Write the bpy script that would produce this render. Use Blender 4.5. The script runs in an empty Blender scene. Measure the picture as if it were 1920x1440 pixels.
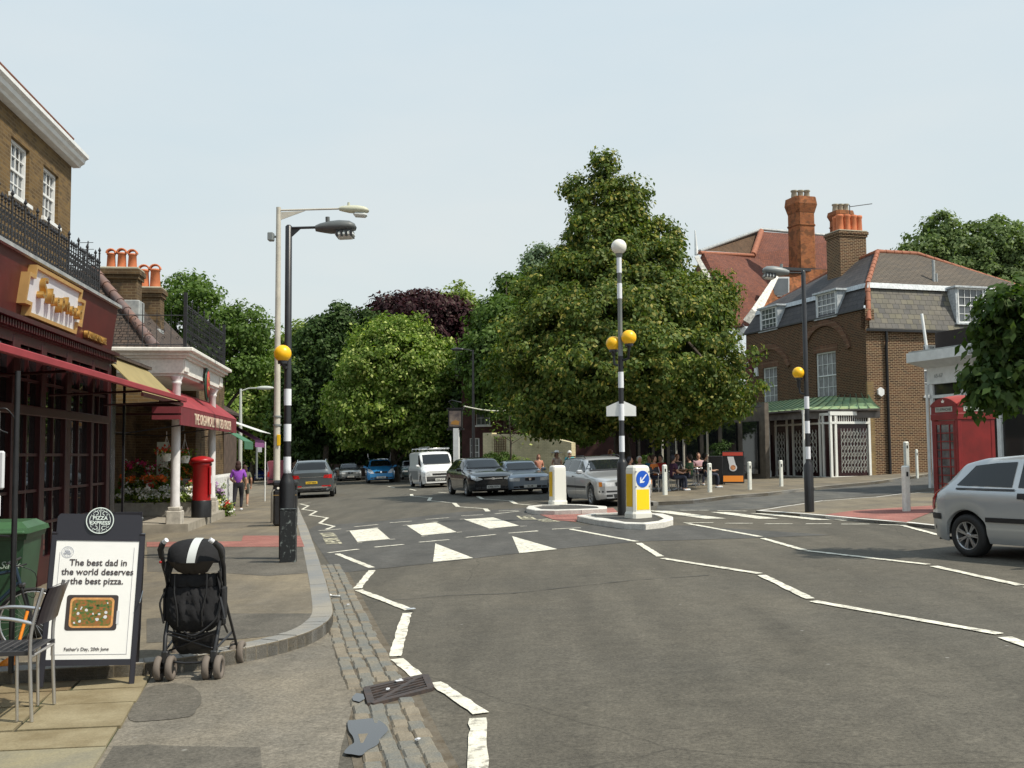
import bpy, bmesh, math, random
import numpy as np
from mathutils import Vector, Matrix, Euler
from mathutils.bvhtree import BVHTree
from mathutils.geometry import tessellate_polygon
random.seed(7)
R = math.radians
scene = bpy.context.scene
COL = scene.collection
# ---------------------------------------------------------------- camera
F = 1950.0; PITCH = math.atan(130 / F); ROLL = 0.008; EYE = Vector((0, 0, 1.65))
r0 = Vector((1, 0, 0)); fw = Vector((0, math.cos(PITCH), math.sin(PITCH))); u0 = Vector((0, -math.sin(PITCH), math.cos(PITCH)))
cr = r0 * math.cos(ROLL) - u0 * math.sin(ROLL); cu = r0 * math.sin(ROLL) + u0 * math.cos(ROLL)
cam_d = bpy.data.cameras.new('camera'); cam = bpy.data.objects.new('camera', cam_d); COL.objects.link(cam)
cam.matrix_world = Matrix(((cr.x, cu.x, -fw.x, EYE.x), (cr.y, cu.y, -fw.y, EYE.y), (cr.z, cu.z, -fw.z, EYE.z), (0, 0, 0, 1)))
cam_d.sensor_width = 36; cam_d.lens = 36 * F / 1920; cam_d.clip_start = 0.05; cam_d.clip_end = 3000
scene.camera = cam
# ---------------------------------------------------------------- sky, sun, exposure
SUN_EL, SUN_AZ = 54.0, 116.0      # azimuth clockwise from +Y
w = bpy.data.worlds.new('World'); scene.world = w; w.use_nodes = True
nt = w.node_tree; nt.nodes.clear()
def N(nt, t, **k):
    n = nt.nodes.new(t)
    for a, b in k.items():
        if a.startswith('_'): n.inputs[a[1:].replace('_', ' ')].default_value = b
        else: setattr(n, a, b)
    return n
sky = N(nt, 'ShaderNodeTexSky', sky_type='NISHITA', sun_disc=False, sun_elevation=R(SUN_EL), sun_rotation=R(SUN_AZ), dust_density=4.0, air_density=1.0, ozone_density=1.0)
bg = N(nt, 'ShaderNodeBackground'); bg.inputs[1].default_value = 0.1
# thin high cloud veil over the clear sky
tc = N(nt, 'ShaderNodeTexCoord'); mp = N(nt, 'ShaderNodeMapping'); mp.inputs[3].default_value = (1.0, 1.0, 3.2)
ns = N(nt, 'ShaderNodeTexNoise'); ns.inputs['Scale'].default_value = 2.3; ns.inputs['Detail'].default_value = 5
cr1 = N(nt, 'ShaderNodeValToRGB'); cr1.color_ramp.elements[0].position = .3; cr1.color_ramp.elements[0].color = (.92, .965, .99, 1); cr1.color_ramp.elements[1].position = .7; cr1.color_ramp.elements[1].color = (1.05, 1.02, 1.0, 1)
mx = N(nt, 'ShaderNodeMixRGB'); mx.inputs[0].default_value = .9
ou = N(nt, 'ShaderNodeOutputWorld')
L = nt.links.new
L(tc.outputs['Generated'], mp.inputs[0]); L(mp.outputs[0], ns.inputs['Vector']); L(ns.outputs[0], cr1.inputs[0])
sx = N(nt, 'ShaderNodeSeparateXYZ'); L(tc.outputs['Generated'], sx.inputs[0]); zr_ = N(nt, 'ShaderNodeValToRGB'); ze_ = zr_.color_ramp.elements
ze_[0].position = 0; ze_[0].color = (8.0, 8.5, 8.2, 1); ze_[1].position = .62; ze_[1].color = (6.7, 8.1, 9.2, 1); L(sx.outputs[2], zr_.inputs[0])
mv = N(nt, 'ShaderNodeMixRGB', blend_type='MULTIPLY'); mv.inputs[0].default_value = 1; L(zr_.outputs[0], mv.inputs[1]); L(cr1.outputs[0], mv.inputs[2])
L(sky.outputs[0], mx.inputs[1]); L(mv.outputs[0], mx.inputs[2]); L(mx.outputs[0], bg.inputs[0]); L(bg.outputs[0], ou.inputs[0])
sun_d = bpy.data.lights.new('sun', 'SUN'); sun_d.energy = 4.7; sun_d.angle = R(1.2); sun_d.color = (1, .93, .80)
sun = bpy.data.objects.new('sun', sun_d); COL.objects.link(sun)
sd = Vector((math.sin(R(SUN_AZ)) * math.cos(R(SUN_EL)), math.cos(R(SUN_AZ)) * math.cos(R(SUN_EL)), math.sin(R(SUN_EL))))
sun.rotation_euler = sd.to_track_quat('Z', 'Y').to_euler(); sun.location = (0, 0, 60)
vs = scene.view_settings; vs.view_transform = 'Standard'; vs.look = 'None'; vs.exposure = 0; vs.gamma = 1
scene.cycles.max_bounces = 6; scene.cycles.transparent_max_bounces = 8
# ---------------------------------------------------------------- pixel <-> world (photo 1920x1440)
SL = 0.033                                    # the street climbs to the right
def G(x, y=0): return SL * x
def ray(px, py): return fw + cr * ((px - 960) / F) + cu * ((720 - py) / F)
def gp(px, py, lift=0.0):                     # point of the sloping ground seen at this pixel
    d = ray(px, py); t = (EYE.z - lift - SL * EYE.x) / (SL * d.x - d.z)
    return EYE + d * t
def P(px, py, Y):                             # point at forward distance Y
    d = ray(px, py); return EYE + d * (Y / d.y)
# ---------------------------------------------------------------- materials
MATS = {}
def mat(name, col=(.5, .5, .5), rough=.6, metal=0, var=0.0, vscale=3.0, bump=0.0, bscale=40.0, spec=.5, emit=0, trans=0, col2=None, speck=0, sscale=120, coat=0):
    if name in MATS: return MATS[name]
    m = bpy.data.materials.new(name); m.use_nodes = True; MATS[name] = m
    t = m.node_tree; b = t.nodes['Principled BSDF']
    b.inputs['Base Color'].default_value = (*col, 1); b.inputs['Roughness'].default_value = rough; b.inputs['Metallic'].default_value = metal
    b.inputs['Specular IOR Level'].default_value = spec
    if coat: b.inputs['Coat Weight'].default_value = coat; b.inputs['Coat Roughness'].default_value = .05
    if emit: b.inputs['Emission Color'].default_value = (*col, 1); b.inputs['Emission Strength'].default_value = emit
    if trans: b.inputs['Transmission Weight'].default_value = trans
    if var or col2 or bump or speck:
        tcx = N(t, 'ShaderNodeTexCoord'); last = None
        if var or col2:
            n = N(t, 'ShaderNodeTexNoise'); n.inputs['Scale'].default_value = vscale; n.inputs['Detail'].default_value = 6; n.inputs['Roughness'].default_value = .6
            t.links.new(tcx.outputs['Object'], n.inputs['Vector'])
            cr_ = N(t, 'ShaderNodeValToRGB'); e = cr_.color_ramp.elements
            c2 = col2 or tuple(c * (1 + var) for c in col); c1 = col if col2 else tuple(c * (1 - var) for c in col)
            e[0].position = .35; e[1].position = .65; e[0].color = (*c1, 1); e[1].color = (*[min(1, c) for c in c2], 1)
            t.links.new(n.outputs[0], cr_.inputs[0]); last = cr_.outputs[0]
        if speck:
            n2 = N(t, 'ShaderNodeTexNoise'); n2.inputs['Scale'].default_value = sscale; n2.inputs['Detail'].default_value = 3
            t.links.new(tcx.outputs['Object'], n2.inputs['Vector'])
            mr = N(t, 'ShaderNodeMapRange'); mr.inputs[1].default_value = .3; mr.inputs[2].default_value = .7; mr.inputs[3].default_value = 1 - speck; mr.inputs[4].default_value = 1 + speck
            t.links.new(n2.outputs[0], mr.inputs[0])
            mm = N(t, 'ShaderNodeMixRGB', blend_type='MULTIPLY'); mm.inputs[0].default_value = 1
            if last: t.links.new(last, mm.inputs[1])
            else: mm.inputs[1].default_value = (*col, 1)
            t.links.new(mr.outputs[0], mm.inputs[2]); last = mm.outputs[0]
        if last: t.links.new(last, b.inputs['Base Color'])
        if bump:
            n3 = N(t, 'ShaderNodeTexNoise'); n3.inputs['Scale'].default_value = bscale; n3.inputs['Detail'].default_value = 4
            t.links.new(tcx.outputs['Object'], n3.inputs['Vector'])
            bp = N(t, 'ShaderNodeBump'); bp.inputs['Strength'].default_value = bump; bp.inputs['Distance'].default_value = .02
            t.links.new(n3.outputs[0], bp.inputs['Height']); t.links.new(bp.outputs[0], b.inputs['Normal'])
    return m
def brickmat(name, c1, c2, mortar, bw=.225, bh=.075, ms=.012, dirt=.35, offset=.5, bump=.4, rough=.9, stain=None, stainpos=.6, squash=1, c3=None):
    if name in MATS: return MATS[name]
    m = bpy.data.materials.new(name); m.use_nodes = True; MATS[name] = m
    t = m.node_tree; b = t.nodes['Principled BSDF']; b.inputs['Roughness'].default_value = rough; b.inputs['Specular IOR Level'].default_value = .25
    uv = N(t, 'ShaderNodeUVMap', uv_map='UVMap')
    br = N(t, 'ShaderNodeTexBrick'); br.offset = offset
    for k, v in (('Scale', 1), ('Mortar Size', ms), ('Brick Width', bw), ('Row Height', bh), ('Mortar Smooth', .3), ('Bias', 0)): br.inputs[k].default_value = v
    br.inputs['Color1'].default_value = (*c1, 1); br.inputs['Color2'].default_value = (*c2, 1); br.inputs['Mortar'].default_value = (*mortar, 1)
    t.links.new(uv.outputs[0], br.inputs['Vector'])
    n = N(t, 'ShaderNodeTexNoise'); n.inputs['Scale'].default_value = 1.3; n.inputs['Detail'].default_value = 8; n.inputs['Roughness'].default_value = .65
    t.links.new(uv.outputs[0], n.inputs['Vector'])
    mr = N(t, 'ShaderNodeMapRange'); mr.inputs[1].default_value = .3; mr.inputs[2].default_value = .7; mr.inputs[3].default_value = 1 - dirt; mr.inputs[4].default_value = 1 + dirt * .6
    t.links.new(n.outputs[0], mr.inputs[0])
    mm = N(t, 'ShaderNodeMixRGB', blend_type='MULTIPLY'); mm.inputs[0].default_value = 1
    t.links.new(br.outputs[0], mm.inputs[1]); t.links.new(mr.outputs[0], mm.inputs[2]); last = mm.outputs[0]
    # second scale: single bricks / tiles that differ
    if c3:
        br2 = N(t, 'ShaderNodeTexBrick'); br2.offset = offset
        for k, v in (('Scale', 1), ('Mortar Size', 0), ('Brick Width', bw), ('Row Height', bh), ('Bias', -.55)): br2.inputs[k].default_value = v
        br2.inputs['Color1'].default_value = (0, 0, 0, 1); br2.inputs['Color2'].default_value = (1, 1, 1, 1)
        mpp = N(t, 'ShaderNodeMapping'); mpp.inputs[1].default_value = (bw * 40, bh * 24, 0)
        t.links.new(uv.outputs[0], mpp.inputs[0]); t.links.new(mpp.outputs[0], br2.inputs['Vector'])
        m3 = N(t, 'ShaderNodeMixRGB'); t.links.new(br2.outputs[0], m3.inputs[0]); t.links.new(last, m3.inputs[1]); m3.inputs[2].default_value = (*c3, 1)
        m4 = N(t, 'ShaderNodeMixRGB'); t.links.new(br.outputs['Fac'], m4.inputs[0]); t.links.new(m3.outputs[0], m4.inputs[1]); m4.inputs[2].default_value = (*mortar, 1); last = m4.outputs[0]
    if stain:
        n4 = N(t, 'ShaderNodeTexNoise'); n4.inputs['Scale'].default_value = 2.2; n4.inputs['Detail'].default_value = 7
        t.links.new(uv.outputs[0], n4.inputs['Vector'])
        mr4 = N(t, 'ShaderNodeMapRange'); mr4.inputs[1].default_value = stainpos; mr4.inputs[2].default_value = stainpos + .08; mr4.inputs[4].default_value = .75
        t.links.new(n4.outputs[0], mr4.inputs[0])
        m5 = N(t, 'ShaderNodeMixRGB'); t.links.new(mr4.outputs[0], m5.inputs[0]); t.links.new(last, m5.inputs[1]); m5.inputs[2].default_value = (*stain, 1); last = m5.outputs[0]
    t.links.new(last, b.inputs['Base Color'])
    bp = N(t, 'ShaderNodeBump'); bp.inputs['Strength'].default_value = bump; bp.inputs['Distance'].default_value = .01; bp.invert = True
    t.links.new(br.outputs['Fac'], bp.inputs['Height']); t.links.new(bp.outputs[0], b.inputs['Normal'])
    return m
# ---------------------------------------------------------------- mesh builder
class MB:
    def __init__(s, mats=None): s.v = []; s.f = []; s.mi = []; s.M = Matrix.Identity(4); s.m = 0; s.sm = []; s.smooth = False
    def add(s, vs, fs):
        b = len(s.v); M = s.M
        s.v += [tuple(M @ Vector(p)) for p in vs]
        for f in fs: s.f.append([b + i for i in f]); s.mi.append(s.m); s.sm.append(s.smooth)
        return s
    def box(s, c, d, rz=0, bev=0):
        x, y, z = (k / 2 for k in d); Mr = Matrix.Translation(c) @ (rz if isinstance(rz, Matrix) else Matrix.Rotation(rz, 4, 'Z'))
        if bev > 0:
            bb = min(bev, x * .9, y * .9, z * .9); pts = []; idx = {}
            for sx in (-1, 1):
                for sy in (-1, 1):
                    for sz in (-1, 1):
                        for a in range(3):
                            q = [x - bb, y - bb, z - bb]; q[a] += bb; idx[(sx, sy, sz, a)] = len(pts); pts.append((sx * q[0], sy * q[1], sz * q[2]))
            fs = []
            for a in range(3):
                o = [k for k in range(3) if k != a]
                for sg in (-1, 1):
                    f = []
                    for (p, q) in ((-1, -1), (1, -1), (1, 1), (-1, 1)):
                        t = [0, 0, 0]; t[a] = sg; t[o[0]] = p; t[o[1]] = q; f.append(idx[(*t, a)])
                    if (sg > 0) == (a == 1): f.reverse()
                    fs.append(f)
            for a in range(3):   # edges along axis a
                o = [k for k in range(3) if k != a]
                for p in (-1, 1):
                    for q in (-1, 1):
                        t1 = [0, 0, 0]; t1[o[0]] = p; t1[o[1]] = q; t2 = list(t1); t1[a] = -1; t2[a] = 1
                        fs.append([idx[(*t1, o[0])], idx[(*t2, o[0])], idx[(*t2, o[1])], idx[(*t1, o[1])]])
            for sx in (-1, 1):
                for sy in (-1, 1):
                    for sz in (-1, 1): fs.append([idx[(sx, sy, sz, 0)], idx[(sx, sy, sz, 1)], idx[(sx, sy, sz, 2)]])
            return s.add([Mr @ Vector(p) for p in pts], fs)
        pts = [Mr @ Vector((a, b_, c_)) for c_ in (-z, z) for b_ in (-y, y) for a in (-x, x)]
        return s.add(pts, [(0, 2, 3, 1), (4, 5, 7, 6), (0, 1, 5, 4), (2, 6, 7, 3), (0, 4, 6, 2), (1, 3, 7, 5)])
    def bx(s, x0, x1, y0, y1, z0, z1, bev=0): return s.box(((x0 + x1) / 2, (y0 + y1) / 2, (z0 + z1) / 2), (abs(x1 - x0), abs(y1 - y0), abs(z1 - z0)), 0, bev)
    def tube(s, pts, r, n=8, cap=True, sm=True):
        pts = [Vector(p) for p in pts]; rs = r if isinstance(r, (list, tuple)) else [r] * len(pts)
        rings = []; up = None
        for i, p in enumerate(pts):
            d = (pts[min(i + 1, len(pts) - 1)] - pts[max(i - 1, 0)]).normalized()
            if up is None: up = Vector((0, 0, 1)) if abs(d.z) < .9 else Vector((0, 1, 0))
            a = d.cross(up)
            if a.length < 1e-5: a = d.cross(Vector((1, 0, 0)))
            a.normalize(); b = a.cross(d).normalized(); up = b
            rings.append([p + (a * math.cos(2 * math.pi * k / n) + b * math.sin(2 * math.pi * k / n)) * rs[i] for k in range(n)])
        vs = [q for ring in rings for q in ring]; fs = []
        for i in range(len(pts) - 1):
            for k in range(n): fs.append((i * n + k, i * n + (k + 1) % n, (i + 1) * n + (k + 1) % n, (i + 1) * n + k))
        o = s.smooth; s.smooth = sm; s.add(vs, fs); s.smooth = o
        if cap: s.add(vs[:n], [list(range(n))[::-1]]); s.add(vs[-n:], [list(range(n))])
        return s
    def lathe(s, prof, c=(0, 0, 0), n=24, sm=True, M=None, close=False, cap=True):
        T = Matrix.Translation(c) @ (M or Matrix.Identity(4)); vs = []; fs = []
        for (r, z) in prof:
            for k in range(n): vs.append(T @ Vector((r * math.cos(2 * math.pi * k / n), r * math.sin(2 * math.pi * k / n), z)))
        m = len(prof)
        for i in range(m if close else m - 1):
            j = (i + 1) % m
            for k in range(n): fs.append((i * n + k, i * n + (k + 1) % n, j * n + (k + 1) % n, j * n + k))
        o = s.smooth; s.smooth = sm; s.add(vs, fs); s.smooth = o
        if not close and cap:
            if prof[0][0] > 1e-4: s.add(vs[:n], [list(range(n))[::-1]])
            if prof[-1][0] > 1e-4: s.add(vs[-n:], [list(range(n))])
        return s
    def ball(s, c, r, n=16, m=10, sc=(1, 1, 1)):
        prof = [(max(1e-5, math.sin(math.pi * i / m)) * 1, -math.cos(math.pi * i / m)) for i in range(m + 1)]
        return s.lathe([(a * r, b * r) for a, b in prof], c, n, True, Matrix.Diagonal((*sc, 1)))
    def prism(s, poly, d, closed=True):   # poly: 3D points (planar), d: extrusion vector
        n = len(poly); d = Vector(d); a = [Vector(p) for p in poly]; b = [p + d for p in a]
        tri = tessellate_polygon([a]); fs = []
        nr = sum((a[i].cross(a[(i + 1) % n]) for i in range(n)), Vector())
        flip = nr.dot(d) > 0
        for t in tri:
            tn = (a[t[1]] - a[t[0]]).cross(a[t[2]] - a[t[0]])
            t = list(t)
            if tn.dot(d) > 0: t.reverse()
            fs.append(t); fs.append([k + n for k in reversed(t)])
        for i in range(n):
            j = (i + 1) % n; q = [i, j, j + n, i + n]
            if not flip: q.reverse()
            fs.append(q)
        return s.add(a + b, fs)
    def poly(s, pts):
        pts = [Vector(p) for p in pts]; return s.add(pts, [list(t) for t in tessellate_polygon([pts])])
    def quad(s, a, b, c, d): return s.add([a, b, c, d], [(0, 1, 2, 3)])
    def build(s, name, mats, parent=None, uv=True, fix=False):
        me = bpy.data.meshes.new(name); me.from_pydata(s.v, [], s.f)
        if not isinstance(mats, (list, tuple)): mats = [mats]
        for m in mats: me.materials.append(m)
        me.polygons.foreach_set('material_index', s.mi); me.polygons.foreach_set('use_smooth', s.sm)
        if fix:
            b = bmesh.new(); b.from_mesh(me); bmesh.ops.recalc_face_normals(b, faces=b.faces); b.to_mesh(me); b.free()
        if uv and len(me.polygons) < 60000:
            ul = me.uv_layers.new(name='UVMap').data
            for p in me.polygons:
                n = p.normal
                if abs(n.z) > .93: tu = Vector((1, 0, 0)); tv = Vector((0, 1, 0))
                else: tu = Vector((-n.y, n.x, 0)).normalized(); tv = n.cross(tu)
                if tv.z < 0: tv = -tv
                for li in p.loop_indices:
                    co = me.vertices[me.loops[li].vertex_index].co; ul[li].uv = (co.dot(tu), co.dot(tv))
        me.update()
        o = bpy.data.objects.new(name, me); COL.objects.link(o)
        if parent: o.parent = parent
        return o
def tag(o, label=None, cat=None, group=None, kind=None):
    if label: o['label'] = label
    if cat: o['category'] = cat
    if group: o['group'] = group
    if kind: o['kind'] = kind
    return o
def thing(name, loc, rz, label, cat, group=None):
    o = bpy.data.objects.new(name, None); COL.objects.link(o); o.location = loc; o.empty_display_size = .3
    if isinstance(rz, (int, float)): o.rotation_euler = (0, 0, rz)
    else: o.rotation_euler = rz
    return tag(o, label, cat, group)
def copy_tree(o, loc=None, rz=None, label=None, parent=None):
    c = o.copy(); COL.objects.link(c); c.parent = parent
    for ch in [x for x in bpy.data.objects if x.parent == o]: copy_tree(ch, parent=c)
    if loc is not None: c.location = loc
    if rz is not None: c.rotation_euler = (0, 0, rz) if isinstance(rz, (int, float)) else rz
    if label: c['label'] = label
    return c
def struct(name, mb, m, label=None):
    o = mb.build(name, m); o['kind'] = 'structure'
    return o
TXT = {}
def text_mesh(s, size, ext=0.0, shear=0, off=0, align='CENTER', space=1.0, sx=1.0):
    c = bpy.data.curves.new('t', 'FONT'); c.body = s; c.size = size; c.extrude = ext; c.shear = shear; c.offset = off; c.align_x = align; c.space_character = space; c.resolution_u = 3
    o = bpy.data.objects.new('t', c); COL.objects.link(o); dg = bpy.context.evaluated_depsgraph_get()
    me = bpy.data.meshes.new_from_object(o.evaluated_get(dg)); bpy.data.objects.remove(o); bpy.data.curves.remove(c)
    me.transform(Matrix.Diagonal((sx, 1, 1, 1)))
    return me
def text(name, s, size, M, m, parent=None, **k):
    me = text_mesh(s, size, **k); me.transform(M); me.materials.clear(); me.materials.append(m); me.name = name
    o = bpy.data.objects.new(name, me); COL.objects.link(o); o.parent = parent
    return o
# text plane orientation: local x -> X, y -> Z, facing -Y
UPX = Matrix.Rotation(math.pi / 2, 4, 'X')
# common materials
M_white = mat('white_paint', (.74, .75, .74), .5, var=.08, vscale=4)
M_black = mat('black_paint', (.018, .018, .02), .35, var=.2, vscale=8)
M_dark = mat('dark_rubber', (.02, .02, .02), .7)
M_steel = mat('brushed_steel', (.55, .56, .57), .3, 1)
M_glass = mat('window_glass', (.10, .11, .12), .06, 0, spec=.9, var=.4, vscale=.7)
M_dglass = mat('dark_glass', (.012, .014, .016), .04, 0, spec=.7)
M_iron = mat('cast_iron', (.015, .015, .018), .5, bump=.3)
def wall_holes(mb, x0, x1, z0, z1, holes, depth=.12, y=0):
    """wall in the XZ plane facing -Y with rectangular openings and their reveals"""
    xs = sorted({x0, x1, *[h[0] for h in holes], *[h[1] for h in holes]}); zs = sorted({z0, z1, *[h[2] for h in holes], *[h[3] for h in holes]})
    for i in range(len(xs) - 1):
        for j in range(len(zs) - 1):
            cx, cz = (xs[i] + xs[i + 1]) / 2, (zs[j] + zs[j + 1]) / 2
            if any(h[0] < cx < h[1] and h[2] < cz < h[3] for h in holes): continue
            mb.quad((xs[i], y, zs[j]), (xs[i + 1], y, zs[j]), (xs[i + 1], y, zs[j + 1]), (xs[i], y, zs[j + 1]))
    for a, b, c, d in holes:
        e = y + depth
        mb.quad((a, y, c), (a, y, d), (a, e, d), (a, e, c)); mb.quad((b, y, d), (b, y, c), (b, e, c), (b, e, d))
        mb.quad((a, y, d), (b, y, d), (b, e, d), (a, e, d)); mb.quad((b, y, c), (a, y, c), (a, e, c), (b, e, c))
def sash(root, M, wd, ht, cols=4, rows=2, sill=True, fr=.06, curtain=None, open_=0):
    """sash window whose opening's bottom-left front corner is the origin of M, facing -Y"""
    f = MB(); f.M = M @ Matrix.Translation((0, .10, 0)); m = .022
    f.bx(0, fr, -.03, .05, 0, ht); f.bx(wd - fr, wd, -.03, .05, 0, ht); f.bx(fr, wd - fr, -.03, .05, ht - fr, ht); f.bx(fr, wd - fr, -.03, .05, 0, fr)
    mid = ht * .5; f.bx(fr, wd - fr, -.01, .04, mid - .025, mid + .025)
    for half, (za, zb, yy) in enumerate(((fr, mid - .025, .02), (mid + .025, ht - fr, 0))):
        for c in range(1, cols):
            x = fr + (wd - 2 * fr) * c / cols; f.bx(x - m / 2, x + m / 2, yy - .008, yy + .012, za, zb)
        for r_ in range(1, rows):
            z = za + (zb - za) * r_ / rows; f.bx(fr, wd - fr, yy - .0105, yy + .0095, z - m / 2, z + m / 2)
    o = f.build('window', M_white, root)
    g = MB(); g.M = f.M; g.quad((fr, .03, fr), (wd - fr, .03, fr), (wd - fr, .03, ht - fr), (fr, .03, ht - fr)); g.build('pane', curtain or M_glass, o)
    if sill:
        k = MB(); k.M = M; k.bx(-.08, wd + .08, -.07, .07, -.09, -.002, .01); k.build('sill', M_white, o)
    return o
# ================================================================ ground, roads, pavements, markings
def roadmat(name, base, base2, speck=.3, sc=.35, cracks=True):
    m = bpy.data.materials.new(name); m.use_nodes = True; t = m.node_tree; b = t.nodes['Principled BSDF']
    b.inputs['Roughness'].default_value = .82; b.inputs['Specular IOR Level'].default_value = .3
    tcx = N(t, 'ShaderNodeTexCoord'); O = tcx.outputs['Object']
    def noise(s, d=5, rg=.6, dist=0):
        n = N(t, 'ShaderNodeTexNoise'); n.inputs['Scale'].default_value = s; n.inputs['Detail'].default_value = d; n.inputs['Roughness'].default_value = rg; n.inputs['Distortion'].default_value = dist
        t.links.new(O, n.inputs['Vector']); return n.outputs[0]
    def mr(i, a, b_, c, d):
        n = N(t, 'ShaderNodeMapRange'); t.links.new(i, n.inputs[0])
        for k, v in zip((1, 2, 3, 4), (a, b_, c, d)): n.inputs[k].default_value = v
        return n.outputs[0]
    def mul(a, b_):
        n = N(t, 'ShaderNodeMixRGB', blend_type='MULTIPLY'); n.inputs[0].default_value = 1; t.links.new(a, n.inputs[1]); t.links.new(b_, n.inputs[2]); return n.outputs[0]
    c = N(t, 'ShaderNodeMixRGB'); c.inputs[1].default_value = (*base, 1); c.inputs[2].default_value = (*base2, 1)
    t.links.new(mr(noise(sc, 6, .6, .4), .35, .65, 0, 1), c.inputs[0]); last = c.outputs[0]
    last = mul(last, mr(noise(42, 3, .75), .28, .72, 1 - speck, 1 + speck))
    last = mul(last, mr(noise(4.5, 6, .7), .3, .7, .82, 1.12)); last = mul(last, mr(noise(17, 4, .7), .3, .7, .86, 1.14))
    # stretched tyre-worn bands
    mp = N(t, 'ShaderNodeMapping'); mp.inputs[3].default_value = (.9, .12, 1); mp.inputs[2].default_value = (0, 0, R(-70)); t.links.new(O, mp.inputs[0])
    n = N(t, 'ShaderNodeTexNoise'); n.inputs['Scale'].default_value = 2.2; n.inputs['Detail'].default_value = 4; t.links.new(mp.outputs[0], n.inputs['Vector'])
    last = mul(last, mr(n.outputs[0], .35, .7, 1.1, .80))
    # pale specks (gum, grit)
    vo = N(t, 'ShaderNodeTexVoronoi'); vo.inputs['Scale'].default_value = 2.3; t.links.new(O, vo.inputs['Vector'])
    ad = N(t, 'ShaderNodeMixRGB'); t.links.new(mr(vo.outputs['Distance'], .02, .045, .55, 0), ad.inputs[0]); t.links.new(last, ad.inputs[1]); ad.inputs[2].default_value = (.36, .35, .32, 1); last = ad.outputs[0]
    if cracks:
        v2 = N(t, 'ShaderNodeTexVoronoi', feature='DISTANCE_TO_EDGE'); v2.inputs['Scale'].default_value = .16
        nn = N(t, 'ShaderNodeTexNoise'); nn.inputs['Scale'].default_value = 1.5; nn.inputs['Detail'].default_value = 6; t.links.new(O, nn.inputs['Vector'])
        va = N(t, 'ShaderNodeMixRGB'); va.inputs[0].default_value = .22; t.links.new(O, va.inputs[1]); t.links.new(nn.outputs[1], va.inputs[2]); t.links.new(va.outputs[0], v2.inputs['Vector'])
        last = mul(last, mr(v2.outputs['Distance'], .0, .0018, .68, 1))
    t.links.new(last, b.inputs['Base Color'])
    bp = N(t, 'ShaderNodeBump'); bp.inputs['Strength'].default_value = .5; bp.inputs['Distance'].default_value = .008
    t.links.new(noise(130, 3, .7), bp.inputs['Height']); t.links.new(bp.outputs[0], b.inputs['Normal'])
    MATS[name] = m; return m
M_road = roadmat('asphalt', (.113, .101, .079), (.094, .086, .070), .40)
M_roaddk = roadmat('asphalt_dark', (.078, .076, .071), (.098, .094, .086), .28, .8, False)
M_foot = roadmat('footway_tarmac', (.215, .180, .125), (.150, .132, .104), .22, .5, False)
M_apron = roadmat('apron_tarmac', (.205, .180, .140), (.165, .150, .124), .45, .9)
M_patch = roadmat('patch_tarmac', (.105, .096, .080), (.135, .122, .100), .4, 1.5, False)
M_side = roadmat('side_street', (.13, .125, .11), (.085, .085, .082), .5, 1.3)
M_tact = brickmat('red_paving', (.30, .12, .10), (.36, .16, .13), (.16, .10, .09), .2, .1, .006, .3)
def paintmat():
    m = mat('road_paint', (.72, .69, .58), .7, var=.12, vscale=3, speck=.12, sscale=90)
    t = m.node_tree; b = t.nodes['Principled BSDF']; src = b.inputs['Base Color'].links[0].from_socket
    tcx = N(t, 'ShaderNodeTexCoord'); n = N(t, 'ShaderNodeTexNoise'); n.inputs['Scale'].default_value = 11; n.inputs['Detail'].default_value = 8; n.inputs['Roughness'].default_value = .75
    t.links.new(tcx.outputs['Object'], n.inputs['Vector'])
    mr = N(t, 'ShaderNodeMapRange'); mr.inputs[1].default_value = .50; mr.inputs[2].default_value = .62; mr.inputs[4].default_value = .9; t.links.new(n.outputs[0], mr.inputs[0])
    mx_ = N(t, 'ShaderNodeMixRGB'); t.links.new(mr.outputs[0], mx_.inputs[0]); t.links.new(src, mx_.inputs[1]); mx_.inputs[2].default_value = (.22, .20, .17, 1)
    t.links.new(mx_.outputs[0], b.inputs['Base Color']); return m
M_paint = paintmat()
M_kerb = mat('granite_kerb', (.20, .205, .205), .8, col2=(.29, .265, .22), vscale=.9, bump=.3, bscale=60, speck=.2)
M_kerbw = mat('white_kerb', (.62, .60, .55), .8, var=.12, vscale=3, bump=.2, speck=.12, sscale=30)
# one ground sheet to the horizon
g = MB(); xs = [-900, -200, -60, -30, -12, -4, 4, 12, 30, 60, 200, 900]; ys = [-60, 0, 20, 60, 120, 400, 1500]
for i in range(len(xs) - 1):
    for j in range(len(ys) - 1):
        a, b_, c, d = xs[i], xs[i + 1], ys[j], ys[j + 1]
        g.quad((a, c, G(a)), (b_, c, G(b_)), (b_, d, G(b_)), (a, d, G(a)))
struct('road', g, M_road)
def closed_smooth(pts, n=4, jit=0.0):
    k = len(pts); out = []; g_ = random.Random(k)
    for i in range(k):
        p0, p1, p2, p3 = [Vector(pts[(i + j - 1) % k]) for j in range(4)]
        for q in range(n):
            t = q / n; v = .5 * ((2 * p1) + (p2 - p0) * t + (2 * p0 - 5 * p1 + 4 * p2 - p3) * t * t + (3 * p1 - p0 - 3 * p2 + p3) * t ** 3); out.append((v.x + g_.uniform(-jit, jit), v.y + g_.uniform(-jit, jit) * .5))
    return out
def sheet(name, pxs, m, lift, world=False):
    s = MB(); s.poly([(p if world else gp(*p, lift)) for p in pxs])
    o = struct(name, s, m)
    b = bmesh.new(); b.from_mesh(o.data)
    for f in b.faces:
        f.normal_update()
        if f.normal.z < 0: f.normal_flip()
    b.to_mesh(o.data); b.free(); return o
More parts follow.
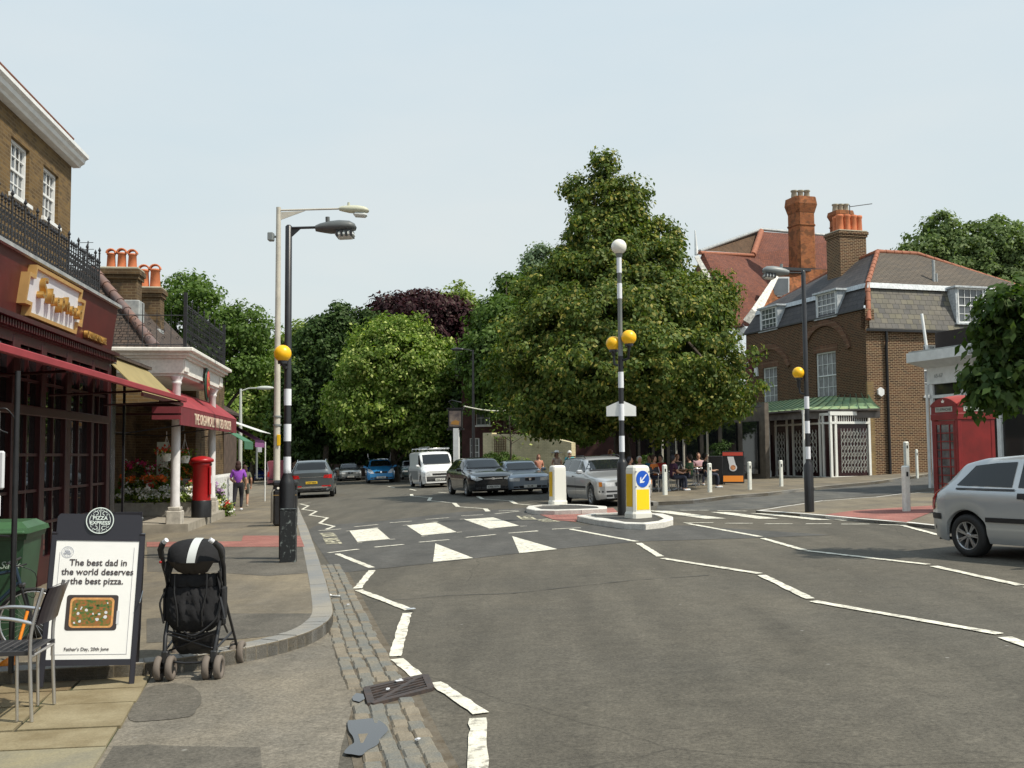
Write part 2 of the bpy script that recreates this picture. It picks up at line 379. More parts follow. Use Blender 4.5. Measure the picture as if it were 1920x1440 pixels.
def raised(name, pts, m, h=.12):
    """raised paving slab from world xy points (top at G + h) with its vertical edge"""
    s = MB(); top = [Vector((p[0], p[1], G(p[0]) + h)) for p in pts]; bot = [Vector((p[0], p[1], G(p[0]) - .1)) for p in pts]
    s.poly(top); n = len(top)
    for i in range(n): s.quad(bot[i], bot[(i + 1) % n], top[(i + 1) % n], top[i])
    o = struct(name, s, m); b = bmesh.new(); b.from_mesh(o.data); bmesh.ops.remove_doubles(b, verts=b.verts, dist=1e-4); bmesh.ops.recalc_face_normals(b, faces=b.faces); b.to_mesh(o.data); b.free()
    return o
def smooth_line(pts, n=4):
    pts = [Vector(p) for p in pts]; out = []
    for i in range(len(pts) - 1):
        p0, p1, p2, p3 = pts[max(i - 1, 0)], pts[i], pts[i + 1], pts[min(i + 2, len(pts) - 1)]
        for k in range(n):
            t = k / n; out.append(.5 * ((2 * p1) + (p2 - p0) * t + (2 * p0 - 5 * p1 + 4 * p2 - p3) * t * t + (3 * p1 - p0 - 3 * p2 + p3) * t ** 3))
    out.append(pts[-1]); return out
def kerb(name, line, m, wd=.15, h=.12, side=1, stone=.9, closed=False):
    """row of kerb stones along a world polyline (its road-side top edge); side=+1: pavement lies to the left"""
    s = MB(); pts = [Vector((p[0], p[1], 0)) for p in line]; acc = 0
    if closed: pts.append(pts[0])
    offs = []
    n = len(pts)
    for i in range(n):
        a = pts[i - 1] if i > 0 else (pts[-2] if closed else pts[0]); c = pts[i + 1] if i < n - 1 else (pts[1] if closed else pts[-1])
        d = (c - a).normalized(); offs.append(Vector((-d.y, d.x, 0)) * side)
    for i in range(n - 1):
        seg = (pts[i + 1] - pts[i]).length
        if seg < 1e-4: continue
        k = max(1, round(seg / stone)); gap = min(.006, seg / k * .1)
        for j in range(k):
            ta, tb = j / k, (j + 1) / k
            a = pts[i].lerp(pts[i + 1], ta); b_ = pts[i].lerp(pts[i + 1], tb); oa = offs[i].lerp(offs[i + 1], ta); ob = offs[i].lerp(offs[i + 1], tb)
            dd = (b_ - a).normalized() * gap; a = a + dd; q = [a, b_, b_ + ob * wd, a + oa * wd]
            jz = random.uniform(-.002, .003); c_ = .012
            def z(p, e=0): return Vector((p.x, p.y, G(p.x) + h + .004 + jz + e))
            up = [z(q[0] + oa * c_), z(q[1] + ob * c_), z(q[2]), z(q[3])]; ed = [z(q[0], -c_), z(q[1], -c_)]; lo = [Vector((p.x, p.y, G(p.x) - .05)) for p in q]
            b0 = [up[0], up[1], up[2], up[3], ed[0], ed[1], lo[0], lo[1], lo[2], lo[3]]
            fs = [(0, 1, 2, 3), (4, 5, 1, 0), (6, 7, 5, 4), (6, 4, 0, 3, 9), (7, 8, 2, 1, 5)]
            s.add(b0, fs if side > 0 else [f[::-1] for f in fs])
    return struct(name, s, m)
# left pavement
KL = [(-40, 1262), (60, 1256), (180, 1250), (270, 1243), (345, 1233), (420, 1222), (480, 1211), (540, 1197), (585, 1182), (612, 1166), (624, 1150), (622, 1128), (613, 1095), (602, 1060), (590, 1025), (577, 990), (566, 966), (557, 945), (549, 928), (541, 914), (532, 902), (522, 893), (512, 886), (504, 881)]
kl = smooth_line([gp(a, b, .12) for a, b in KL], 3)
pave = [p for p in kl] + [Vector((-30, kl[-1].y + 5, 0)), Vector((-30, kl[0].y, 0))]
raised('pavement', pave, M_foot)
kerb('kerb', kl, M_kerb, .21, .12, 1, .8)
# apron in front of the near shop and York stone flags
sheet('apron', [(-60, 1266), (270, 1250), (420, 1236), (540, 1212), (612, 1186), (632, 1186), (650, 1230), (668, 1300), (640, 1400), (625, 1500), (-60, 1500)], M_apron, .004)
sheet('asphalt_patch', closed_smooth([(268, 1292), (300, 1284), (335, 1281), (366, 1290), (378, 1308), (371, 1328), (354, 1343), (300, 1350), (250, 1352), (240, 1338), (256, 1312)], 4, 1.2), M_patch, .008)
sheet('asphalt_patch', [(212, 1399), (280, 1396), (350, 1399), (420, 1400), (488, 1401), (492, 1450), (490, 1500), (150, 1500)], M_patch, .008)
# York flags: separate stones
fl = MB(); random.seed(3)
fo = gp(284, 1268, .01); fd = (gp(175, 1440, .01) - fo); fd.z = 0; fd.normalize(); fl_l = Vector((-1, -.02, 0)).normalized()
M_york = [mat('york_stone', (.19, .15, .08), .85, col2=(.29, .245, .15), vscale=3.2, speck=.12, sscale=70, bump=.15), mat('york_stone_grey', (.20, .185, .135), .85, col2=(.28, .245, .15), vscale=3, speck=.14, sscale=70, bump=.15)]
M_york.append(mat('york_stone_rust', (.17, .12, .06), .85, col2=(.27, .22, .13), vscale=2.4, speck=.15, sscale=60, bump=.15))
v = 0.0
while v < 3.6:
    hh = random.choice((.48, .6, .7)); uu = -random.uniform(0, .3) * 0
    while uu < 2.9:
        ww = random.uniform(.5, .95)
        q = []
        for (a, b_) in ((uu, v), (uu + ww - .03, v), (uu + ww - .03, v + hh - .03), (uu, v + hh - .03)):
            p = fo + fl_l * (a + random.uniform(-.014, .014)) + fd * (b_ + random.uniform(-.012, .012)); q.append(Vector((p.x, p.y, G(p.x) + .022 + random.uniform(-.002, .003))))
        fl.m = random.choice((0, 0, 1, 2)); q.reverse(); fl.prism(q, (0, 0, -.03)); uu += ww
    v += hh
struct('stone_flags', fl, M_york)
sheet('flag_bed', [(-60, 1267), (285, 1267), (176, 1441), (140, 1500), (-60, 1500)], mat('joint_moss', (.05, .042, .028), .95, col2=(.035, .055, .015), vscale=4), .007)
sheet('pavement_patch', [(276, 1026), (569, 1026), (583, 1074), (500, 1080), (420, 1074), (276, 1072)], M_patch, .1225); sheet('pavement_patch', [(275, 1160), (430, 1150), (612, 1150), (608, 1168), (560, 1187), (430, 1200), (275, 1205)], M_patch, .1225)
# granite sett gutter, three to four courses
sg = MB(); random.seed(5)
line = smooth_line([gp(a, b) for a, b in [(612, 1060), (628, 1100), (650, 1160), (672, 1215), (700, 1275), (722, 1335), (742, 1390), (765, 1450), (800, 1540)]], 3)
M_sett = [mat('granite_sett', (.135, .14, .13), .75, col2=(.20, .18, .14), vscale=5, bump=.5, bscale=50, speck=.2), mat('granite_sett_tan', (.20, .17, .125), .8, var=.2, vscale=5, bump=.5, bscale=50, speck=.2)]
L_ = [0]
for i in range(1, len(line)): L_.append(L_[-1] + (line[i] - line[i - 1]).length)
def along(d):
    for i in range(1, len(L_)):
        if d <= L_[i]:
            t = (d - L_[i - 1]) / (L_[i] - L_[i - 1]); p = line[i - 1].lerp(line[i], t); dr = (line[i] - line[i - 1]); dr.z = 0; return p, dr.normalized()
    dr = (line[-1] - line[-2]); dr.z = 0; return line[-1], dr.normalized()
grate_c = gp(746, 1296); grate_d = None
for c in range(4):
    d = 0
    while d < L_[-1] - .3:
        ln = random.uniform(.13, .24); p, dr = along(d + ln / 2); nx = Vector((dr.y, -dr.x, 0)) * -1
        off = (c - 1.5) * .106 + random.uniform(-.010, .010); q = p + nx * off
        if (Vector((q.x, q.y)) - Vector((grate_c.x, grate_c.y))).length > .33:
            ang = math.atan2(dr.y, dr.x) + random.uniform(-.03, .03); sg.m = random.choice((0, 0, 1))
            sg.box((q.x, q.y, G(q.x) - .02 + random.uniform(-.003, .004)), (ln - .006, .104, .07), ang, .012)
        d += ln
struct('sett_gutter', sg, M_sett)
lw = [p.copy() for p in line]; bed = []
for i, p in enumerate(lw):
    dr = lw[min(i + 1, len(lw) - 1)] - lw[max(i - 1, 0)]; dr.z = 0; dr.normalize(); bed.append((p, Vector((-dr.y, dr.x, 0))))
s = MB()
for i in range(len(bed) - 1):
    a, na = bed[i]; b_, nb = bed[i + 1]; q = [a + na * .27, a - na * .27, b_ - nb * .27, b_ + nb * .27]
    s.add([(k.x, k.y, G(k.x) + .003) for k in q], [(0, 1, 2, 3)])
o = struct('gutter_bed', s, mat('gutter_dirt', (.09, .07, .045), .95, col2=(.14, .12, .09), vscale=9, bump=.6, bscale=30)); b_ = bmesh.new(); b_.from_mesh(o.data)
for f in b_.faces:
    f.normal_update()
    if f.normal.z < 0: f.normal_flip()
b_.to_mesh(o.data); b_.free()
# markings -----------------------------------------------------
class Marks(MB):
    def poly_px(s, pts, lift=.010):
        q = [gp(a, b, lift) for a, b in pts]; s.poly(q)
    def stroke(s, a, b_, wd=.10, lift=.010):
        p, q = gp(*a, lift), gp(*b_, lift); d = (q - p); d.z = 0; d.normalize(); n = Vector((-d.y, d.x, 0)) * wd / 2
        n_ = max(1, int((q - p).length / .12)); e1 = []; e2 = []
        for i in range(n_ + 1):
            t = p.lerp(q, i / n_); j = random.uniform(-.009, .009); k = random.uniform(-.009, .009)
            A = t + n * (1 + j / wd * 2); B = t - n * (1 + k / wd * 2)
            e1.append(Vector((A.x, A.y, G(A.x) + lift))); e2.append(Vector((B.x, B.y, G(B.x) + lift)))
        for i in range(n_): s.quad(e2[i], e2[i + 1], e1[i + 1], e1[i])
mk = Marks(); z1 = lambda x, y: (560 + x / 4, 920 + y / 4); z3 = lambda x, y: (960 + x / 4, 940 + y / 4); z4 = lambda x, y: (1440 + x / 4, 940 + y / 4); z8 = lambda x, y: (420 + x / 6, 840 + y / 6)
for a, b_, c, d in ((420, 270, 595, 253), (685, 240, 850, 228), (952, 215, 1128, 202), (1218, 188, 1385, 180), (1475, 173, 1655, 153), (225, 465, 448, 438), (570, 423, 790, 402), (903, 386, 1130, 366), (1250, 350, 1478, 328), (1573, 318, 1795, 302), (150, 300, 320, 286)):
    mk.stroke(z1(a, b_), z1(c, d), .105)
mk.stroke((963, 998.5), (1008, 995)); mk.stroke(z3(300, 208), z3(515, 198), .105)
for q in (((380, 300), (590, 280), (685, 362), (440, 383)), ((810, 260), (1030, 237), (1185, 310), (925, 335)), ((1240, 215), (1460, 200), (1655, 262), (1430, 283)), ((1025, 395), (1310, 505), (1008, 533)), ((1600, 340), (1940, 438), (1655, 468))):
    mk.poly_px([z1(*p) for p in q])
for a, b_, c, d in ((440, 392, 475, 388), (680, 365, 722, 362), (358, 303, 400, 298), (555, 279, 595, 275), (1185, 312, 1225, 309), (780, 260, 820, 256), (1000, 236, 1045, 232), (920, 342, 965, 338), (1660, 266, 1712, 264), (1420, 288, 1470, 284), (1210, 214, 1250, 211)): mk.stroke(z1(a, b_), z1(c, d), .07, .0095)
# left zigzag
for a, b_ in (((632, 1038), (697, 1064)), ((698, 1069), (670, 1103)), ((672, 1106), (768, 1143)), ((763, 1149), (741, 1230)), ((744, 1235), (785, 1270)), ((815, 1279), (902, 1337)), ((896, 1346), (896, 1480))):
    mk.stroke(a, b_, .105)
# left far zigzag
pts = [(860, 630), (950, 650), (880, 690), (1040, 712), (965, 755), (1165, 785), (1075, 845), (1240, 880), (1150, 915)]
for i in range(len(pts) - 1): mk.stroke(z8(*pts[i]), z8(*pts[i + 1]), .09)
mk.stroke(z8(840, 628), z8(970, 616), .09)
# far centre zigzags
for pts in ([(765, 28), (845, 26), (850, 40), (990, 52), (975, 74), (1165, 92), (1195, 120), (1400, 135), (1420, 155)], [(1170, 22), (1340, 40), (1380, 62), (1590, 76), (1630, 98), (1740, 108)]):
    for i in range(len(pts) - 1): mk.stroke(z1(*pts[i]), z1(*pts[i + 1]), .14 if abs(pts[i + 1][0] - pts[i][0]) < 60 else .09)
mk.stroke((935, 958), (972, 957)); mk.stroke((640, 880), (700, 886), .1)
for a in ((728, 912, 740, 914), (768, 917, 780, 919.5), (822, 923, 838, 924)): mk.stroke(a[:2], a[2:], .12)
# near centre zigzag lines
for a, b_ in (((1070, 992), (1193, 1015)), ((1197, 1018), (1238, 1043)), ((1242, 1046.5), (1425, 1075)), ((1428, 1078), (1520, 1122)), ((1524, 1126.5), (1875, 1188)), ((1884, 1194), (1960, 1222)),
              ((1290, 981.5), (1426, 1006)), ((1430, 1009), (1507, 1031)), ((1511, 1032), (1740, 1058)), ((1750, 1061), (1914, 1097)), ((1924, 1100), (2050, 1118))): mk.stroke(a, b_, .105)
for a in ((1282, 980, 1337, 980), (1360, 981, 1411, 981), (1434, 982, 1486, 982), (1511, 982, 1559, 982), (1577, 982.5, 1630, 982.5), (1649, 983.5, 1691, 984.5), (1691, 984.5, 1772, 1006), (1275, 956.5, 1330, 956.5), (1345, 957.5, 1400, 958)): mk.stroke(a[:2], a[2:], .10)
for q in (((1212, 957), (1256, 958), (1362, 972), (1322, 972.5)), ((1332, 960), (1368, 960.5), (1462, 972.5), (1420, 972.5)), ((1406, 962), (1440, 962.5), (1563, 975), (1526, 974.5)), ((1500, 965.5), (1530, 966), (1610, 976), (1580, 976))): mk.poly_px(q)
seam = Marks()
for pl in ([(700, 1128), (840, 1116), (960, 1112), (1070, 1100), (1180, 1088), (1330, 1078)], [(590, 988), (700, 978), (850, 965), (985, 952)]):
    for i in range(len(pl) - 1): seam.stroke(pl[i], pl[i + 1], .018, .007)
struct('tar_seam', seam, mat('tar_seam_black', (.045, .043, .04), .7))
o = struct('road_markings', mk, M_paint)
b_ = bmesh.new(); b_.from_mesh(o.data)
for f in b_.faces:
    f.normal_update()
    if f.normal.z < 0: f.normal_flip()
b_.to_mesh(o.data); b_.free()
# speed table: darker asphalt band
sheet('speed_table', [z1(250, 575), z1(60, 300), z1(130, 262), z1(600, 230), z1(1200, 160), (985, 952), (1090, 985), (1280, 985), (1560, 1003), (1400, 1009), (1200, 1015), (1045, 1029), (800, 1057), (640, 1074)], M_roaddk, .004)
sheet('side_road', [(1230, 960), (1235, 940), (1330, 935), (1440, 926), (1560, 913), (1700, 896), (1745, 893), (1745, 915), (1690, 925), (1540, 937), (1417, 955)], M_side, .004)
# pedestrian lettering
M_oldpaint = mat('worn_paint', (.48, .45, .33), .8, var=.25, vscale=9)
def ground_text(s, pa, pb, hgt):
    a, b_ = gp(*pa), gp(*pb); d = (b_ - a); ln = Vector((d.x, d.y)).length; ang = math.atan2(d.y, d.x)
    me = text_mesh(s, hgt, align='LEFT', off=.012); wd = max(v.co.x for v in me.vertices); k = ln / wd
    me.transform(Matrix.Translation((a.x, a.y, 0)) @ Matrix.Rotation(ang, 4, 'Z') @ Matrix.Diagonal((k, 1, 1, 1)))
    for v_ in me.vertices: v_.co.z = G(v_.co.x) + .012
    me.materials.clear(); me.materials.append(M_oldpaint); o = bpy.data.objects.new('road_lettering', me); COL.objects.link(o); o['kind'] = 'structure'
ground_text('LOOK', z1(160, 322), z1(188, 354), .42); ground_text('RIGHT', z1(186, 362), z1(212, 408), .42)
ground_text('LEFT', (1005, 974.5), (993, 967), .5); ground_text('LOOK', (1050, 978.5), (1026, 973), .5)
# tactile paving
sheet('tactile_paving', [(400, 1015.5), (453, 1014.5), (456, 1004), (563, 1004.5), (571, 1025), (275, 1025), (275, 1016)], M_tact, .127)
sheet('tactile_paving', [(1003, 961), (1082, 956), (1150, 952), (1160, 962), (1085, 968), (1080, 978), (1040, 975)], M_tact, .012)
# pavement across the road, in front of the cafe and the corner house
rp = [gp(*p, .1) for p in ((1060, 905), (1225, 942), (1300, 938), (1370, 929), (1440, 924), (1560, 910), (1640, 903), (1745, 888))]
rb = [Vector((60, 62, 0)), Vector((60, 110, 0)), Vector((-6, 110, 0)), Vector((-3, 62, 0))]
raised('pavement', rp + rb, M_foot, .10)
kerb('kerb', rp, M_kerb, .14, .10, 1, .9)
# near right corner pavement
rq = [(1417, 957.5), (1500, 963), (1600, 972), (1700, 980), (1765, 987), (1960, 1012)]
rr = [(1960, 905), (1760, 922), (1690, 926), (1640, 932), (1540, 939)]
rq_w = [gp(*p, .06) for p in rq]; rr_w = [gp(*p, .06) for p in rr]
raised('pavement', rq_w + rr_w, M_foot, .06)
kerb('kerb', rq_w, M_kerbw, .12, .06, 1, .9); kerb('kerb', rr_w + [rq_w[0]], M_kerbw, .10, .06, 1, .9)
sheet('tactile_paving', [(1545, 965), (1600, 957), (1757, 947), (1757, 956), (1700, 979), (1655, 974)], M_tact, .067)
# traffic islands
def island(cx_pts, label):
    t = thing('traffic_island', gp(*cx_pts[0]), 0, label, 'traffic island', 'refuge islands in mid crossing')
    base = t.location.copy(); pts = [gp(*p, .13) for p in cx_pts]; n = len(pts)
    c = sum((p.xy for p in pts), Vector((0, 0))) / n
    s = MB(); s2 = MB(); inner = []
    for p in pts:
        d = (p.xy - c); L0 = d.length; inner.append(c + d * max(.5, 1 - .16 / max(L0 * .55, .3)))
    def w_(p, h): return Vector((p.x, p.y, G(p.x) + h)) - base
    for i in range(n):
        j = (i + 1) % n; a, b_ = pts[i].xy, pts[j].xy; ia, ib = inner[i], inner[j]
        ea = a.lerp(ia, .12); eb = b_.lerp(ib, .12)
        s.quad(w_(a, -.05), w_(b_, -.05), w_(b_, .115), w_(a, .115)); s.quad(w_(a, .115), w_(b_, .115), w_(eb, .13), w_(ea, .13))
        s.quad(w_(ea, .13), w_(eb, .13), w_(ib, .13), w_(ia, .13)); s.quad(w_(ia, .13), w_(ib, .13), w_(ib, .09), w_(ia, .09))
        if i % 3 == 0:
            d = (b_ - a).normalized() * .006; nn = Vector((d.y, -d.x)) * .35
            s2.quad(w_(a + nn, 0), w_(a + d + nn, 0), w_(a + d + nn, .112), w_(a + nn, .112))
    s.build('kerb_ring', M_kerbw, t, fix=True); s2.build('joint', M_dark, t)
    q = MB(); q.poly([w_(p, .10) for p in inner]); o = q.build('infill', M_roaddk, t, fix=True)
    return t
def oval(cx, cy, rx, ry, n=24, sq=2.6, flat=None):
    out = []
    for k in range(n):
        a = 2 * math.pi * k / n; x = math.copysign(abs(math.cos(a)) ** (2 / sq), math.cos(a)); y = math.copysign(abs(math.sin(a)) ** (2 / 2.1), math.sin(a)); out.append((cx + rx * x, cy - ry * y))
    return out
def flatten(pts, x, side):  # straight end facing the walkway
    return [(min(p[0], x) if side > 0 else max(p[0], x), p[1]) for p in pts]
isl2 = island([(1082, 966), (1110, 962.5), (1160, 960.5), (1210, 961), (1245, 963), (1262, 968), (1262, 973), (1245, 978), (1210, 981.5), (1170, 980.5), (1120, 974), (1083, 967)][::-1], 'near white kerbed refuge island carrying the beacon post and keep left bollard')
isl1 = island([(987, 951), (990, 948.5), (1010, 946.5), (1050, 945), (1090, 945.5), (1138, 949), (1138, 953), (1090, 955), (1040, 956.5), (1003, 956), (988, 953)][::-1], 'far white kerbed refuge island under the plain backed bollard')
# puddle, grate, litter
sheet_x = (closed_smooth([(640, 1345), (665, 1335), (700, 1336), (735, 1350), (742, 1378), (728, 1400), (700, 1420), (668, 1432), (632, 1425), (628, 1400), (646, 1375)], 4, 1.5), 0)
pud = sheet('puddle', closed_smooth([(652, 1352), (663, 1350), (690, 1347), (700, 1347), (712, 1351), (724, 1360), (727, 1370), (714, 1384), (708, 1396), (690, 1406), (678, 1416), (660, 1414), (645, 1411), (655, 1398), (664, 1392), (661, 1380), (654, 1370)], 3), mat('puddle_water', (.028, .03, .036), .02, spec=.6), .019)
sheet('puddle', [(660, 1307), (668, 1299), (681, 1301), (684, 1310), (674, 1316), (662, 1313)], MATS['puddle_water'], .026)
# ================================================================ foliage library
rng = np.random.default_rng(11)
def leafmat(name, c1, c2, trans=.25, rough=.55, tip=None):
    m = bpy.data.materials.new(name); m.use_nodes = True; t = m.node_tree; t.nodes.clear(); MATS[name] = m
    geo = N(t, 'ShaderNodeNewGeometry'); ra = N(t, 'ShaderNodeValToRGB'); e = ra.color_ramp.elements
    e[0].color = (*c1, 1); e[1].color = (*c2, 1); e[0].position = .1; e[1].position = .95
    if tip: x = ra.color_ramp.elements.new(.97); x.color = (*tip, 1); e[1].position = .8
    t.links.new(geo.outputs['Random Per Island'], ra.inputs[0])
    n = N(t, 'ShaderNodeTexNoise'); n.inputs['Scale'].default_value = .35; n.inputs['Detail'].default_value = 2; tcx = N(t, 'ShaderNodeTexCoord'); t.links.new(tcx.outputs['Object'], n.inputs['Vector'])
    mr = N(t, 'ShaderNodeMapRange'); mr.inputs[1].default_value = .35; mr.inputs[2].default_value = .65; mr.inputs[3].default_value = .8; mr.inputs[4].default_value = 1.2; t.links.new(n.outputs[0], mr.inputs[0])
    mm = N(t, 'ShaderNodeMixRGB', blend_type='MULTIPLY'); mm.inputs[0].default_value = 1; t.links.new(ra.outputs[0], mm.inputs[1]); t.links.new(mr.outputs[0], mm.inputs[2])
    d = N(t, 'ShaderNodeBsdfDiffuse'); tr = N(t, 'ShaderNodeBsdfTranslucent'); gl = N(t, 'ShaderNodeBsdfGlossy'); gl.inputs['Roughness'].default_value = rough; gl.inputs[0].default_value = (.9, .95, .8, 1)
    m1 = N(t, 'ShaderNodeMixShader'); m1.inputs[0].default_value = trans; m2 = N(t, 'ShaderNodeMixShader'); m2.inputs[0].default_value = .02
    yl = N(t, 'ShaderNodeMixRGB', blend_type='MULTIPLY'); yl.inputs[0].default_value = 1; yl.inputs[2].default_value = (1.5, 1.7, .6, 1); t.links.new(mm.outputs[0], yl.inputs[1])
    t.links.new(mm.outputs[0], d.inputs[0]); t.links.new(yl.outputs[0], tr.inputs[0])
    t.links.new(d.outputs[0], m1.inputs[1]); t.links.new(tr.outputs[0], m1.inputs[2]); t.links.new(m1.outputs[0], m2.inputs[1]); t.links.new(gl.outputs[0], m2.inputs[2])
    o = N(t, 'ShaderNodeOutputMaterial'); t.links.new(m2.outputs[0], o.inputs[0]); return m
def leaf_mesh(name, pos, nrm, size, m, parent=None, asp=.62, droop=.35):
    """one rhombic leaf per position; pos, nrm (n,3) arrays; size scalar or array"""
    n = len(pos); pos = np.asarray(pos, float)
    nr = nrm + rng.normal(0, .55, (n, 3)); nr /= np.linalg.norm(nr, axis=1)[:, None] + 1e-9
    a = rng.normal(0, 1, (n, 3)); a[:, 2] -= droop; a -= nr * np.sum(a * nr, 1)[:, None]; a /= np.linalg.norm(a, axis=1)[:, None] + 1e-9
    b = np.cross(nr, a); s = (np.ones(n) * size * rng.uniform(.5, 1.55, n) ** 1.1)[:, None]
    v = np.empty((n, 4, 3)); v[:, 0] = pos; v[:, 1] = pos + a * s * .45 + b * s * asp * .5; v[:, 2] = pos + a * s - nr * s * .12; v[:, 3] = pos + a * s * .45 - b * s * asp * .5
    me = bpy.data.meshes.new(name); me.vertices.add(4 * n); me.vertices.foreach_set('co', v.astype(np.float32).ravel())
    me.loops.add(4 * n); me.loops.foreach_set('vertex_index', np.arange(4 * n, dtype=np.int32)); me.polygons.add(n)
    me.polygons.foreach_set('loop_start', np.arange(0, 4 * n, 4, dtype=np.int32)); me.polygons.foreach_set('loop_total', np.full(n, 4, dtype=np.int32))
    me.materials.append(m); me.update(calc_edges=True)
    o = bpy.data.objects.new(name, me); COL.objects.link(o)
    if parent: o.parent = parent
    return o
def crown_points(ells, nclump, k, sig, inner=.25, flat=.7, lump=.22, seed=1, bias=1.0):
    g = np.random.default_rng(seed); ells = np.array(ells, float); area = (ells[:, 3] * ells[:, 4] + ells[:, 4] * ells[:, 5] + ells[:, 3] * ells[:, 5]); pr = area / area.sum()
    ps = []; ns_ = []
    for e, cnt in zip(ells, g.multinomial(nclump, pr)):
        d = g.normal(0, 1, (cnt, 3)); d /= np.linalg.norm(d, axis=1)[:, None]
        bumps = g.normal(0, 1, (14, 3)); bumps /= np.linalg.norm(bumps, axis=1)[:, None]
        dt = d @ bumps.T; rr = 1 - lump * .5 + lump * np.exp(-(1 - dt) * 14).max(1) * 1.1
        u = g.random(cnt); rr *= np.where(g.random(cnt) < inner, .35 + .55 * u, .88 + .16 * u) * np.where(g.random(cnt) < .07, 1.13, 1)
        ps.append(e[:3] + d * e[3:] * rr[:, None]); ns_.append(d)
    ps = np.concatenate(ps); ns_ = np.concatenate(ns_); n = len(ps)
    s = sig * g.uniform(.6, 1.35, n)
    off = g.normal(0, 1, (n, k, 3)); off /= np.linalg.norm(off, axis=2)[:, :, None] + 1e-9; rad = g.random((n, k, 1)) ** .45
    off = off * rad * s[:, None, None] * 1.5; off[:, :, 2] *= flat
    P_ = (ps[:, None, :] + off).reshape(-1, 3); nn = (off / (np.linalg.norm(off, axis=2)[:, :, None] + 1e-9) * .8 + ns_[:, None, :] * .5 * bias + np.array([0, 0, .45])).reshape(-1, 3)
    return P_, nn, ps
M_bark = mat('bark', (.07, .055, .04), .95, var=.4, vscale=6, bump=.6, bscale=15)
def tree(name, base, ells, label, m, group=None, nclump=900, k=60, sig=.35, leaf=.14, trunk_r=.25, seed=1, lump=.22, inner=.25, flat=.7, cat='tree', limbs=10, droop=.35, trunk=True, fork=.3):
    """base: world trunk foot; ells: ellipsoids relative to it"""
    t = thing(name, base, 0, label, cat, group)
    P_, nn, ps = crown_points(ells, nclump, k, sig, inner, flat, lump, seed)
    leaf_mesh('crown', P_, nn, leaf, m, t, droop=droop)
    if trunk:
        g = random.Random(seed); mb = MB(); zt = min(e[2] for e in ells); top = max(e[2] + e[5] * .6 for e in ells); c = Vector(ells[0][:3])
        zf = max(zt * fork, 1.2); hub = Vector((c.x * .5, c.y * .5, zf))
        mb.tube([(0, 0, -.3), (0, 0, .2), (c.x * .2, c.y * .2, zf * .5), hub, (c.x * .9, c.y * .9, (zf + top) / 2), (c.x, c.y, top)], [trunk_r * 1.5, trunk_r * 1.1, trunk_r, trunk_r * .9, trunk_r * .45, trunk_r * .1], 8)
        for i in range(limbs):
            tgt = Vector(ps[g.randrange(len(ps))]); h = hub.lerp(Vector((c.x, c.y, top)), g.uniform(0, .55)); md = h.lerp(tgt, .5) + Vector((g.uniform(-.3, .3), g.uniform(-.3, .3), g.uniform(.1, .6)))
            mb.tube([h, md, tgt], [trunk_r * .45, trunk_r * .25, trunk_r * .06], 6)
        mb.build('trunk', M_bark, t, uv=False)
    return t
# ================================================================ left row of buildings
M_brickL = brickmat('stock_brick', (.20, .125, .048), (.11, .07, .032), (.17, .125, .07), .225, .075, .010, .35, stain=(.07, .055, .03), stainpos=.62, c3=(.10, .065, .035))
M_brickC = brickmat('chimney_shade_brick', (.15, .095, .045), (.095, .06, .035), (.16, .12, .07), .225, .075, .012, .4, stain=(.045, .035, .025), stainpos=.55)
M_maroon = mat('maroon_paint', (.085, .012, .011), .45, var=.2, vscale=2)
M_maroond = mat('maroon_shaded', (.040, .006, .007), .4, var=.2, vscale=3)  # darkened maroon: the awning's shade is put into this colour
M_gold = mat('gold_leaf', (.48, .28, .075), .35, .6, var=.15, vscale=6)
M_gold2 = mat('gold_frame', (.50, .32, .12), .5, .2, var=.1)
M_lead = mat('lead_sheet', (.26, .28, .29), .55, .2, col2=(.42, .43, .42), vscale=6)
M_panel = mat('sign_white', (.62, .63, .66), .6, var=.05)
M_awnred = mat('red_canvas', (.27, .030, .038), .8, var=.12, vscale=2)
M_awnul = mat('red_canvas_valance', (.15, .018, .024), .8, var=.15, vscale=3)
M_awnol = mat('olive_canvas', (.28, .22, .09), .8, var=.12, vscale=2)
M_pot = mat('terracotta_pot', (.55, .17, .07), .8, var=.2, vscale=4)
M_cap = mat('cement_flaunching', (.35, .32, .24), .9, var=.2)
AL = math.atan2(.128, .992); OL = Vector((-6.8, 17.8, 0)); OH1 = Vector((-6.89, 17.8, 0))
FX = Matrix.Rotation(math.pi / 2, 4, 'Z')       # canonical facing -Y -> local +X
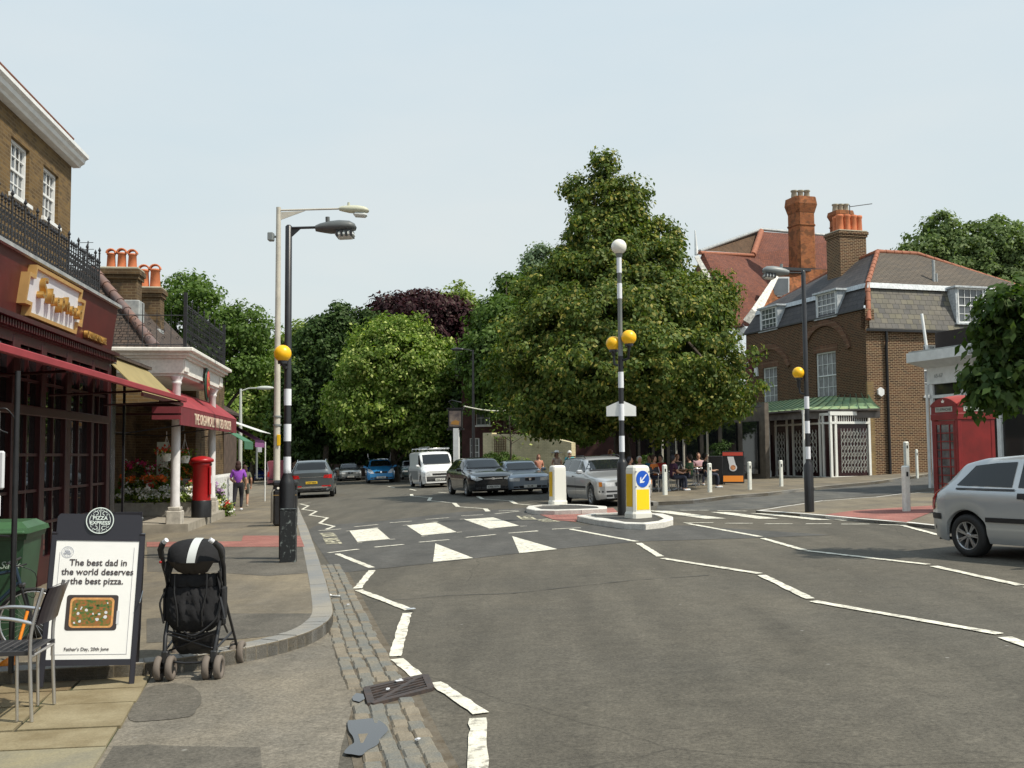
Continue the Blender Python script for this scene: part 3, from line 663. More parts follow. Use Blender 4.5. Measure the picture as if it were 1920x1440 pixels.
def ironwork(mb, a, b_, h, pitch=.12, heads=True, scroll=True, z0=0, thick=.009, seed=0):
    a = Vector(a); b_ = Vector(b_); ln = (b_ - a).length; d = (b_ - a) / ln; n = int(ln / pitch); g = random.Random(seed)
    mb.tube([a + Vector((0, 0, z0 + .08)), b_ + Vector((0, 0, z0 + .08))], .012, 4, sm=False); mb.tube([a + Vector((0, 0, z0 + h * .82)), b_ + Vector((0, 0, z0 + h * .82))], .012, 4, sm=False)
    for i in range(n + 1):
        p = a + d * (ln * i / n); big = i % 4 == 0; hh = h * (1.12 if big else .95)
        mb.tube([p + Vector((0, 0, z0)), p + Vector((0, 0, z0 + hh))], thick * (1.6 if big else 1), 4, sm=False)
        if heads:
            q = p + Vector((0, 0, z0 + hh)); mb.lathe([(.001, -.05), (.022, -.02), (.008, 0), (.028, .03), (.001, .09)], q, 6, False)
        if scroll and i < n:
            c = p + d * pitch * .5
            for zz, r_ in ((.25, .040), (.42, .048), (.60, .040), (.72, .03)):
                pts = [c + d * (r_ * math.cos(t)) * (1 - t * .06) + Vector((0, 0, z0 + h * zz + r_ * 1.1 * math.sin(t) * (1 - t * .06))) for t in [k * 2 * math.pi / 7 for k in range(9)]]
                mb.tube(pts, thick * .9, 3, cap=False, sm=False)
# --- restaurant house
H1 = thing('restaurant_house', OH1, AL, 'tall yellow brick house with white cornice over a maroon restaurant front, far left', 'building')
wl = MB(); wl.M = Matrix.Translation((-2.5, -18, 0)) @ FX
holes = [(18 + a, 18 + b_, c, d) for a, b_, c, d in ((4.30, 5.35, 6.74, 7.87), (2.33, 3.4, 6.76, 7.88), (0.1, 1.2, 6.76, 7.88), (-2.2, -1.1, 6.76, 7.88), (-4.5, -3.4, 6.76, 7.88))]
wall_holes(wl, 0, 24.3, 3.0, 9.0, holes, .14); wl.M = Matrix.Identity(4)
wl.bx(-10, -2.5, 6.25, 6.3, -.4, 9.0); wl.bx(-10, -2.52, -18, 6.24, 2.9, 3.0); wl.build('wall', M_brickL, H1)
for a, b_, c, d in holes: sash(H1, Matrix.Translation((-2.5, -18, 0)) @ FX @ Matrix.Translation((a, 0, c)), b_ - a, d - c, 4, 2)
cn = MB()
prof = [(-2.5, 8.36), (-2.34, 8.37), (-2.31, 8.42), (-2.24, 8.46), (-2.22, 8.54), (-2.15, 8.58), (-2.15, 8.66), (-2.5, 8.70)]
cn.prism([(x, -18, z) for x, z in prof], (0, 24.42, 0)); cn.build('cornice', M_white, H1, fix=True)
co = MB(); co.bx(-2.75, -2.46, -18, 6.36, 9.002, 9.06, .02); co.build('coping', mat('clay_coping', (.22, .09, .06), .85, var=.3, vscale=8), H1)
# shopfront
fa = MB(); fa.prism([(.0, -15, 3.42), (.10, -15, 4.2), (-.3, -15, 4.2), (-.3, -15, 3.42)], (0, 15, 0)); fa.build('fascia', M_maroon, H1, fix=True)
lc = MB(); lc.prism([(.16, -15.05, 4.2), (.16, -15.05, 4.25), (-.4, -15.05, 4.33), (-.4, -15.05, 4.2)], (0, 15.1, 0)); lc.build('lead_flashing', M_lead, H1, fix=True)
tr_ = MB(); tr_.bx(-2.5, -.42, -15, 0, 4.05, 4.2); tr_.bx(-.35, .0, -15, .0, 3.1, 3.24); tr_.build('terrace_floor', M_lead, H1)
dn = MB(); dn.bx(-.02, .14, -15, 0.03, 3.36, 3.42); dn.bx(-.02, .04, -15, .02, 3.24, 3.36)
for i in range(150): dn.bx(.04, .10, -14.95 + i * .1, -14.90 + i * .1, 3.26, 3.35)
dn.build('dentil_moulding', M_maroond, H1)
ir = MB(); ironwork(ir, (-.18, -14.5, 4.27), (-.18, -.15, 4.27), .70, .125, seed=1); ironwork(ir, (-.18, -.15, 4.27), (-2.3, -.15, 4.27), .78, .125, seed=2); ir.build('terrace_railing', M_iron, H1, uv=False)
# glazed front below
TIM = MB(); GL = MB()
posts = [(-14.5, .2), (-13.3, .1), (-12.1, .2), (-10.8, .1), (-9.5, .2), (-8.2, .1), (-7.0, .22), (-5.9, .1), (-4.72, .26), (-3.62, .2), (-2.45, .24), (-1.12, .12), (-.12, .2)]
for s0, wd in posts: TIM.bx(-.12, .02, s0 - wd / 2, s0 + wd / 2, -.35, 3.2, .01)
TIM.bx(-.10, .03, -14.5, -.1, 2.20, 2.33, .01); TIM.bx(-.10, .0, -14.5, -.1, -.35, .28)
TIM.bx(-.10, .01, -14.5, -.1, 3.1, 3.24)
for i in range(len(posts) - 1):
    a, b_ = posts[i][0], posts[i + 1][0]
    if i % 2 == 1 or i in (8, 10):
        m_ = (a + b_) / 2; TIM.bx(-.08, -.02, m_ - .02, m_ + .02, .28, 3.1)
        for z in (.75, 1.2, 1.68): TIM.bx(-.085, -.015, a, b_, z - .02, z + .02)
    TIM.bx(-.082, -.018, a, b_, 2.64, 2.68)
TIM.build('timber_frame', M_maroond, H1)
GL.quad((-.06, -14.5, .28), (-.06, -.12, .28), (-.06, -.12, 3.1), (-.06, -14.5, 3.1)); GL.build('shop_window', mat('shop_glass', (.008, .008, .009), .02, spec=.75), H1)
en = MB(); en.bx(-2.5, -.02, -.1, 0, -.4, 4.05); en.build('end_wall', mat('dark_stucco', (.03, .025, .03), .7, var=.3), H1)
# gold framed sign panel with stepped corners
fz = lambda z: .0 + (z - 3.42) / .78 * .10
def on_fascia(y, z, o=0): return Vector((fz(z) + o, y, z))
# corners measured on the picture: s -4.95..-1.95
sa, sb, za, zb = -4.78, -2.3, 3.50, 4.09
def stepped(e):
    a, b_, c, d = sa - e, sb + e, za - e, zb + e; h = .13; k = .22
    return [(a, c + h), (a, d - h), (a + k, d - h), (a + k, d), (b_ - k, d), (b_ - k, d - h), (b_, d - h), (b_, c + h), (b_ - k, c + h), (b_ - k, c), (a + k, c), (a + k, c + h)]
s_ = MB(); s_.prism([on_fascia(y, z) for y, z in stepped(0)], (.07, 0, 0)); s_.build('sign_panel', M_panel, H1, fix=True)
s_ = MB(); o_ = stepped(.035); n_ = len(o_); i_ = stepped(-.012)
for k in range(n_):
    a, b_, c, d = o_[k], o_[(k + 1) % n_], i_[(k + 1) % n_], i_[k]
    s_.prism([on_fascia(*a), on_fascia(*b_), on_fascia(*c), on_fascia(*d)], (.11, 0, 0))
s_.build('sign_frame', M_gold2, H1, fix=True)
FXT = FX @ UPX
def lett(ch, y, z, size, ext, x=.02, **k): return text('letter', ch, size, Matrix.Translation((fz(z) + x, y, z)) @ FXT, M_gold, H1, ext=ext, **k)
for ch, y, z, sz in (('S', -4.34, 3.72, .48), ('h', -3.98, 3.70, .34), ('e', -3.72, 3.70, .30), ('p', -3.47, 3.70, .36), ('h', -3.22, 3.69, .34), ('e', -2.98, 3.68, .30), ('r', -2.78, 3.68, .30), ('d', -2.55, 3.66, .36)):
    lett(ch, y * .94 - .2, z + .02, sz * .84, .045, x=.12, shear=.3, off=.004)
text('letter', 'DULWICH VILLAGE', .15, Matrix.Translation((fz(3.5) + .05, -1.22, 3.50)) @ FXT, M_gold, H1, ext=.03, off=.004, sx=.88)
# long awning
A_ = MB(); z0_, z1_ = 2.97, 2.62
A_.prism([(.06, -12, z0_), (1.28, -12, z1_), (1.28, -12, z1_ - .02), (.06, -12, z0_ - .02)], (0, 11.7, 0)); aw = A_.build('awning', M_awnred, H1, fix=True)
A_ = MB(); A_.bx(1.28, 1.33, -12, -.3, z1_ - .06, z1_ + .02, .01); A_.build('front_bar', M_awnred, aw)
for s0 in (-11, -7, -3.5, -.6): A_ = MB(); A_.tube([(.05, s0, 2.5), (.7, s0 + .3, 2.55), (1.28, s0, z1_ - .06)], .018, 6); A_.build('folding_arm', M_maroond, aw)
M_bulb = mat('warm_bulb', (1, .62, .2), emit=6)
for px, py in ((80, 702), (18, 693), (108, 707)):
    p = P(px, py, 15); q = Matrix.Rotation(-AL, 4, 'Z') @ (p - OL); b_ = MB(); b_.ball(q, .03 if px == 80 else .015, 8, 6); 
    b_.lathe([(.05, .03), (.02, .07), (.01, .2)], q, 8); b_.build('lit_lamp', [M_bulb], H1)
# wall lantern iron bracket at the left edge
b_ = MB(); b_.bx(.02, .10, -5.6, -5.5, 1.2, 2.2); b_.build('menu_case', M_white, H1)
# --- grocer: portico, awnings, low roof with chimneys
H2 = thing('grocer_building', OL + Matrix.Rotation(AL, 3, 'Z') @ Vector((-2, 9, 0)), AL, 'low tiled corner shop behind a white columned portico with iron balcony', 'building')
def loc2(p): return Vector(p) - Vector((-2, 9, 0))
class ML(MB):
    def __init__(s): super().__init__(); s.M = Matrix.Translation((2, -9, 0))
M_tileL = brickmat('old_clay_tiles', (.12, .085, .065), (.075, .058, .05), (.02, .016, .014), .17, .10, .012, .4, bump=.9, c3=(.05, .045, .04))
wl = ML(); wl.bx(-9, -2.6, .02, 7.4, -.4, 3.4); wl.bx(-9, -2.6, 7.4, 26, -.4, 4.25); wl.bx(-2.6, -.9, 13.3, 19, -.4, 4.1); wl.bx(-2.6, -2.0, 19, 26, -.4, 3.6); wl.build('wall', M_brickC, H2)  # dark brick stands in for the shadow behind the portico
rf = ML(); h = 2.0; zt = 6.5
e = [(-9, 7.5), (-.9, 7.5), (-.9, 19), (-9, 19)]; t_ = [(-9 + h, 7.5 + h), (-.9 - h, 7.5 + h), (-.9 - h, 19 - h), (-9 + h, 19 - h)]
for i in range(4):
    j = (i + 1) % 4; rf.quad((*e[i], 4.25), (*e[j], 4.25), (*t_[j], zt), (*t_[i], zt))
rf.quad(*[(*q, zt) for q in t_]); rf.build('roof', M_tileL, H2)
rd = ML(); n_ = 9
for i in range(n_):
    a = Vector((*e[1], 4.3)).lerp(Vector((*t_[1], zt + .03)), i / n_); b_ = Vector((*e[1], 4.3)).lerp(Vector((*t_[1], zt + .03)), (i + 1) / n_); rd.tube([a, b_], [.13, .105], 8)
rd.build('hip_tiles', mat('hip_tile', (.13, .10, .10), .8, col2=(.22, .12, .09), vscale=3), H2)
def chimney(root, c, w_, d_, z0, z1, pots, mbr, M0, potr=.11, poth=.5, cap=True, rows=1, arch=True):
    m = MB(); m.M = M0; m.bx(c[0] - w_ / 2, c[0] + w_ / 2, c[1] - d_ / 2, c[1] + d_ / 2, z0, z1 - .28)
    m.bx(c[0] - w_ / 2 - .05, c[0] + w_ / 2 + .05, c[1] - d_ / 2 - .05, c[1] + d_ / 2 + .05, z1 - .28, z1 - .17); m.bx(c[0] - w_ / 2 - .09, c[0] + w_ / 2 + .09, c[1] - d_ / 2 - .09, c[1] + d_ / 2 + .09, z1 - .17, z1 - .04)
    o = m.build('chimney', mbr, root)
    m = MB(); m.M = M0; m.bx(c[0] - w_ / 2 - .06, c[0] + w_ / 2 + .06, c[1] - d_ / 2 - .06, c[1] + d_ / 2 + .06, z1 - .04, z1 + .03, .02); m.build('flaunching', M_cap, o)
    for i in range(pots):
        for r_ in range(rows):
            x = c[0] + (i - (pots - 1) / 2) * (w_ - .1) / max(pots, 1); y = c[1] + (r_ - (rows - 1) / 2) * (d_ * .5)
            m = MB(); m.M = M0; hh = poth * random.uniform(.95, 1.05)
            m.lathe([(potr * 1.1, 0), (potr * 1.05, .04), (potr * .9, hh * .8), (potr * 1.05, hh * .82), (potr * 1.02, hh * .9), (potr * .8, hh * .9), (potr * .75, hh * .5)], (x, y, z1 + .02), 14)
            if arch:
                pts = [(x + potr * math.cos(t), y, z1 + .02 + hh * .9 + potr * .9 * math.sin(t)) for t in [math.pi * k / 8 for k in range(9)]]
                for dy in (-.06, 0, .06): m.tube([(p[0], p[1] + dy, p[2]) for p in pts], .028, 5)
            m.build('chimney_pot', M_pot, o)
    return o
T2 = Matrix.Translation((2, -9, 0))
chimney(H2, (-2.33, 10.1), .92, .6, 4, 6.62, 3, M_brickC, T2, .115, .48)
chimney(H2, (-2.35, 13.6), .75, .6, 4, 6.66, 2, M_brickC, T2, .15, .66)
an = ML(); an.tube([(-3.15, 9.9, 5.5), (-3.15, 9.9, 7.35)], .015, 5)
for zz, l_ in ((7.3, .22), (7.12, .25), (6.98, .25), (6.86, .2)): an.tube([(-3.15 - l_, 9.9, zz), (-3.15 + l_ * .6, 9.9, zz + .01)], .008, 4)
an.build('television_aerial', M_iron, H2)
for q_ in ((9.6, 10.2, 4.9, 5.75), (12.2, 12.8, 4.6, 5.3)): dm = ML(); dm.bx(-2.3, -1.75, *q_, .02); dm.build('dormer', M_lead, H2)
# portico
pt = ML(); pt.bx(-2.6, -.14, 7.0, 13.1, 3.62, 3.98); pt.bx(-2.6, -.06, 6.93, 13.18, 3.98, 4.04); pt.bx(-2.6, .02, 6.86, 13.25, 4.04, 4.12); pt.bx(-2.6, .12, 6.75, 13.35, 4.12, 4.22, .02)
pt.bx(-2.6, -.2, 7.06, 13.0, 3.56, 3.62)
for s0 in (7.05, 12.6): pt.bx(-.14, -.10, s0, s0 + .5, 3.66, 3.94, .01)
pt.build('entablature', mat('flaking_white', (.72, .70, .65), .7, var=.08, vscale=3, speck=.1, sscale=14), H2)
M_col = mat('column_paint', (.68, .66, .66), .5, var=.1, vscale=5)
for s0 in (7.15, 12.6):
    c_ = ML(); c_.lathe([(.115, .45), (.12, .5), (.108, .6), (.105, 2.2), (.095, 3.35), (.12, 3.38), (.12, 3.42), (.10, 3.44), (.14, 3.5), (.15, 3.56)], (-.32, s0, 0), 20); col_ = c_.build('column', M_col, H2)
    c_ = ML(); c_.bx(-.5, -.14, s0 - .18, s0 + .18, -.3, .36, .02); c_.bx(-.47, -.17, s0 - .15, s0 + .15, .36, .45, .02); c_.build('plinth', mat('worn_stone', (.42, .39, .34), .85, var=.25, vscale=6), col_)
ir = ML(); ironwork(ir, (-.1, 6.95, 4.22), (-.1, 13.2, 4.22), 1.05, .22, seed=3, thick=.007); ironwork(ir, (-2.4, 6.95, 4.22), (-.1, 6.95, 4.22), .95, .3, heads=False, seed=4, thick=.007)
for s0 in (6.95, 13.2): ir.bx(-.14, -.06, s0 - .04, s0 + .04, 4.22, 5.55)
ir.build('balcony_railing', M_iron, H2, uv=False)
ov = ML(); ov.lathe([(.001, 0), (.27, 0), (.30, .03), (.27, .06), (.001, .06)], (-.1, 10.0, 3.55), 24, M=Matrix.Diagonal((1, 1, 1, 1)) @ Matrix.Rotation(math.pi / 2, 4, 'Y') @ Matrix.Diagonal((1.55, 1, 1, 1)))
o = ov.build('oval_sign', mat('sign_green', (.02, .06, .04), .4), H2)
ov = ML(); ov.lathe([(.001, 0), (.23, 0), (.23, .012), (.001, .012)], (-.035, 10.0, 3.55), 24, M=Matrix.Rotation(math.pi / 2, 4, 'Y') @ Matrix.Diagonal((1.55, 1, 1, 1))); ov.build('sign_face', mat('sign_red', (.45, .05, .04), .5), o)
for k, w_ in enumerate(('Ro', 'cca')): text('letter', w_, .2, T2 @ Matrix.Translation((-.018, 10.0, 3.6 - .2 * k)) @ FXT, M_gold2, o, ext=.004)
pd = ML(); pd.prism([(-2.6, 6.95, -.35), (0.02, 6.95, -.35), (.02, 12.9, -.35), (-.3, 13.4, -.35), (-2.6, 13.4, -.35)], (0, 0, .40)); pd.build('podium', mat('podium_stone', (.30, .27, .22), .85, var=.2, vscale=3, bump=.2), H2, fix=True)
# olive awning
A_ = MB(); A_.M = Matrix.Translation((2, -9, 0)); q = [(-.3, .15, 3.45), (-.3, 3.8, 3.45), (.4, 3.8, 2.75), (.4, .15, 2.75)]
A_.prism([q[0], q[3], (.4, .15, 2.73), (-.3, .15, 3.43)], (0, 3.65, 0)); o = A_.build('awning', M_awnol, H2, fix=True)
A_ = ML(); A_.bx(.4, .44, .1, 3.85, 2.69, 2.76); A_.bx(-1.5, .4, 3.80, 3.85, 2.68, 2.74); A_.bx(-2.6, .4, 3.8, 3.84, 2.50, 2.54); A_.build('front_bar', M_maroond, o)
A_ = ML(); A_.prism([(-1.3, .1, 3.47), (-.22, .1, 3.44), (-.22, .1, 3.50), (-1.3, .1, 3.62)], (0, 3.8, 0)); A_.bx(-2.6, -1.3, .1, 6.9, 3.4, 3.5); A_.build('lean_to_roof', M_tileL, H2, fix=True)
bw_ = ML(); bw_.bx(-2.0, -.35, 5.2, 5.3, 2.8, 3.3); bw_.build('brick_panel', M_brickL, H2)
dk = MB(); dk.M = Matrix.Translation((2, -9, 0)); dk.bx(-.42, -.12, .25, .55, -.4, 3.3, .01); dk.bx(-.10, -.06, .95, 1.0, -.3, 3.0); dk.bx(-1.5, -.42, .3, .4, -.4, 3.2); dk.build('shop_pier', mat('black_gloss', (.012, .011, .014), .25), H2)
# red grocer awning with valance
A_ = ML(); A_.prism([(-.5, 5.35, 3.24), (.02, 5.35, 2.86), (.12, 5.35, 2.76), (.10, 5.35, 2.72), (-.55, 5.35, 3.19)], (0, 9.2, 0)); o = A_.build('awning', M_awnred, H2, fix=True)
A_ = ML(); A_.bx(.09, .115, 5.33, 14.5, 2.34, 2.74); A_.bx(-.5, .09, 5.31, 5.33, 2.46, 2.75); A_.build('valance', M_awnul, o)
M_let = mat('cream_lettering', (.62, .50, .38), .7)
text('lettering', 'THE ORGANICALLY MINDED GROCER', .36, T2 @ Matrix.Translation((.12, 10.2, 2.41)) @ FXT, M_let, o, ext=.004, sx=1.0, off=.006)
for s0 in (5.6, 9.5, 14): A_ = ML(); A_.tube([(-2.5, s0 + .8, 2.25), (-1.2, s0 + .5, 2.18), (.08, s0, 2.34)], .015, 5); A_.build('awning_arm', M_iron, o)
# dotted panel, speaker, baskets
pn = ML(); pn.bx(-1.72, -1.42, 11.9, 11.95, .2, 2.05); o = pn.build('dotted_panel', mat('pale_panel', (.55, .62, .55), .6), H2)
dt = ML(); random.seed(9)
for i in range(34):
    x, z, r_ = random.uniform(-1.69, -1.45), random.uniform(.5, 1.6), random.choice((.012, .02, .03, .012)); dt.lathe([(.001, 0), (r_, 0), (r_, .004), (.001, .004)], (x, 11.895, z), 8, M=Matrix.Rotation(math.pi / 2, 4, 'X'))
dt.build('dots', mat('dot_red', (.5, .06, .08), .6), o)
sp = ML(); sp.bx(-1.25, -.95, 11.5, 11.8, 2.35, 2.75, .02); sp.build('wall_speaker', M_iron, H2)
# shops further along with green and purple awnings
H3 = thing('shop_terrace', OL + Matrix.Rotation(AL, 3, 'Z') @ Vector((-4, 30, 0)), AL, 'far low shop terrace with green and purple awnings beyond the grocer', 'building')
T3 = Matrix.Translation((4, -30, 0)); b_ = MB(); b_.M = T3; b_.bx(-9, -2.3, 26.05, 33, -.9, 3.6); b_.build('wall', mat('dim_brick', (.09, .06, .045), .9, var=.3), H3)
b_ = MB(); b_.M = T3; b_.prism([(-2.1, 26.0, 3.5), (-2.1, 26.0, 3.6), (-5.5, 26.0, 5.6), (-9, 26.0, 3.6), (-9, 26.0, 3.5)], (0, 7.2, 0)); b_.build('roof', M_tileL, H3, fix=True)
for col, s0, s1, z_, tf in (((.05, .16, .09), 18.6, 21.0, 2.15, -.15), ((.26, .09, .24), 22.2, 25.3, 2.25, -.2), ((.6, .6, .58), 21.4, 25.6, 2.55, .05)):
    b_ = MB(); b_.M = T3; b_.prism([(-2.2, s0, 3.35), (tf, s0, z_), (tf, s0, z_ - .02), (-2.2, s0, 3.33)], (0, s1 - s0, 0))
    if z_ < 2.5: b_.bx(tf, tf + .02, s0, s1, z_ - .28, z_)
    b_.build('awning', mat('canvas_%d' % int(col[0] * 100), col, .85, var=.1), H3, fix=True)
b_ = MB(); b_.M = T3; b_.tube([(-.1, 24.9, -.5), (-.1, 24.9, 2.2)], .03, 6); b_.build('awning_post', M_white, H3)
# ================================================================ right-hand buildings
M_brickR = brickmat('brown_brick', (.105, .042, .020), (.038, .020, .013), (.36, .27, .17), .225, .075, .011, .3, stain=(.06, .04, .025), stainpos=.66, c3=(.17, .10, .045))
M_brickF = brickmat('front_brick', (.105, .045, .024), (.045, .024, .016), (.22, .155, .09), .225, .075, .010, .35, c3=(.09, .05, .03))  # front wall brick with darker mortar than the side wall
M_brickO = brickmat('orange_brick', (.38, .13, .045), (.27, .085, .035), (.25, .14, .08), .225, .075, .010, .3, stain=(.13, .06, .03), stainpos=.5)
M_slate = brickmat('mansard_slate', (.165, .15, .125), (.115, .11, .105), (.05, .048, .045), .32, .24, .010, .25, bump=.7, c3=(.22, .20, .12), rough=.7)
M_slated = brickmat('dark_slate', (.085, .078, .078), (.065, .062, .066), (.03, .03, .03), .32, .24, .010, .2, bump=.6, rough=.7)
M_slateu = brickmat('upper_slate', (.13, .105, .08), (.10, .085, .07), (.04, .035, .03), .30, .13, .014, .2, bump=.8, rough=.75)
M_rtile = brickmat('red_roof_tiles', (.24, .088, .055), (.15, .062, .045), (.06, .03, .025), .17, .11, .012, .25, bump=.8, c3=(.15, .07, .06))
M_btile = brickmat('brown_roof_tiles', (.14, .085, .05), (.10, .065, .04), (.05, .03, .02), .17, .11, .012, .3, bump=.8)
M_copper = mat('copper_patina', (.20, .33, .19), .65, col2=(.31, .38, .18), vscale=2.5, speck=.1, sscale=20)
M_ridge = mat('ridge_tile', (.30, .11, .06), .8, var=.2, vscale=5)
M_flash = mat('lead_white', (.55, .58, .60), .5, col2=(.30, .33, .35), vscale=9)
AR = math.atan2(.287, .958); OR = Vector((15.2, 44.4, 0))
BX = Matrix.Rotation(-math.pi / 2, 4, 'Z')     # canonical facing -Y -> local -X
Ri = Matrix.Rotation(-AR, 4, 'Z') @ Matrix.Translation(-OR)
HR = thing('corner_house', OR, AR, 'brown brick corner house with slate mansard roof and green copper canopy', 'building')
# front facade along local y (b), facing -x; canonical x runs towards -y
LF = 10.2; Zf = 7.73
w_ = MB(); w_.M = Matrix.Translation((0, LF, 0)) @ BX
def fy(b): return LF - b
W1 = (fy(8.6), fy(7.25), 3.95, 5.85); W2 = (fy(3.85), fy(2.25), 4.0, 6.15)
wall_holes(w_, 0, LF, -.4, Zf, [W1, W2], .12); w_.build('front_wall', M_brickF, HR)
w_ = MB(); Zs = 6.86; S1 = (2.9, 4.25, 4.0, 6.25)
wall_holes(w_, 0, 12, -.4, Zs, [S1], .12); w_.bx(0, .25, .001, .3, Zs, Zf); w_.bx(.01, .45, .01, .45, 6.8, Zf - .01); w_.build('side_wall', M_brickR, HR)
q_ = MB(); q_.bx(-.03, .28, -.035, .05, -.4, 4.6); q_.build('quoin', brickmat('yellow_brick', (.30, .21, .09), (.22, .15, .07), (.2, .15, .1), .225, .075, .011, .4), HR)
M_net = mat('net_curtain', (.22, .22, .22), .5, var=.25, vscale=5, spec=.6)
MF = Matrix.Translation((0, LF, 0)) @ BX
for W in (W1, W2): sash(HR, MF @ Matrix.Translation((W[0], 0, W[2])), W[1] - W[0], W[3] - W[2], 3 if W is W1 else 4, 2, curtain=M_net)
sash(HR, Matrix.Translation((S1[0], 0, S1[2])), S1[1] - S1[0], S1[3] - S1[2], 4, 2)
# arches
M_arch = brickmat('arch_brick', (.15, .06, .035), (.09, .04, .026), (.26, .19, .12), .075, .225, .010, .3)
for W, rise, zs in ((W1, 1.05, 5.7), (W2, 1.25, 6.1)):
    cx = (W[0] + W[1]) / 2; hw = 1.75; m = MB(); m.M = MF; n = 20
    Rr = (hw ** 2 + rise ** 2) / (2 * rise); th = math.asin(hw / Rr)
    for ra, rb_, dep in ((Rr, Rr + .26, .09),):
        for i in range(n):
            t0, t1 = -th + 2 * th * i / n, -th + 2 * th * (i + 1) / n
            pp = [(cx + r_ * math.sin(t), -dep, zs + r_ * math.cos(t) - Rr + rise) for r_, t in ((ra, t0), (rb_, t0), (rb_, t1), (ra, t1))]; m.prism(pp, (0, dep + .01, 0))
    m.bx(W[0] - .15, W[1] + .15, -.012, .05, W[3] + .002, W[3] + .30)
    m.build('brick_arch', M_arch, HR, fix=True)
# mansard
mb = MB(); i_ = .6; ze = 8.95
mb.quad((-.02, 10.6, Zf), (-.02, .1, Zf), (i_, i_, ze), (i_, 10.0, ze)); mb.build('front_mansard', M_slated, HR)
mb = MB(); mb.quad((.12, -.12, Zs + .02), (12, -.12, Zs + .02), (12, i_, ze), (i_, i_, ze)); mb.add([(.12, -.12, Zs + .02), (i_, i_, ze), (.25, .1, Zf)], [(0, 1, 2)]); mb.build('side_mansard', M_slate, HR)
ru = MB(); A1 = (2.85, 2.9, 10.9); A2 = (5.0, 2.9, 10.9); A3 = (9.6, .9, 9.02); A4 = (2.6, 6.6, 10.5); A5 = (.8, 10.2, 9.0)
ru.quad((i_ - .05, i_ - .05, ze + .02), (9.7, i_ - .05, ze + .02), A2, A1); ru.add([(9.7, i_ - .05, ze + .02), A3, A2], [(0, 1, 2)])
ru.build('side_roof', M_slateu, HR)
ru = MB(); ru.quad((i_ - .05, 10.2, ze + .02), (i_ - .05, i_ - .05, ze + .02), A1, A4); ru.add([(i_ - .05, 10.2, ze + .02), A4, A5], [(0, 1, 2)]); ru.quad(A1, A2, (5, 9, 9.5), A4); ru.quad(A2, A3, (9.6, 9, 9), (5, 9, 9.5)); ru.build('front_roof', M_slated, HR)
rg = MB()
for a, b_ in ((A1, A2), (A2, A3), (A1, A4), (A4, A5), ((i_, i_, ze), A1), ((.1, -.08, Zs + .4), (i_, i_, ze))):
    a, b_ = Vector(a), Vector(b_); k = max(2, int((b_ - a).length / .4))
    for i in range(k): rg.tube([a.lerp(b_, i / k), a.lerp(b_, (i + .97) / k)], [.12, .105], 8)
rg.build('ridge_tiles', M_ridge, HR)
fl_ = MB(); fl_.prism([(i_ - .16, i_ - .16, ze - .22), (12, i_ - .16, ze - .22), (12, i_ - .05, ze + .03), (i_ - .05, i_ - .05, ze + .03)], (0, -.04, 0)); fl_.prism([(i_ - .15, i_, ze - .2), (i_ - .15, 10, ze - .2), (i_ - .04, 10, ze + .03), (i_ - .04, i_, ze + .03)], (-.04, 0, 0)); fl_.build('lead_band', M_flash, HR, fix=True)
gt = MB(); gt.bx(-.02, 12, -.2, -.06, Zs - .10, Zs + .01); gt.tube([(.95, -.12, Zs - .1), (.95, -.12, Zs - .5), (.95, -.08, Zs - .7), (.95, -.08, 0)], .06, 8); gt.bx(-.08, .0, 0, LF, Zf - .01, Zf + .05); gt.build('gutter', M_black, HR)
def dormer(M, wd, ht, dp, cols=4, wopen=.0, fm=M_flash):
    m = MB(); m.M = M; m.prism([(-.10, 0, 0), (-.10, dp, ht), (-.10, 0, ht)], (.08, 0, 0)); m.prism([(wd + .02, 0, 0), (wd + .02, dp, ht), (wd + .02, 0, ht)], (.08, 0, 0))
    m.bx(-.2, wd + .2, -.12, dp, ht + .0, ht + .09, .01); m.bx(-.15, wd + .15, -.08, .1, -.08, -.01); o = m.build('dormer', fm, HR, fix=True)
    m = MB(); m.M = M; m.quad((0, .06, 0), (wd, .06, 0), (wd, .06, ht), (0, .06, ht)); m.build('interior', M_dglass, o)
    sash(o, M @ Matrix.Translation((0, -.08, 0)), wd, ht, cols, 2, sill=False)
for b0, wdd in ((8.7, 1.5), (3.65, 1.5)): dormer(MF @ Matrix.Translation((fy(b0), .02, Zf + .02)), wdd, 1.1, .75)
dormer(Matrix.Translation((4.75, -.05, Zs + .4)), 1.4, 1.55, .9)
sp_ = MB(); sp_.tube([(4.3, .9, 9.2), (4.3, .9, 10.2)], .07, 8); sp_.tube([(4.45, .9, 9.1), (4.45, .9, 9.6)], .05, 8); sp_.build('soil_pipe', M_lead, HR)
# satellite / alarm boxes
al = MB(); al.M = Matrix.Translation((.62, -.10, 4.15)); al.prism([(.17 * math.cos(t), 0, .2 * math.sin(t)) for t in [math.pi / 3 * k + math.pi / 6 for k in range(6)]], (0, .1, 0)); al.build('alarm_box', M_white, HR, fix=True)
al = MB(); al.M = MF; al.prism([(fy(9.15) - .15, -.1, 5.5), (fy(9.15) + .15, -.1, 5.5), (fy(9.15) + .08, -.1, 5.95), (fy(9.15) - .12, -.1, 5.95)], (0, .1, 0)); al.build('alarm_box', M_white, HR, fix=True)
chimney(HR, (2.35, 4.6), 1.45, 1.1, 8.6, 12.1, 0, M_brickR, Matrix.Identity(4))
for k, (x, y) in enumerate(((1.85, 4.35), (2.2, 4.3), (2.55, 4.3), (2.88, 4.35), (2.0, 4.85), (2.7, 4.85))):
    m = MB(); m.lathe([(.19, 0), (.18, .04), (.165, .65), (.19, .7), (.19, .8), (.14, .82), (.13, .5)], (x, y, 12.1), 14); m.build('chimney_pot', M_pot, HR)
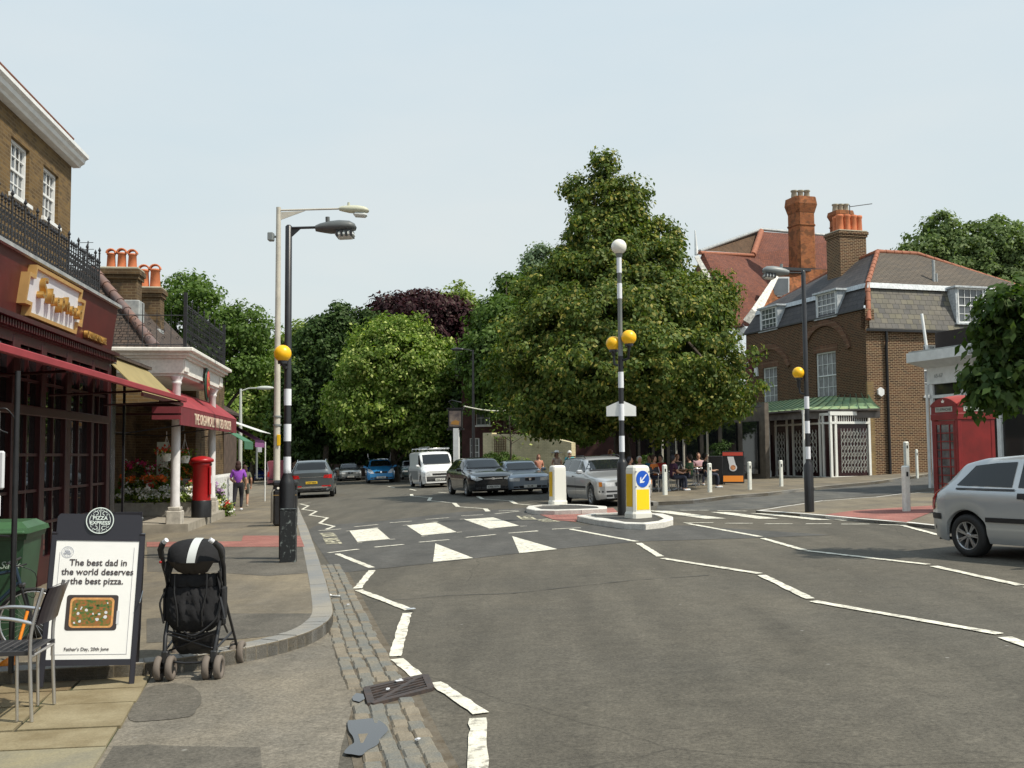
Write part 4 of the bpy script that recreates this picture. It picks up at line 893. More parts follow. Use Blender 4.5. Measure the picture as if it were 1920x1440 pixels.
ae = MB(); ae.tube([(2.6, 4.6, 12), (2.6, 4.6, 13.5)], .022, 5); ae.tube([(2.6, 4.6, 13.4), (3.8, 4.5, 13.6)], .02, 5); ae.build('television_aerial', M_iron, HR)
# copper canopy over the canted shop corner
cp = MB(); prof = [(0, 4.12), (.26, 3.88), (.53, 3.66), (.8, 3.50), (1, 3.42)]
topl_ = [(0, 10.3), (0, 3.2), (0, .05)]; eav_ = [(-2.75, 10.3), (-2.75, 1.0), (.05, -.75)]
def cpt(seg, u, f, z): a = Vector(topl_[seg]).lerp(Vector(topl_[seg + 1]), u).lerp(Vector(eav_[seg]).lerp(Vector(eav_[seg + 1]), u), f); return (a.x, a.y, z)
for sgm in (0, 1):
    for (f0, z0), (f1, z1) in zip(prof, prof[1:]): cp.quad(cpt(sgm, 0, f0, z0), cpt(sgm, 0, f1, z1), cpt(sgm, 1, f1, z1), cpt(sgm, 1, f0, z0))
cpo = cp.build('copper_canopy', M_copper, HR)
sm_ = MB()
for sgm, nb in ((0, 17), (1, 8)):
    for k in range(nb + (sgm == 1)): sm_.tube([Vector(cpt(sgm, k / nb, f, z)) + Vector((0, 0, .015)) for f, z in prof], .02, 4, sm=False)
sm_.build('seam', mat('seam_dark', (.09, .14, .08), .7), cpo)
ed = MB()
for (a, b_) in ((eav_[0], eav_[1]), (eav_[1], eav_[2])):
    a, b_ = Vector((*a, 0)), Vector((*b_, 0)); d = (b_ - a).normalized(); n = Vector((-d.y, d.x, 0)) * -1
    for o1, o2, za, zb in ((-.04, .04, 3.34, 3.41), (.08, .14, 3.02, 3.335)): ed.prism([a - n * o1 + Vector((0, 0, za)), a - n * o2 + Vector((0, 0, za)), a - n * o2 + Vector((0, 0, zb)), a - n * o1 + Vector((0, 0, zb))], b_ - a)
ed.add([(0, 10.3, 3.3), (-2.7, 10.3, 3.3), (-2.7, 1.0, 3.3), (0, -.7, 3.3)], [(0, 1, 2, 3)]); ed.build('canopy_fascia', mat('weathered_lead', (.13, .115, .105), .8, var=.3, vscale=3), cpo)
sf = MB(); x0, x1, y0 = -1.95, -.05, -.12
for a in (-1.95, -1.72, -.08): sf.bx(a - .05, a + .05, y0 - .05, y0 + .05, .35, 3.2)
sf.bx(x0, x1, y0 - .06, y0 + .05, .45, .58); sf.bx(x0, x1, y0 - .06, y0 + .06, 2.78, 2.88); sf.bx(x0 - .05, x1 + .05, y0 - .07, y0 + .07, 3.14, 3.3)
for y in (.35, .6, 2.7, 3.2, 4.15): sf.bx(-2.0, -1.9, y, y + .1, .4, 3.2)
sf.bx(-2.0, -1.9, -.1, 4.3, .4, .56); sf.bx(-1.99, -1.91, -.1, 4.3, 2.78, 2.86); sf.bx(-2.0, -1.9, -.1, 4.3, 3.14, 3.25)
for k in range(15): sf.bx(-1.62 + k * .105, -1.60 + k * .105, y0 - .02, y0, 2.88, 3.14)
sf.build('shopfront_frame', mat('shop_white', (.80, .80, .76), .5, var=.05), HR)
sg_ = MB(); sg_.quad((x0, y0 + .03, .5), (x1, y0 + .03, .5), (x1, y0 + .03, 3.2), (x0, y0 + .03, 3.2)); sg_.quad((-1.94, 9, .2), (-1.94, y0, .2), (-1.94, y0, 3.2), (-1.94, 9, 3.2)); sg_.build('shop_window', mat('maroon_shade', (.035, .012, .014), .2, spec=.5), HR)
gtm = MB()
def gate(p0, ax, w0, z0, z1, n, out):
    ax = Vector(ax); out = Vector(out); p0 = Vector(p0)
    for i in range(n + 1):
        p = p0 + ax * (w0 * i / n) + out * .02; gtm.tube([p + Vector((0, 0, z0)), p + Vector((0, 0, z1))], .011, 4, sm=False)
    for i in range(n):
        for fa in (.02, .34, .66):
            za = z0 + (z1 - z0) * fa; h = (z1 - z0) * .3; a = p0 + ax * (w0 * i / n); b_ = p0 + ax * (w0 * (i + 1) / n); v1 = Vector((0, 0, za)); v2 = Vector((0, 0, za + h)); vm = Vector((0, 0, za + h / 2))
            gtm.tube([a + v1, b_ + vm, a + v2], .010, 4, sm=False); gtm.tube([b_ + v1, a + vm, b_ + v2], .010, 4, sm=False)
for ga in (((-1.52, y0 - .09, 0), (1, 0, 0), 1.25, .72, 2.58, 8, (0, -1, 0)), ((-2.04, .8, 0), (0, 1, 0), 1.8, .72, 2.55, 7, (-1, 0, 0)), ((-2.04, 3.35, 0), (0, 1, 0), .7, .72, 2.5, 3, (-1, 0, 0))): gtm = MB(); gate(*ga); gtm.build('folding_gate', mat('gate_grey', (.62, .63, .58), .5, .1), HR, uv=False)
for y in (.9, 3.75, 5.9, 8.3):
    c_ = MB(); c_.lathe([(.085, .1), (.085, .65), (.055, .72), (.05, 3.1), (.08, 3.3)], (-2.6, y, .1), 12); c_.build('canopy_column', MATS['shop_white'], HR)
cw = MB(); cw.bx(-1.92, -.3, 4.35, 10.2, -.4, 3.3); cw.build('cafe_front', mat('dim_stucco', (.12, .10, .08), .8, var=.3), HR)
mn = MB(); mn.bx(-2.02, -1.94, 4.7, 5.3, 1.2, 2.4); mn.build('menu_frame', M_maroond, HR); mn = MB(); mn.bx(-2.035, -2.022, 4.8, 5.2, 1.3, 2.3); mn.build('menu_sheet', M_panel, HR)
bl = MB(); bl.ball((-2.05, 6.3, 2.6), .05, 8, 6); bl.build('lit_lamp', M_bulb, HR)
# --- red-tiled building behind
def R3(px, py, Y): return P(px, py, Y)
HB = thing('tiled_house', P(1440, 880, 62), 0, 'large red tiled house behind the corner house, with tall orange brick chimney', 'building')
B0 = HB.location.copy()
class MW(MB):
    def __init__(s, o): super().__init__(); s.M = Matrix.Translation(-o)
m = MW(B0); g1, g2, g3, g4 = R3(1309, 470, 60), R3(1412, 476, 66), R3(1425, 432, 70), R3(1590, 446, 72)
e1, e2 = R3(1400, 622, 56), R3(1330, 640, 58)
m.quad(R3(1318, 472, 60), R3(1385, 612, 57), R3(1490, 612, 60), R3(1412, 478, 66)); m.quad(R3(1412, 478, 66), R3(1490, 612, 60), R3(1600, 612, 66), R3(1590, 446, 72)); m.add([R3(1412, 478, 66), R3(1590, 446, 72), R3(1425, 434, 70)], [(0, 1, 2)])
m.quad(R3(1318, 472, 60), R3(1280, 560, 62), R3(1290, 640, 59), R3(1385, 612, 57)); m.build('roof', M_rtile, HB)
m = MW(B0); m.add([R3(1318, 470, 60.5), R3(1416, 476, 66.5), R3(1427, 431, 71)], [(0, 1, 2)]); m.build('hipped_roof', M_btile, HB)
m = MW(B0); m.tube([R3(1312, 471, 60), R3(1426, 430, 70)], .12, 5); m.tube([R3(1426, 430, 70), R3(1600, 446, 73)], .12, 5); m.build('roof_edge', M_lead, HB)
m = MW(B0); m.tube([R3(1427, 434, 69.5), R3(1412, 478, 65.6)], .2, 8); m.tube([R3(1312, 474, 59.8), R3(1412, 479, 65.6)], .12, 6); m.build('ridge_tiles', M_ridge, HB)
m = MW(B0); m.tube([R3(1303, 432, 60), R3(1306, 478, 60)], [.03, .12], 6); m.build('finial', M_white, HB)
def plank(m, a, b_, w0, w1, th=.12):
    a, b_ = Vector(a), Vector(b_); d = (b_ - a).normalized(); n = d.cross(Vector((0, 1, 0))).normalized(); m.prism([a - n * w0, a + n * w0, b_ + n * w1, b_ - n * w1], (0, th, 0))
m = MW(B0); plank(m, R3(1404, 606, 55.8), R3(1417, 585, 55.8), .35, .27); plank(m, R3(1417, 585, 55.8), R3(1457, 517, 58), .27, .12); plank(m, R3(1306, 480, 59.5), R3(1352, 560, 58.5), .12, .16); plank(m, R3(1352, 560, 58.5), R3(1396, 628, 57), .16, .3); m.build('bargeboard', mat('flaking_barge', (.66, .64, .58), .8, var=.15, vscale=6, speck=.3, sscale=10), HB)
m = MW(B0); m.poly([R3(1402, 628, 57.2), R3(1448, 628, 57.2), R3(1470, 600, 59), R3(1560, 560, 62), R3(1560, 505, 62), R3(1466, 505, 60)]); m.prism([R3(1402, 628, 56.9), R3(1402, 905, 56.9), R3(1620, 905, 66), R3(1620, 628, 66)], (0, .4, 0)); m.build('gable_wall', M_brickO, HB)
m = MW(B0); m.prism([R3(1456, 500, 59), R3(1600, 507, 64), R3(1600, 512, 64), R3(1456, 506, 59)], (0, .6, 0)); m.build('eaves_gutter', M_black, HB)
m = MW(B0); m.prism([R3(1449, 519, 59.2), R3(1480, 519, 59.2), R3(1480, 556, 59.2), R3(1449, 556, 59.2)], (0, .1, 0)); o = m.build('window', M_white, HB)
m = MW(B0); m.quad(R3(1451, 522, 59.15), R3(1478, 522, 59.15), R3(1478, 553, 59.15), R3(1451, 553, 59.15)); m.build('pane', M_glass, o)
# tall chimney
def chim_oct(px0, px1, py0, py1, Y, m_, flare=.10, name='chimney'):
    a = R3(px0, py1, Y); b_ = R3(px1, py1, Y); w2 = (b_ - a).length / 2 * .82; c = (a + b_) / 2; zt = R3(px0, py0, Y).z; zb = a.z; m = MW(B0)
    Mr = Matrix.Rotation(AR, 4, 'Z')
    def ring(z0, z1, w0, w1): 
        v = []
        for z, w__ in ((z0, w0), (z1, w1)):
            for sx, sy in ((-1, -.75), (-.75, -1), (.75, -1), (1, -.75), (1, .75), (.75, 1), (-.75, 1), (-1, .75)): v.append(c + (Mr @ Vector((sx * w__, sy * w__, 0))) + Vector((0, 0, z - c.z)))
        m.add(v, [(i, (i + 1) % 8, 8 + (i + 1) % 8, 8 + i) for i in range(8)] + [tuple(range(7, -1, -1)), tuple(range(8, 16))])
    hh = zt - zb; ring(zb, zb + hh * .78, w2 * .9, w2 * .88); ring(zb + hh * .60, zb + hh * .62, w2 * .95, w2 * .95); ring(zb + hh * .78, zb + hh * .9, w2 * .9, w2 * (1 + flare)); ring(zb + hh * .9, zb + hh, w2 * (1 + flare), w2 * (.92 + flare)); o = m.build(name, m_, HB)
    for k in range(3):
        q = MW(B0); q.lathe([(.2, 0), (.16, .4), (.22, .45), (.2, .52)], (c.x + (k - 1) * w2 * .55, c.y, zt), 10); q.build('chimney_pot', M_cap, o)
chim_oct(1478, 1531, 373, 506, 63, M_brickO); chim_oct(1556, 1600, 398, 470, 66, M_brickO)
# hanging maroon sign between tree and corner house
hs = thing('hanging_sign', P(1392, 690, 52), 0, 'maroon hanging sign half hidden between the big tree and corner house', 'sign')
m = MB(); m.box((0, 0, 0), (1.0, .1, 1.1), .1, .02); m.build('board', mat('sign_maroon', (.13, .015, .03), .5), hs); m = MB(); m.tube([(-.6, 0, .62), (1.5, 0.1, .62)], .03, 6); m.build('bracket', M_iron, hs)
text('lettering', 'af', .42, Matrix.Translation((.12, -.09, 0)) @ UPX, M_panel, hs, ext=.004)
# --- white single-storey shop, right edge
WP = gp(1748, 909, .1); HW = thing('white_shop', WP, AR, 'white single-storey shop with flat cornice behind the phone box', 'building')
m = MB()
# facade runs from 0 towards -y, facing -x ; z relative to base
for y in (0, -1.45, -2.9, -4.3, -6): m.bx(0, .14, y - .16, y, -.3, 3.2, .01)
m.bx(0, .14, -9, 0, -.3, .5); m.bx(-.02, .2, -9, .05, 3.2, 4.0); m.bx(0, .12, -9, 0, 2.75, 2.85); m.build('shopfront_frame', M_white, HW)
m = MB(); m.prism([(-.02, .1, 3.72), (-.55, .35, 3.92), (-.55, .35, 4.22), (.3, .35, 4.22), (.3, .35, 3.72)], (0, -9.3, 0)); m.build('cornice', M_white, HW, fix=True)
m = MB(); m.bx(-.5, 3, -9, .3, 4.23, 4.27); m.build('roof', M_lead, HW)
m = MB(); m.bx(.15, 5, -9, -.02, -.3, 4.2); m.build('wall', mat('shop_interior', (.05, .042, .04), .5, var=.4), HW)
m = MB(); m.quad((.08, 0, .5), (.08, -9, .5), (.08, -9, 3.2), (.08, 0, 3.2)); m.build('shop_window', mat('shop_glass_r', (.03, .028, .028), .05, spec=.6), HW)
m = MB(); m.bx(.1, .2, -8.9, -.25, 4.28, 4.85); m.build('sign_board', mat('dark_sign', (.022, .014, .016), .5), HW)
m = MB(); m.tube([(-.05, -.05, 4.2), (-.1, .1, 5.5)], .05, 6); m.tube([(-.06, .03, -.2), (-.06, .03, 3.2)], .05, 6); m.build('pole', M_white, HW)
m = MB(); m.box((-.75, -3.0, 4.05), (.35, .3, .3), .3, .03); m.tube([(-.75, -3, 4.2), (-.3, -3.8, 4.3)], .02, 5); m.build('floodlight', M_lead, HW)
text('lettering', '65-67', .17, BX @ UPX @ Matrix.Identity(4), M_lead, HW, ext=.003).location = (-.03, -.5, 3.4)
# --- brick house behind the cream wall (dark, windows glint through trees)
HD = thing('brick_house', P(985, 880, 66), .05, 'dark brick house half hidden by trees above the cream garden wall', 'building')
m = MB(); wd_ = 11
wh = [(3.75, 4.8, 2.9, 4.7), (4.75 + .25, 5.6, 2.95, 4.75), (.9, 1.8, 2.8, 4.6), (.5, 1.1, .2, 2.0)]
m.M = Matrix.Translation((-4, 0, 0)); wall_holes(m, 0, wd_, -1, 6.0, wh, .15); m.build('wall', mat('brick_maroon', (.06, .025, .022), .9, var=.3, vscale=2), HD)
m = MB(); m.prism([(-4.4, -.5, 5.9), (-4.4, 8.5, 5.9), (-4.4, 4, 8.2)], (wd_ + .8, 0, 0)); m.build('roof', M_tileL, HD, fix=True)
for a, b_, c, d in wh: sash(HD, Matrix.Translation((-4 + a, 0, c)), b_ - a, d - c, 3, 2)
# ================================================================ street furniture
M_yel = mat('amber_globe', (.95, .52, .01), .35, var=.04, vscale=8)
M_opal = mat('opal_globe', (.78, .76, .68), .3)
M_grey = mat('grey_paint', (.20, .22, .22), .45)
M_cream = mat('cream_column', (.50, .47, .40), .6, var=.12, vscale=3, speck=.08)
M_lens = mat('lamp_lens', (.62, .64, .62), .15, spec=.8)
M_bandw = mat('band_white', (.74, .76, .80), .5)
M_red = mat('post_red', (.36, .010, .012), .38, var=.12, vscale=3)
def cobra(root, M, ln=.78, wd=.3, ht=.2, m_=M_grey, ribs=True):
    """street lantern whose neck is the origin and whose nose points along +X"""
    b = MB(); b.M = M; n = 12; sec = []
    for i, (x, w_, zt, zb) in enumerate([(0, .06, .05, -.05), (.08, .10, .08, -.07), (ln * .35, wd * .42, .11, -.10), (ln * .6, wd * .5, .12, -.10), (ln * .85, wd * .48, .10, -.08), (ln * .97, wd * .36, .05, -.06), (ln, wd * .15, 0, -.03)]):
        sec.append([(x, w_ * math.cos(t), (zt if math.sin(t) > 0 else -zb) * math.sin(t)) for t in [2 * math.pi * k / n for k in range(n)]])
    vs = [p for s_ in sec for p in s_]; fs = [(i * n + k, (i + 1) * n + k, (i + 1) * n + (k + 1) % n, i * n + (k + 1) % n) for i in range(len(sec) - 1) for k in range(n)]
    b.smooth = True; b.add(vs, fs); b.smooth = False; b.lathe([(.035, .1), (.035, .18)], (ln * .3, 0, 0), 8); o = b.build('lantern', m_, root, uv=False, fix=True)
    b = MB(); b.M = M; b.box((ln * .72, 0, -.13), (ln * .46, wd * .8, .12), 0, .05)
    b.build('lens', M_lens, o)
    if ribs:
        b = MB(); b.M = M
        for k in range(4): b.box((ln * (.55 + .115 * k), 0, -.12), (.035, wd * .83, .10))
        b.build('louvre', M_black, o)
    return o
def globe(root, c, r, m_, neck=.25, drop=None):
    b = MB(); b.ball(c, r, 24, 16); o = b.build('globe', m_, root, uv=False)
    b = MB(); c = Vector(c); b.lathe([(r * .55, -.03), (r * .58, .03), (r * .42, .05)], c - Vector((0, 0, r * .98)), 14); b.lathe([(.04, 0), (.045, neck)], c - Vector((0, 0, r + neck)), 10)
    b.build('globe_holder', M_black, o); return o
def bands(root, x, y, r, zs, m_, name='white_band'):
    for a, b_ in zs:
        b = MB(); b.lathe([(r + .003, a), (r + .003, b_)], (x, y, 0), 16); b.build(name, m_, root)
def col_z(Y, hy): return lambda py: 1.65 + (hy - py) / F * Y
# 1 left beacon
b0 = Vector((-3.62, 16.75, G(-3.62) + .12)); t = thing('crossing_beacon', b0, 0, 'black lamp column with amber globe, white bands and grey lantern on the left pavement', 'beacon', 'crossing beacons'); z = col_z(16.75, 853)
m = MB(); m.lathe([(.125, 0), (.125, 1.18), (.11, 1.24), (.06, 1.36), (.058, 1.5), (.055, z(420) - b0.z), (.03, z(417) - b0.z)], (0, 0, 0), 18); m.build('column', M_black, t)
bands(t, 0, 0, .057, [(z(887) - b0.z, z(856) - b0.z), (z(827) - b0.z, z(795) - b0.z), (z(760) - b0.z, z(729) - b0.z)], M_bandw)
globe(t, (-.05, -.16, z(664) - b0.z), .139, M_yel, .06)
m = MB(); m.tube([(0, 0, z(690) - b0.z), (-.03, -.1, z(690) - b0.z), (-.05, -.16, z(682) - b0.z)], .03, 8); m.build('globe_bracket', M_black, t); m = MB(); m.tube([(.02, 0, z(423) - b0.z), (.47, 0, z(422) - b0.z)], .022, 8); m.prism([(.05, -.01, z(440) - b0.z), (.2, -.01, z(424) - b0.z), (.05, -.01, z(424) - b0.z)], (0, .02, 0)); m.build('bracket', M_black, t, fix=True)
cobra(t, Matrix.Translation((.44, 0, z(424) - b0.z)) @ Matrix.Rotation(R(-2), 4, 'Y'), .66, .34, .2, mat('lantern_grey', (.10, .11, .11), .5))
# guard plate in front
gd = gp(539, 1055, .12); t = thing('post_guard', gd, R(4), 'scratched black steel guard channel standing before the left beacon column', 'guard')
m = MB(); m.bx(-.12, .12, 0, .012, 0, .80, .004); m.bx(-.12, -.105, .012, .16, 0, .80); m.bx(.105, .12, .012, .16, 0, .80); m.bx(-.125, .125, -.004, .165, .80, .82, .004)
m.build('steel_channel', mat('scratched_black', (.02, .022, .024), .45, col2=(.20, .23, .22), vscale=14, speck=.3, sscale=60), t)
MATS['scratched_black'].node_tree.nodes['Color Ramp'].color_ramp.elements[0].position = .56
# 2 cream lamp column
Yc = 27.0; xc = (519 - 960) / F * Yc; b0 = Vector((xc, Yc, G(xc) + .12)); z = col_z(Yc, 853.5)
t = thing('street_lamp', b0, 0, 'tall cream concrete lamp column with thin arm and pale lantern, behind the black beacon', 'street lamp', 'street lamps')
H_ = z(387) - b0.z; m = MB(); m.lathe([(.15, 0), (.15, .75), (.11, .85), (.088, .95), (.082, 3), (.062, H_), (.062, H_ + .05)], (0, 0, 0), 14); m.build('column', M_cream, t)
m = MB(); m.tube([(0, 0, H_ - .03), (1.65, 0, H_ + .0)], .025, 8); m.prism([(.07, -.015, H_ - .28), (.7, -.015, H_ - .05), (.07, -.015, H_ - .08)], (0, .03, 0)); m.build('arm', M_cream, t, fix=True)
cobra(t, Matrix.Translation((1.6, 0, H_ + .0)) @ Matrix.Rotation(R(4), 4, 'Y'), .78, .3, .15, mat('pale_lantern', (.52, .52, .40), .5), ribs=False)
m = MB(); m.bx(-.27, -.12, -.1, .1, z(448) - b0.z, z(432) - b0.z, .02); m.bx(-.14, -.06, -.02, .02, z(442) - b0.z, z(438) - b0.z); m.build('sensor_box', M_grey, t)
m = MB(); m.bx(.02, .11, -.11, -.08, z(836) - b0.z, z(815) - b0.z, .01); m.build('yellow_plate', mat('sign_yellow', (.80, .48, .01), .5), t)
m = MB()
for y in (797, 781): m.lathe([(.11, -.02), (.11, .02)], (0, 0, z(y) - b0.z), 12)
m.build('strap', M_grey, t)
# 3 litter bin
t = thing('litter_bin', gp(535, 985, .12), R(8), 'black litter bin with gold line beside the cream lamp column', 'litter bin')
m = MB(); m.box((0, 0, .44), (.56, .46, .88), 0, .05); m.build('body', M_black, t); m = MB(); m.box((0, 0, 1.02), (.60, .50, .16), 0, .05)
for sx in (-.25, .25): m.bx(sx - .03, sx + .03, -.2, .2, .88, .95)
m.build('hood', M_black, t); m = MB(); m.bx(-.285, .285, -.236, -.232, .74, .75); m.build('gold_line', M_gold2, t)
# 4 pillar box
Yp = 27.3; xp = (379 - 960) / F * Yp; t = thing('pillar_box', (xp, Yp, .052), R(12), 'red cylindrical post box with black base between the white columns', 'post box')
m = MB(); m.lathe([(.255, .0), (.255, .42), (.245, .44)], (0, 0, 0), 28); m.build('base', M_black, t)
m = MB(); m.lathe([(.232, .44), (.232, 1.32), (.25, 1.34), (.255, 1.40), (.235, 1.42)], (0, 0, 0), 28); m.build('body', M_red, t)
m = MB(); m.lathe([(.24, 1.42), (.30, 1.44), (.305, 1.49), (.28, 1.52), (.20, 1.56), (.1, 1.585), (.001, 1.595)], (0, 0, 0), 28); m.build('cap', M_red, t)
m = MB(); m.box((.215, -.05, .95), (.05, .3, .75), 0, .02); m.build('door', M_red, t); m = MB(); m.box((.245, -.05, .98), (.012, .14, .2), 0, .003); m.build('collection_plate', M_panel, t); m = MB(); m.box((.235, -.05, 1.37), (.04, .24, .035), 0, .008); m.build('slot', M_black, t)
# 5 island beacon
b0 = gp(1168, 966, .10); Y = b0.y; z = col_z(Y, 848); t = thing('crossing_beacon', b0, 0, 'island post with two amber globes, tall grey and white top and white globe', 'beacon', 'crossing beacons'); q = lambda py: z(py) - b0.z
m = MB(); m.lathe([(.125, 0), (.125, q(868)), (.10, q(864)), (.06, q(858)), (.06, q(667))], (0, 0, 0), 18); m.build('column', M_black, t)
bands(t, 0, 0, .062, [(q(847), q(817)), (q(788), q(757)), (q(727), q(697))], M_bandw)
m = MB(); m.lathe([(.055, q(667)), (.05, q(480)), (.075, q(478)), (.08, q(472)), (.1, q(471))], (0, 0, 0), 16); m.build('extension_tube', M_grey, t)
bands(t, 0, 0, .055, [(q(558), q(529)), (q(509), q(480))], M_bandw)
m = MB(); m.ball((0, 0, q(459)), .182, 24, 16); m.build('white_globe', M_opal, t, uv=False)
for x, y, zz in ((.19, -.12, q(633)), (-.15, .14, q(642))):
    globe(t, (x, y, zz), .178, M_yel, .12); m = MB(); m.tube([(0, 0, zz - .55), (x * .9, y * .9, zz - .5), (x, y, zz - .28)], .03, 8); m.build('bracket', M_black, t)
for sx in (-1, 1):
    m = MB(); m.prism([(.02 * sx, -.02, q(780)), (.35 * sx, .03, q(780)), (.35 * sx, .03, q(762)), (.06 * sx, -.02, q(752))], (0, .01, 0)); m.build('sign_back', mat('plate_white', (.72, .73, .72), .5), t, fix=True)
# 6 lit keep-left bollard
def island_bollard(loc, rz, label, w_, d_, h, arrow):
    t = thing('traffic_bollard', loc, rz, label, 'bollard', 'plastic bollards on the refuge islands')
    def ring(s, z, r=.06): return [(s * (w_ / 2) * a, s * (d_ / 2) * b, z) for a, b in ((-1, -.75), (-.82, -1), (.82, -1), (1, -.75), (1, .75), (.82, 1), (-.82, 1), (-1, .75))]
    lv = [ring(1.10, 0), ring(1.10, .10), ring(1.0, .15), ring(.96, h - .12), ring(.92, h - .05), ring(.78, h - .01), ring(.55, h)]
    m = MB(); vs = [p for l_ in lv for p in l_]; m.add(vs, [(i * 8 + k, i * 8 + (k + 1) % 8, (i + 1) * 8 + (k + 1) % 8, (i + 1) * 8 + k) for i in range(len(lv) - 1) for k in range(8)] + [tuple(range(len(vs) - 8, len(vs)))])
    m.build('shell', mat('bollard_plastic', (.74, .73, .66), .4), t)
    m = MB(); m.quad((-w_ / 2 - .001, d_ * .32, h * .22), (-w_ / 2 - .001, -d_ * .32, h * .22), (-w_ / 2 * .975 - .003, -d_ * .32, h * .84), (-w_ / 2 * .975 - .003, d_ * .32, h * .84)); m.build('side_panel', mat('amber_panel', (.75, .46, .01), .4), t)
    if arrow:
        m = MB(); m.prism([(-w_ * .36, -d_ / 2 - .004, h * .16), (w_ * .36, -d_ / 2 - .004, h * .16), (w_ * .36, -d_ / 2 + .004, h * .56), (-w_ * .36, -d_ / 2 + .004, h * .56)], (0, .01, 0)); m.build('front_panel', mat('yellow_panel', (.90, .62, .01), .4), t, fix=True)
        r_ = w_ * .37; zc = h * .74
        m = MB(); m.lathe([(.001, .006), (r_, .006), (r_, -.004)], (0, -d_ / 2 + .002, zc), 28, False, Matrix.Rotation(math.pi / 2, 4, 'X')); o = m.build('arrow_disc', mat('disc_blue', (.01, .09, .50), .35), t)
        a = r_ * .8; pl = [(-.12, a), (.12, a), (.12, -.1 * a), (.42, -.1 * a), (.42 * 1, -.15 * a), (0, -a * .95)]
        pts = [(-.09, .85), (.09, .85), (.09, -.30), (.42, .02), (.42, -.22), (0, -.72), (-.42, -.22), (-.42, .02), (-.09, -.30)]
        th = R(-42); pp = [((x * math.cos(th) - y * math.sin(th)), (x * math.sin(th) + y * math.cos(th))) for x, y in pts]
        # pointing down-left
        pp = [(-abs(0) + (x * math.cos(R(-45)) + y * math.sin(R(45))), (-x * math.sin(R(45)) * 1 + y * math.cos(R(45)))) for x, y in pts]
        m = MB(); m.poly([(x * r_ * .95, -d_ / 2 - .008, zc + y * r_ * .95) for x, y in pp]); m.build('arrow', M_bandw, o)
        m = MB()
        for sx in (-1, 1):
            for zz in (.60, .88): m.lathe([(.001, .004), (.018, .004), (.018, -.004)], (sx * w_ * .38, -d_ / 2, h * zz), 10, False, Matrix.Rotation(math.pi / 2, 4, 'X'))
        m.build('screw', M_steel, t)
    return t
island_bollard(gp(1197, 971, .10), R(33), 'keep left bollard with blue arrow disc and yellow panel', .50, .34, 1.17, True)
island_bollard(gp(1046, 947, .10), R(24), 'plain backed white bollard on the far refuge island', .44, .32, 1.15, False)
# 7 right beacon
b0 = gp(1518, 960, .06); Y = b0.y; z = col_z(Y, 845); q = lambda py: z(py) - b0.z
t = thing('crossing_beacon', b0, 0, 'black lamp column with amber globe in front of the corner house', 'beacon', 'crossing beacons')
m = MB(); m.lathe([(.105, 0), (.105, q(872)), (.06, q(866)), (.052, q(860)), (.05, q(507)), (.03, q(504))], (0, 0, 0), 16); m.build('column', M_black, t)
bands(t, 0, 0, .053, [(q(860), q(837)), (q(812), q(789)), (q(766), q(743))], M_bandw)
globe(t, (-.15, .06, q(698)), .137, M_yel, .2); m = MB(); m.tube([(0, 0, q(740)), (-.13, .05, q(736)), (-.15, .06, q(722))], .025, 8); m.build('globe_bracket', M_black, t); m = MB(); m.tube([(0, 0, q(509)), (-.36, 0, q(508))], .02, 6); m.build('lantern_arm', M_black, t)
cobra(t, Matrix.Translation((-.33, 0, q(508))) @ Matrix.Rotation(math.pi, 4, 'Z') @ Matrix.Rotation(R(-6), 4, 'Y'), .60, .32, .2, M_grey)
# 8 white timber bollards
M_wb = mat('bollard_white', (.76, .77, .71), .6, var=.06, vscale=6, speck=.08, sscale=15)
def timber(px, py, h, w_, label, rz=.3, lift=.1, gname='white posts along the cafe kerb'):
    t = thing('white_post', gp(px, py, lift), rz, label, 'bollard', gname); m = MB(); m.box((0, 0, h / 2 - .05), (w_, w_ * .8, h + .1), 0, w_ * .2); m.build('post', M_wb, t)
    m = MB(); m.box((0, -w_ * .4 - .003, h - .18), (w_ * .3, .006, .1)); m.build('reflector', M_black, t)
timber(1247, 928, .98, .15, 'white post just right of the keep left bollard, by the cafe tables')
timber(1331, 923, .96, .14, 'white post standing before the red menu board')
timber(1406, 918, .94, .13, 'white post between menu board and canopy columns')
timber(1465, 912, .92, .13, 'white post nearest the shop door, before the canopy')
timber(1338, 905, .85, .13, 'white post further back beside the red menu board')
timber(1700, 959, .98, .16, 'stout white post beside the red phone box', .25, .06, 'white posts near the phone box')
timber(1701, 905, 1.4, .17, 'tall cream post behind the stout white post', .25, .1, 'white posts near the phone box')
timber(1720, 893, 1.05, .1, 'slim white post against the brown brick side wall', .25, .1, 'white posts near the phone box')
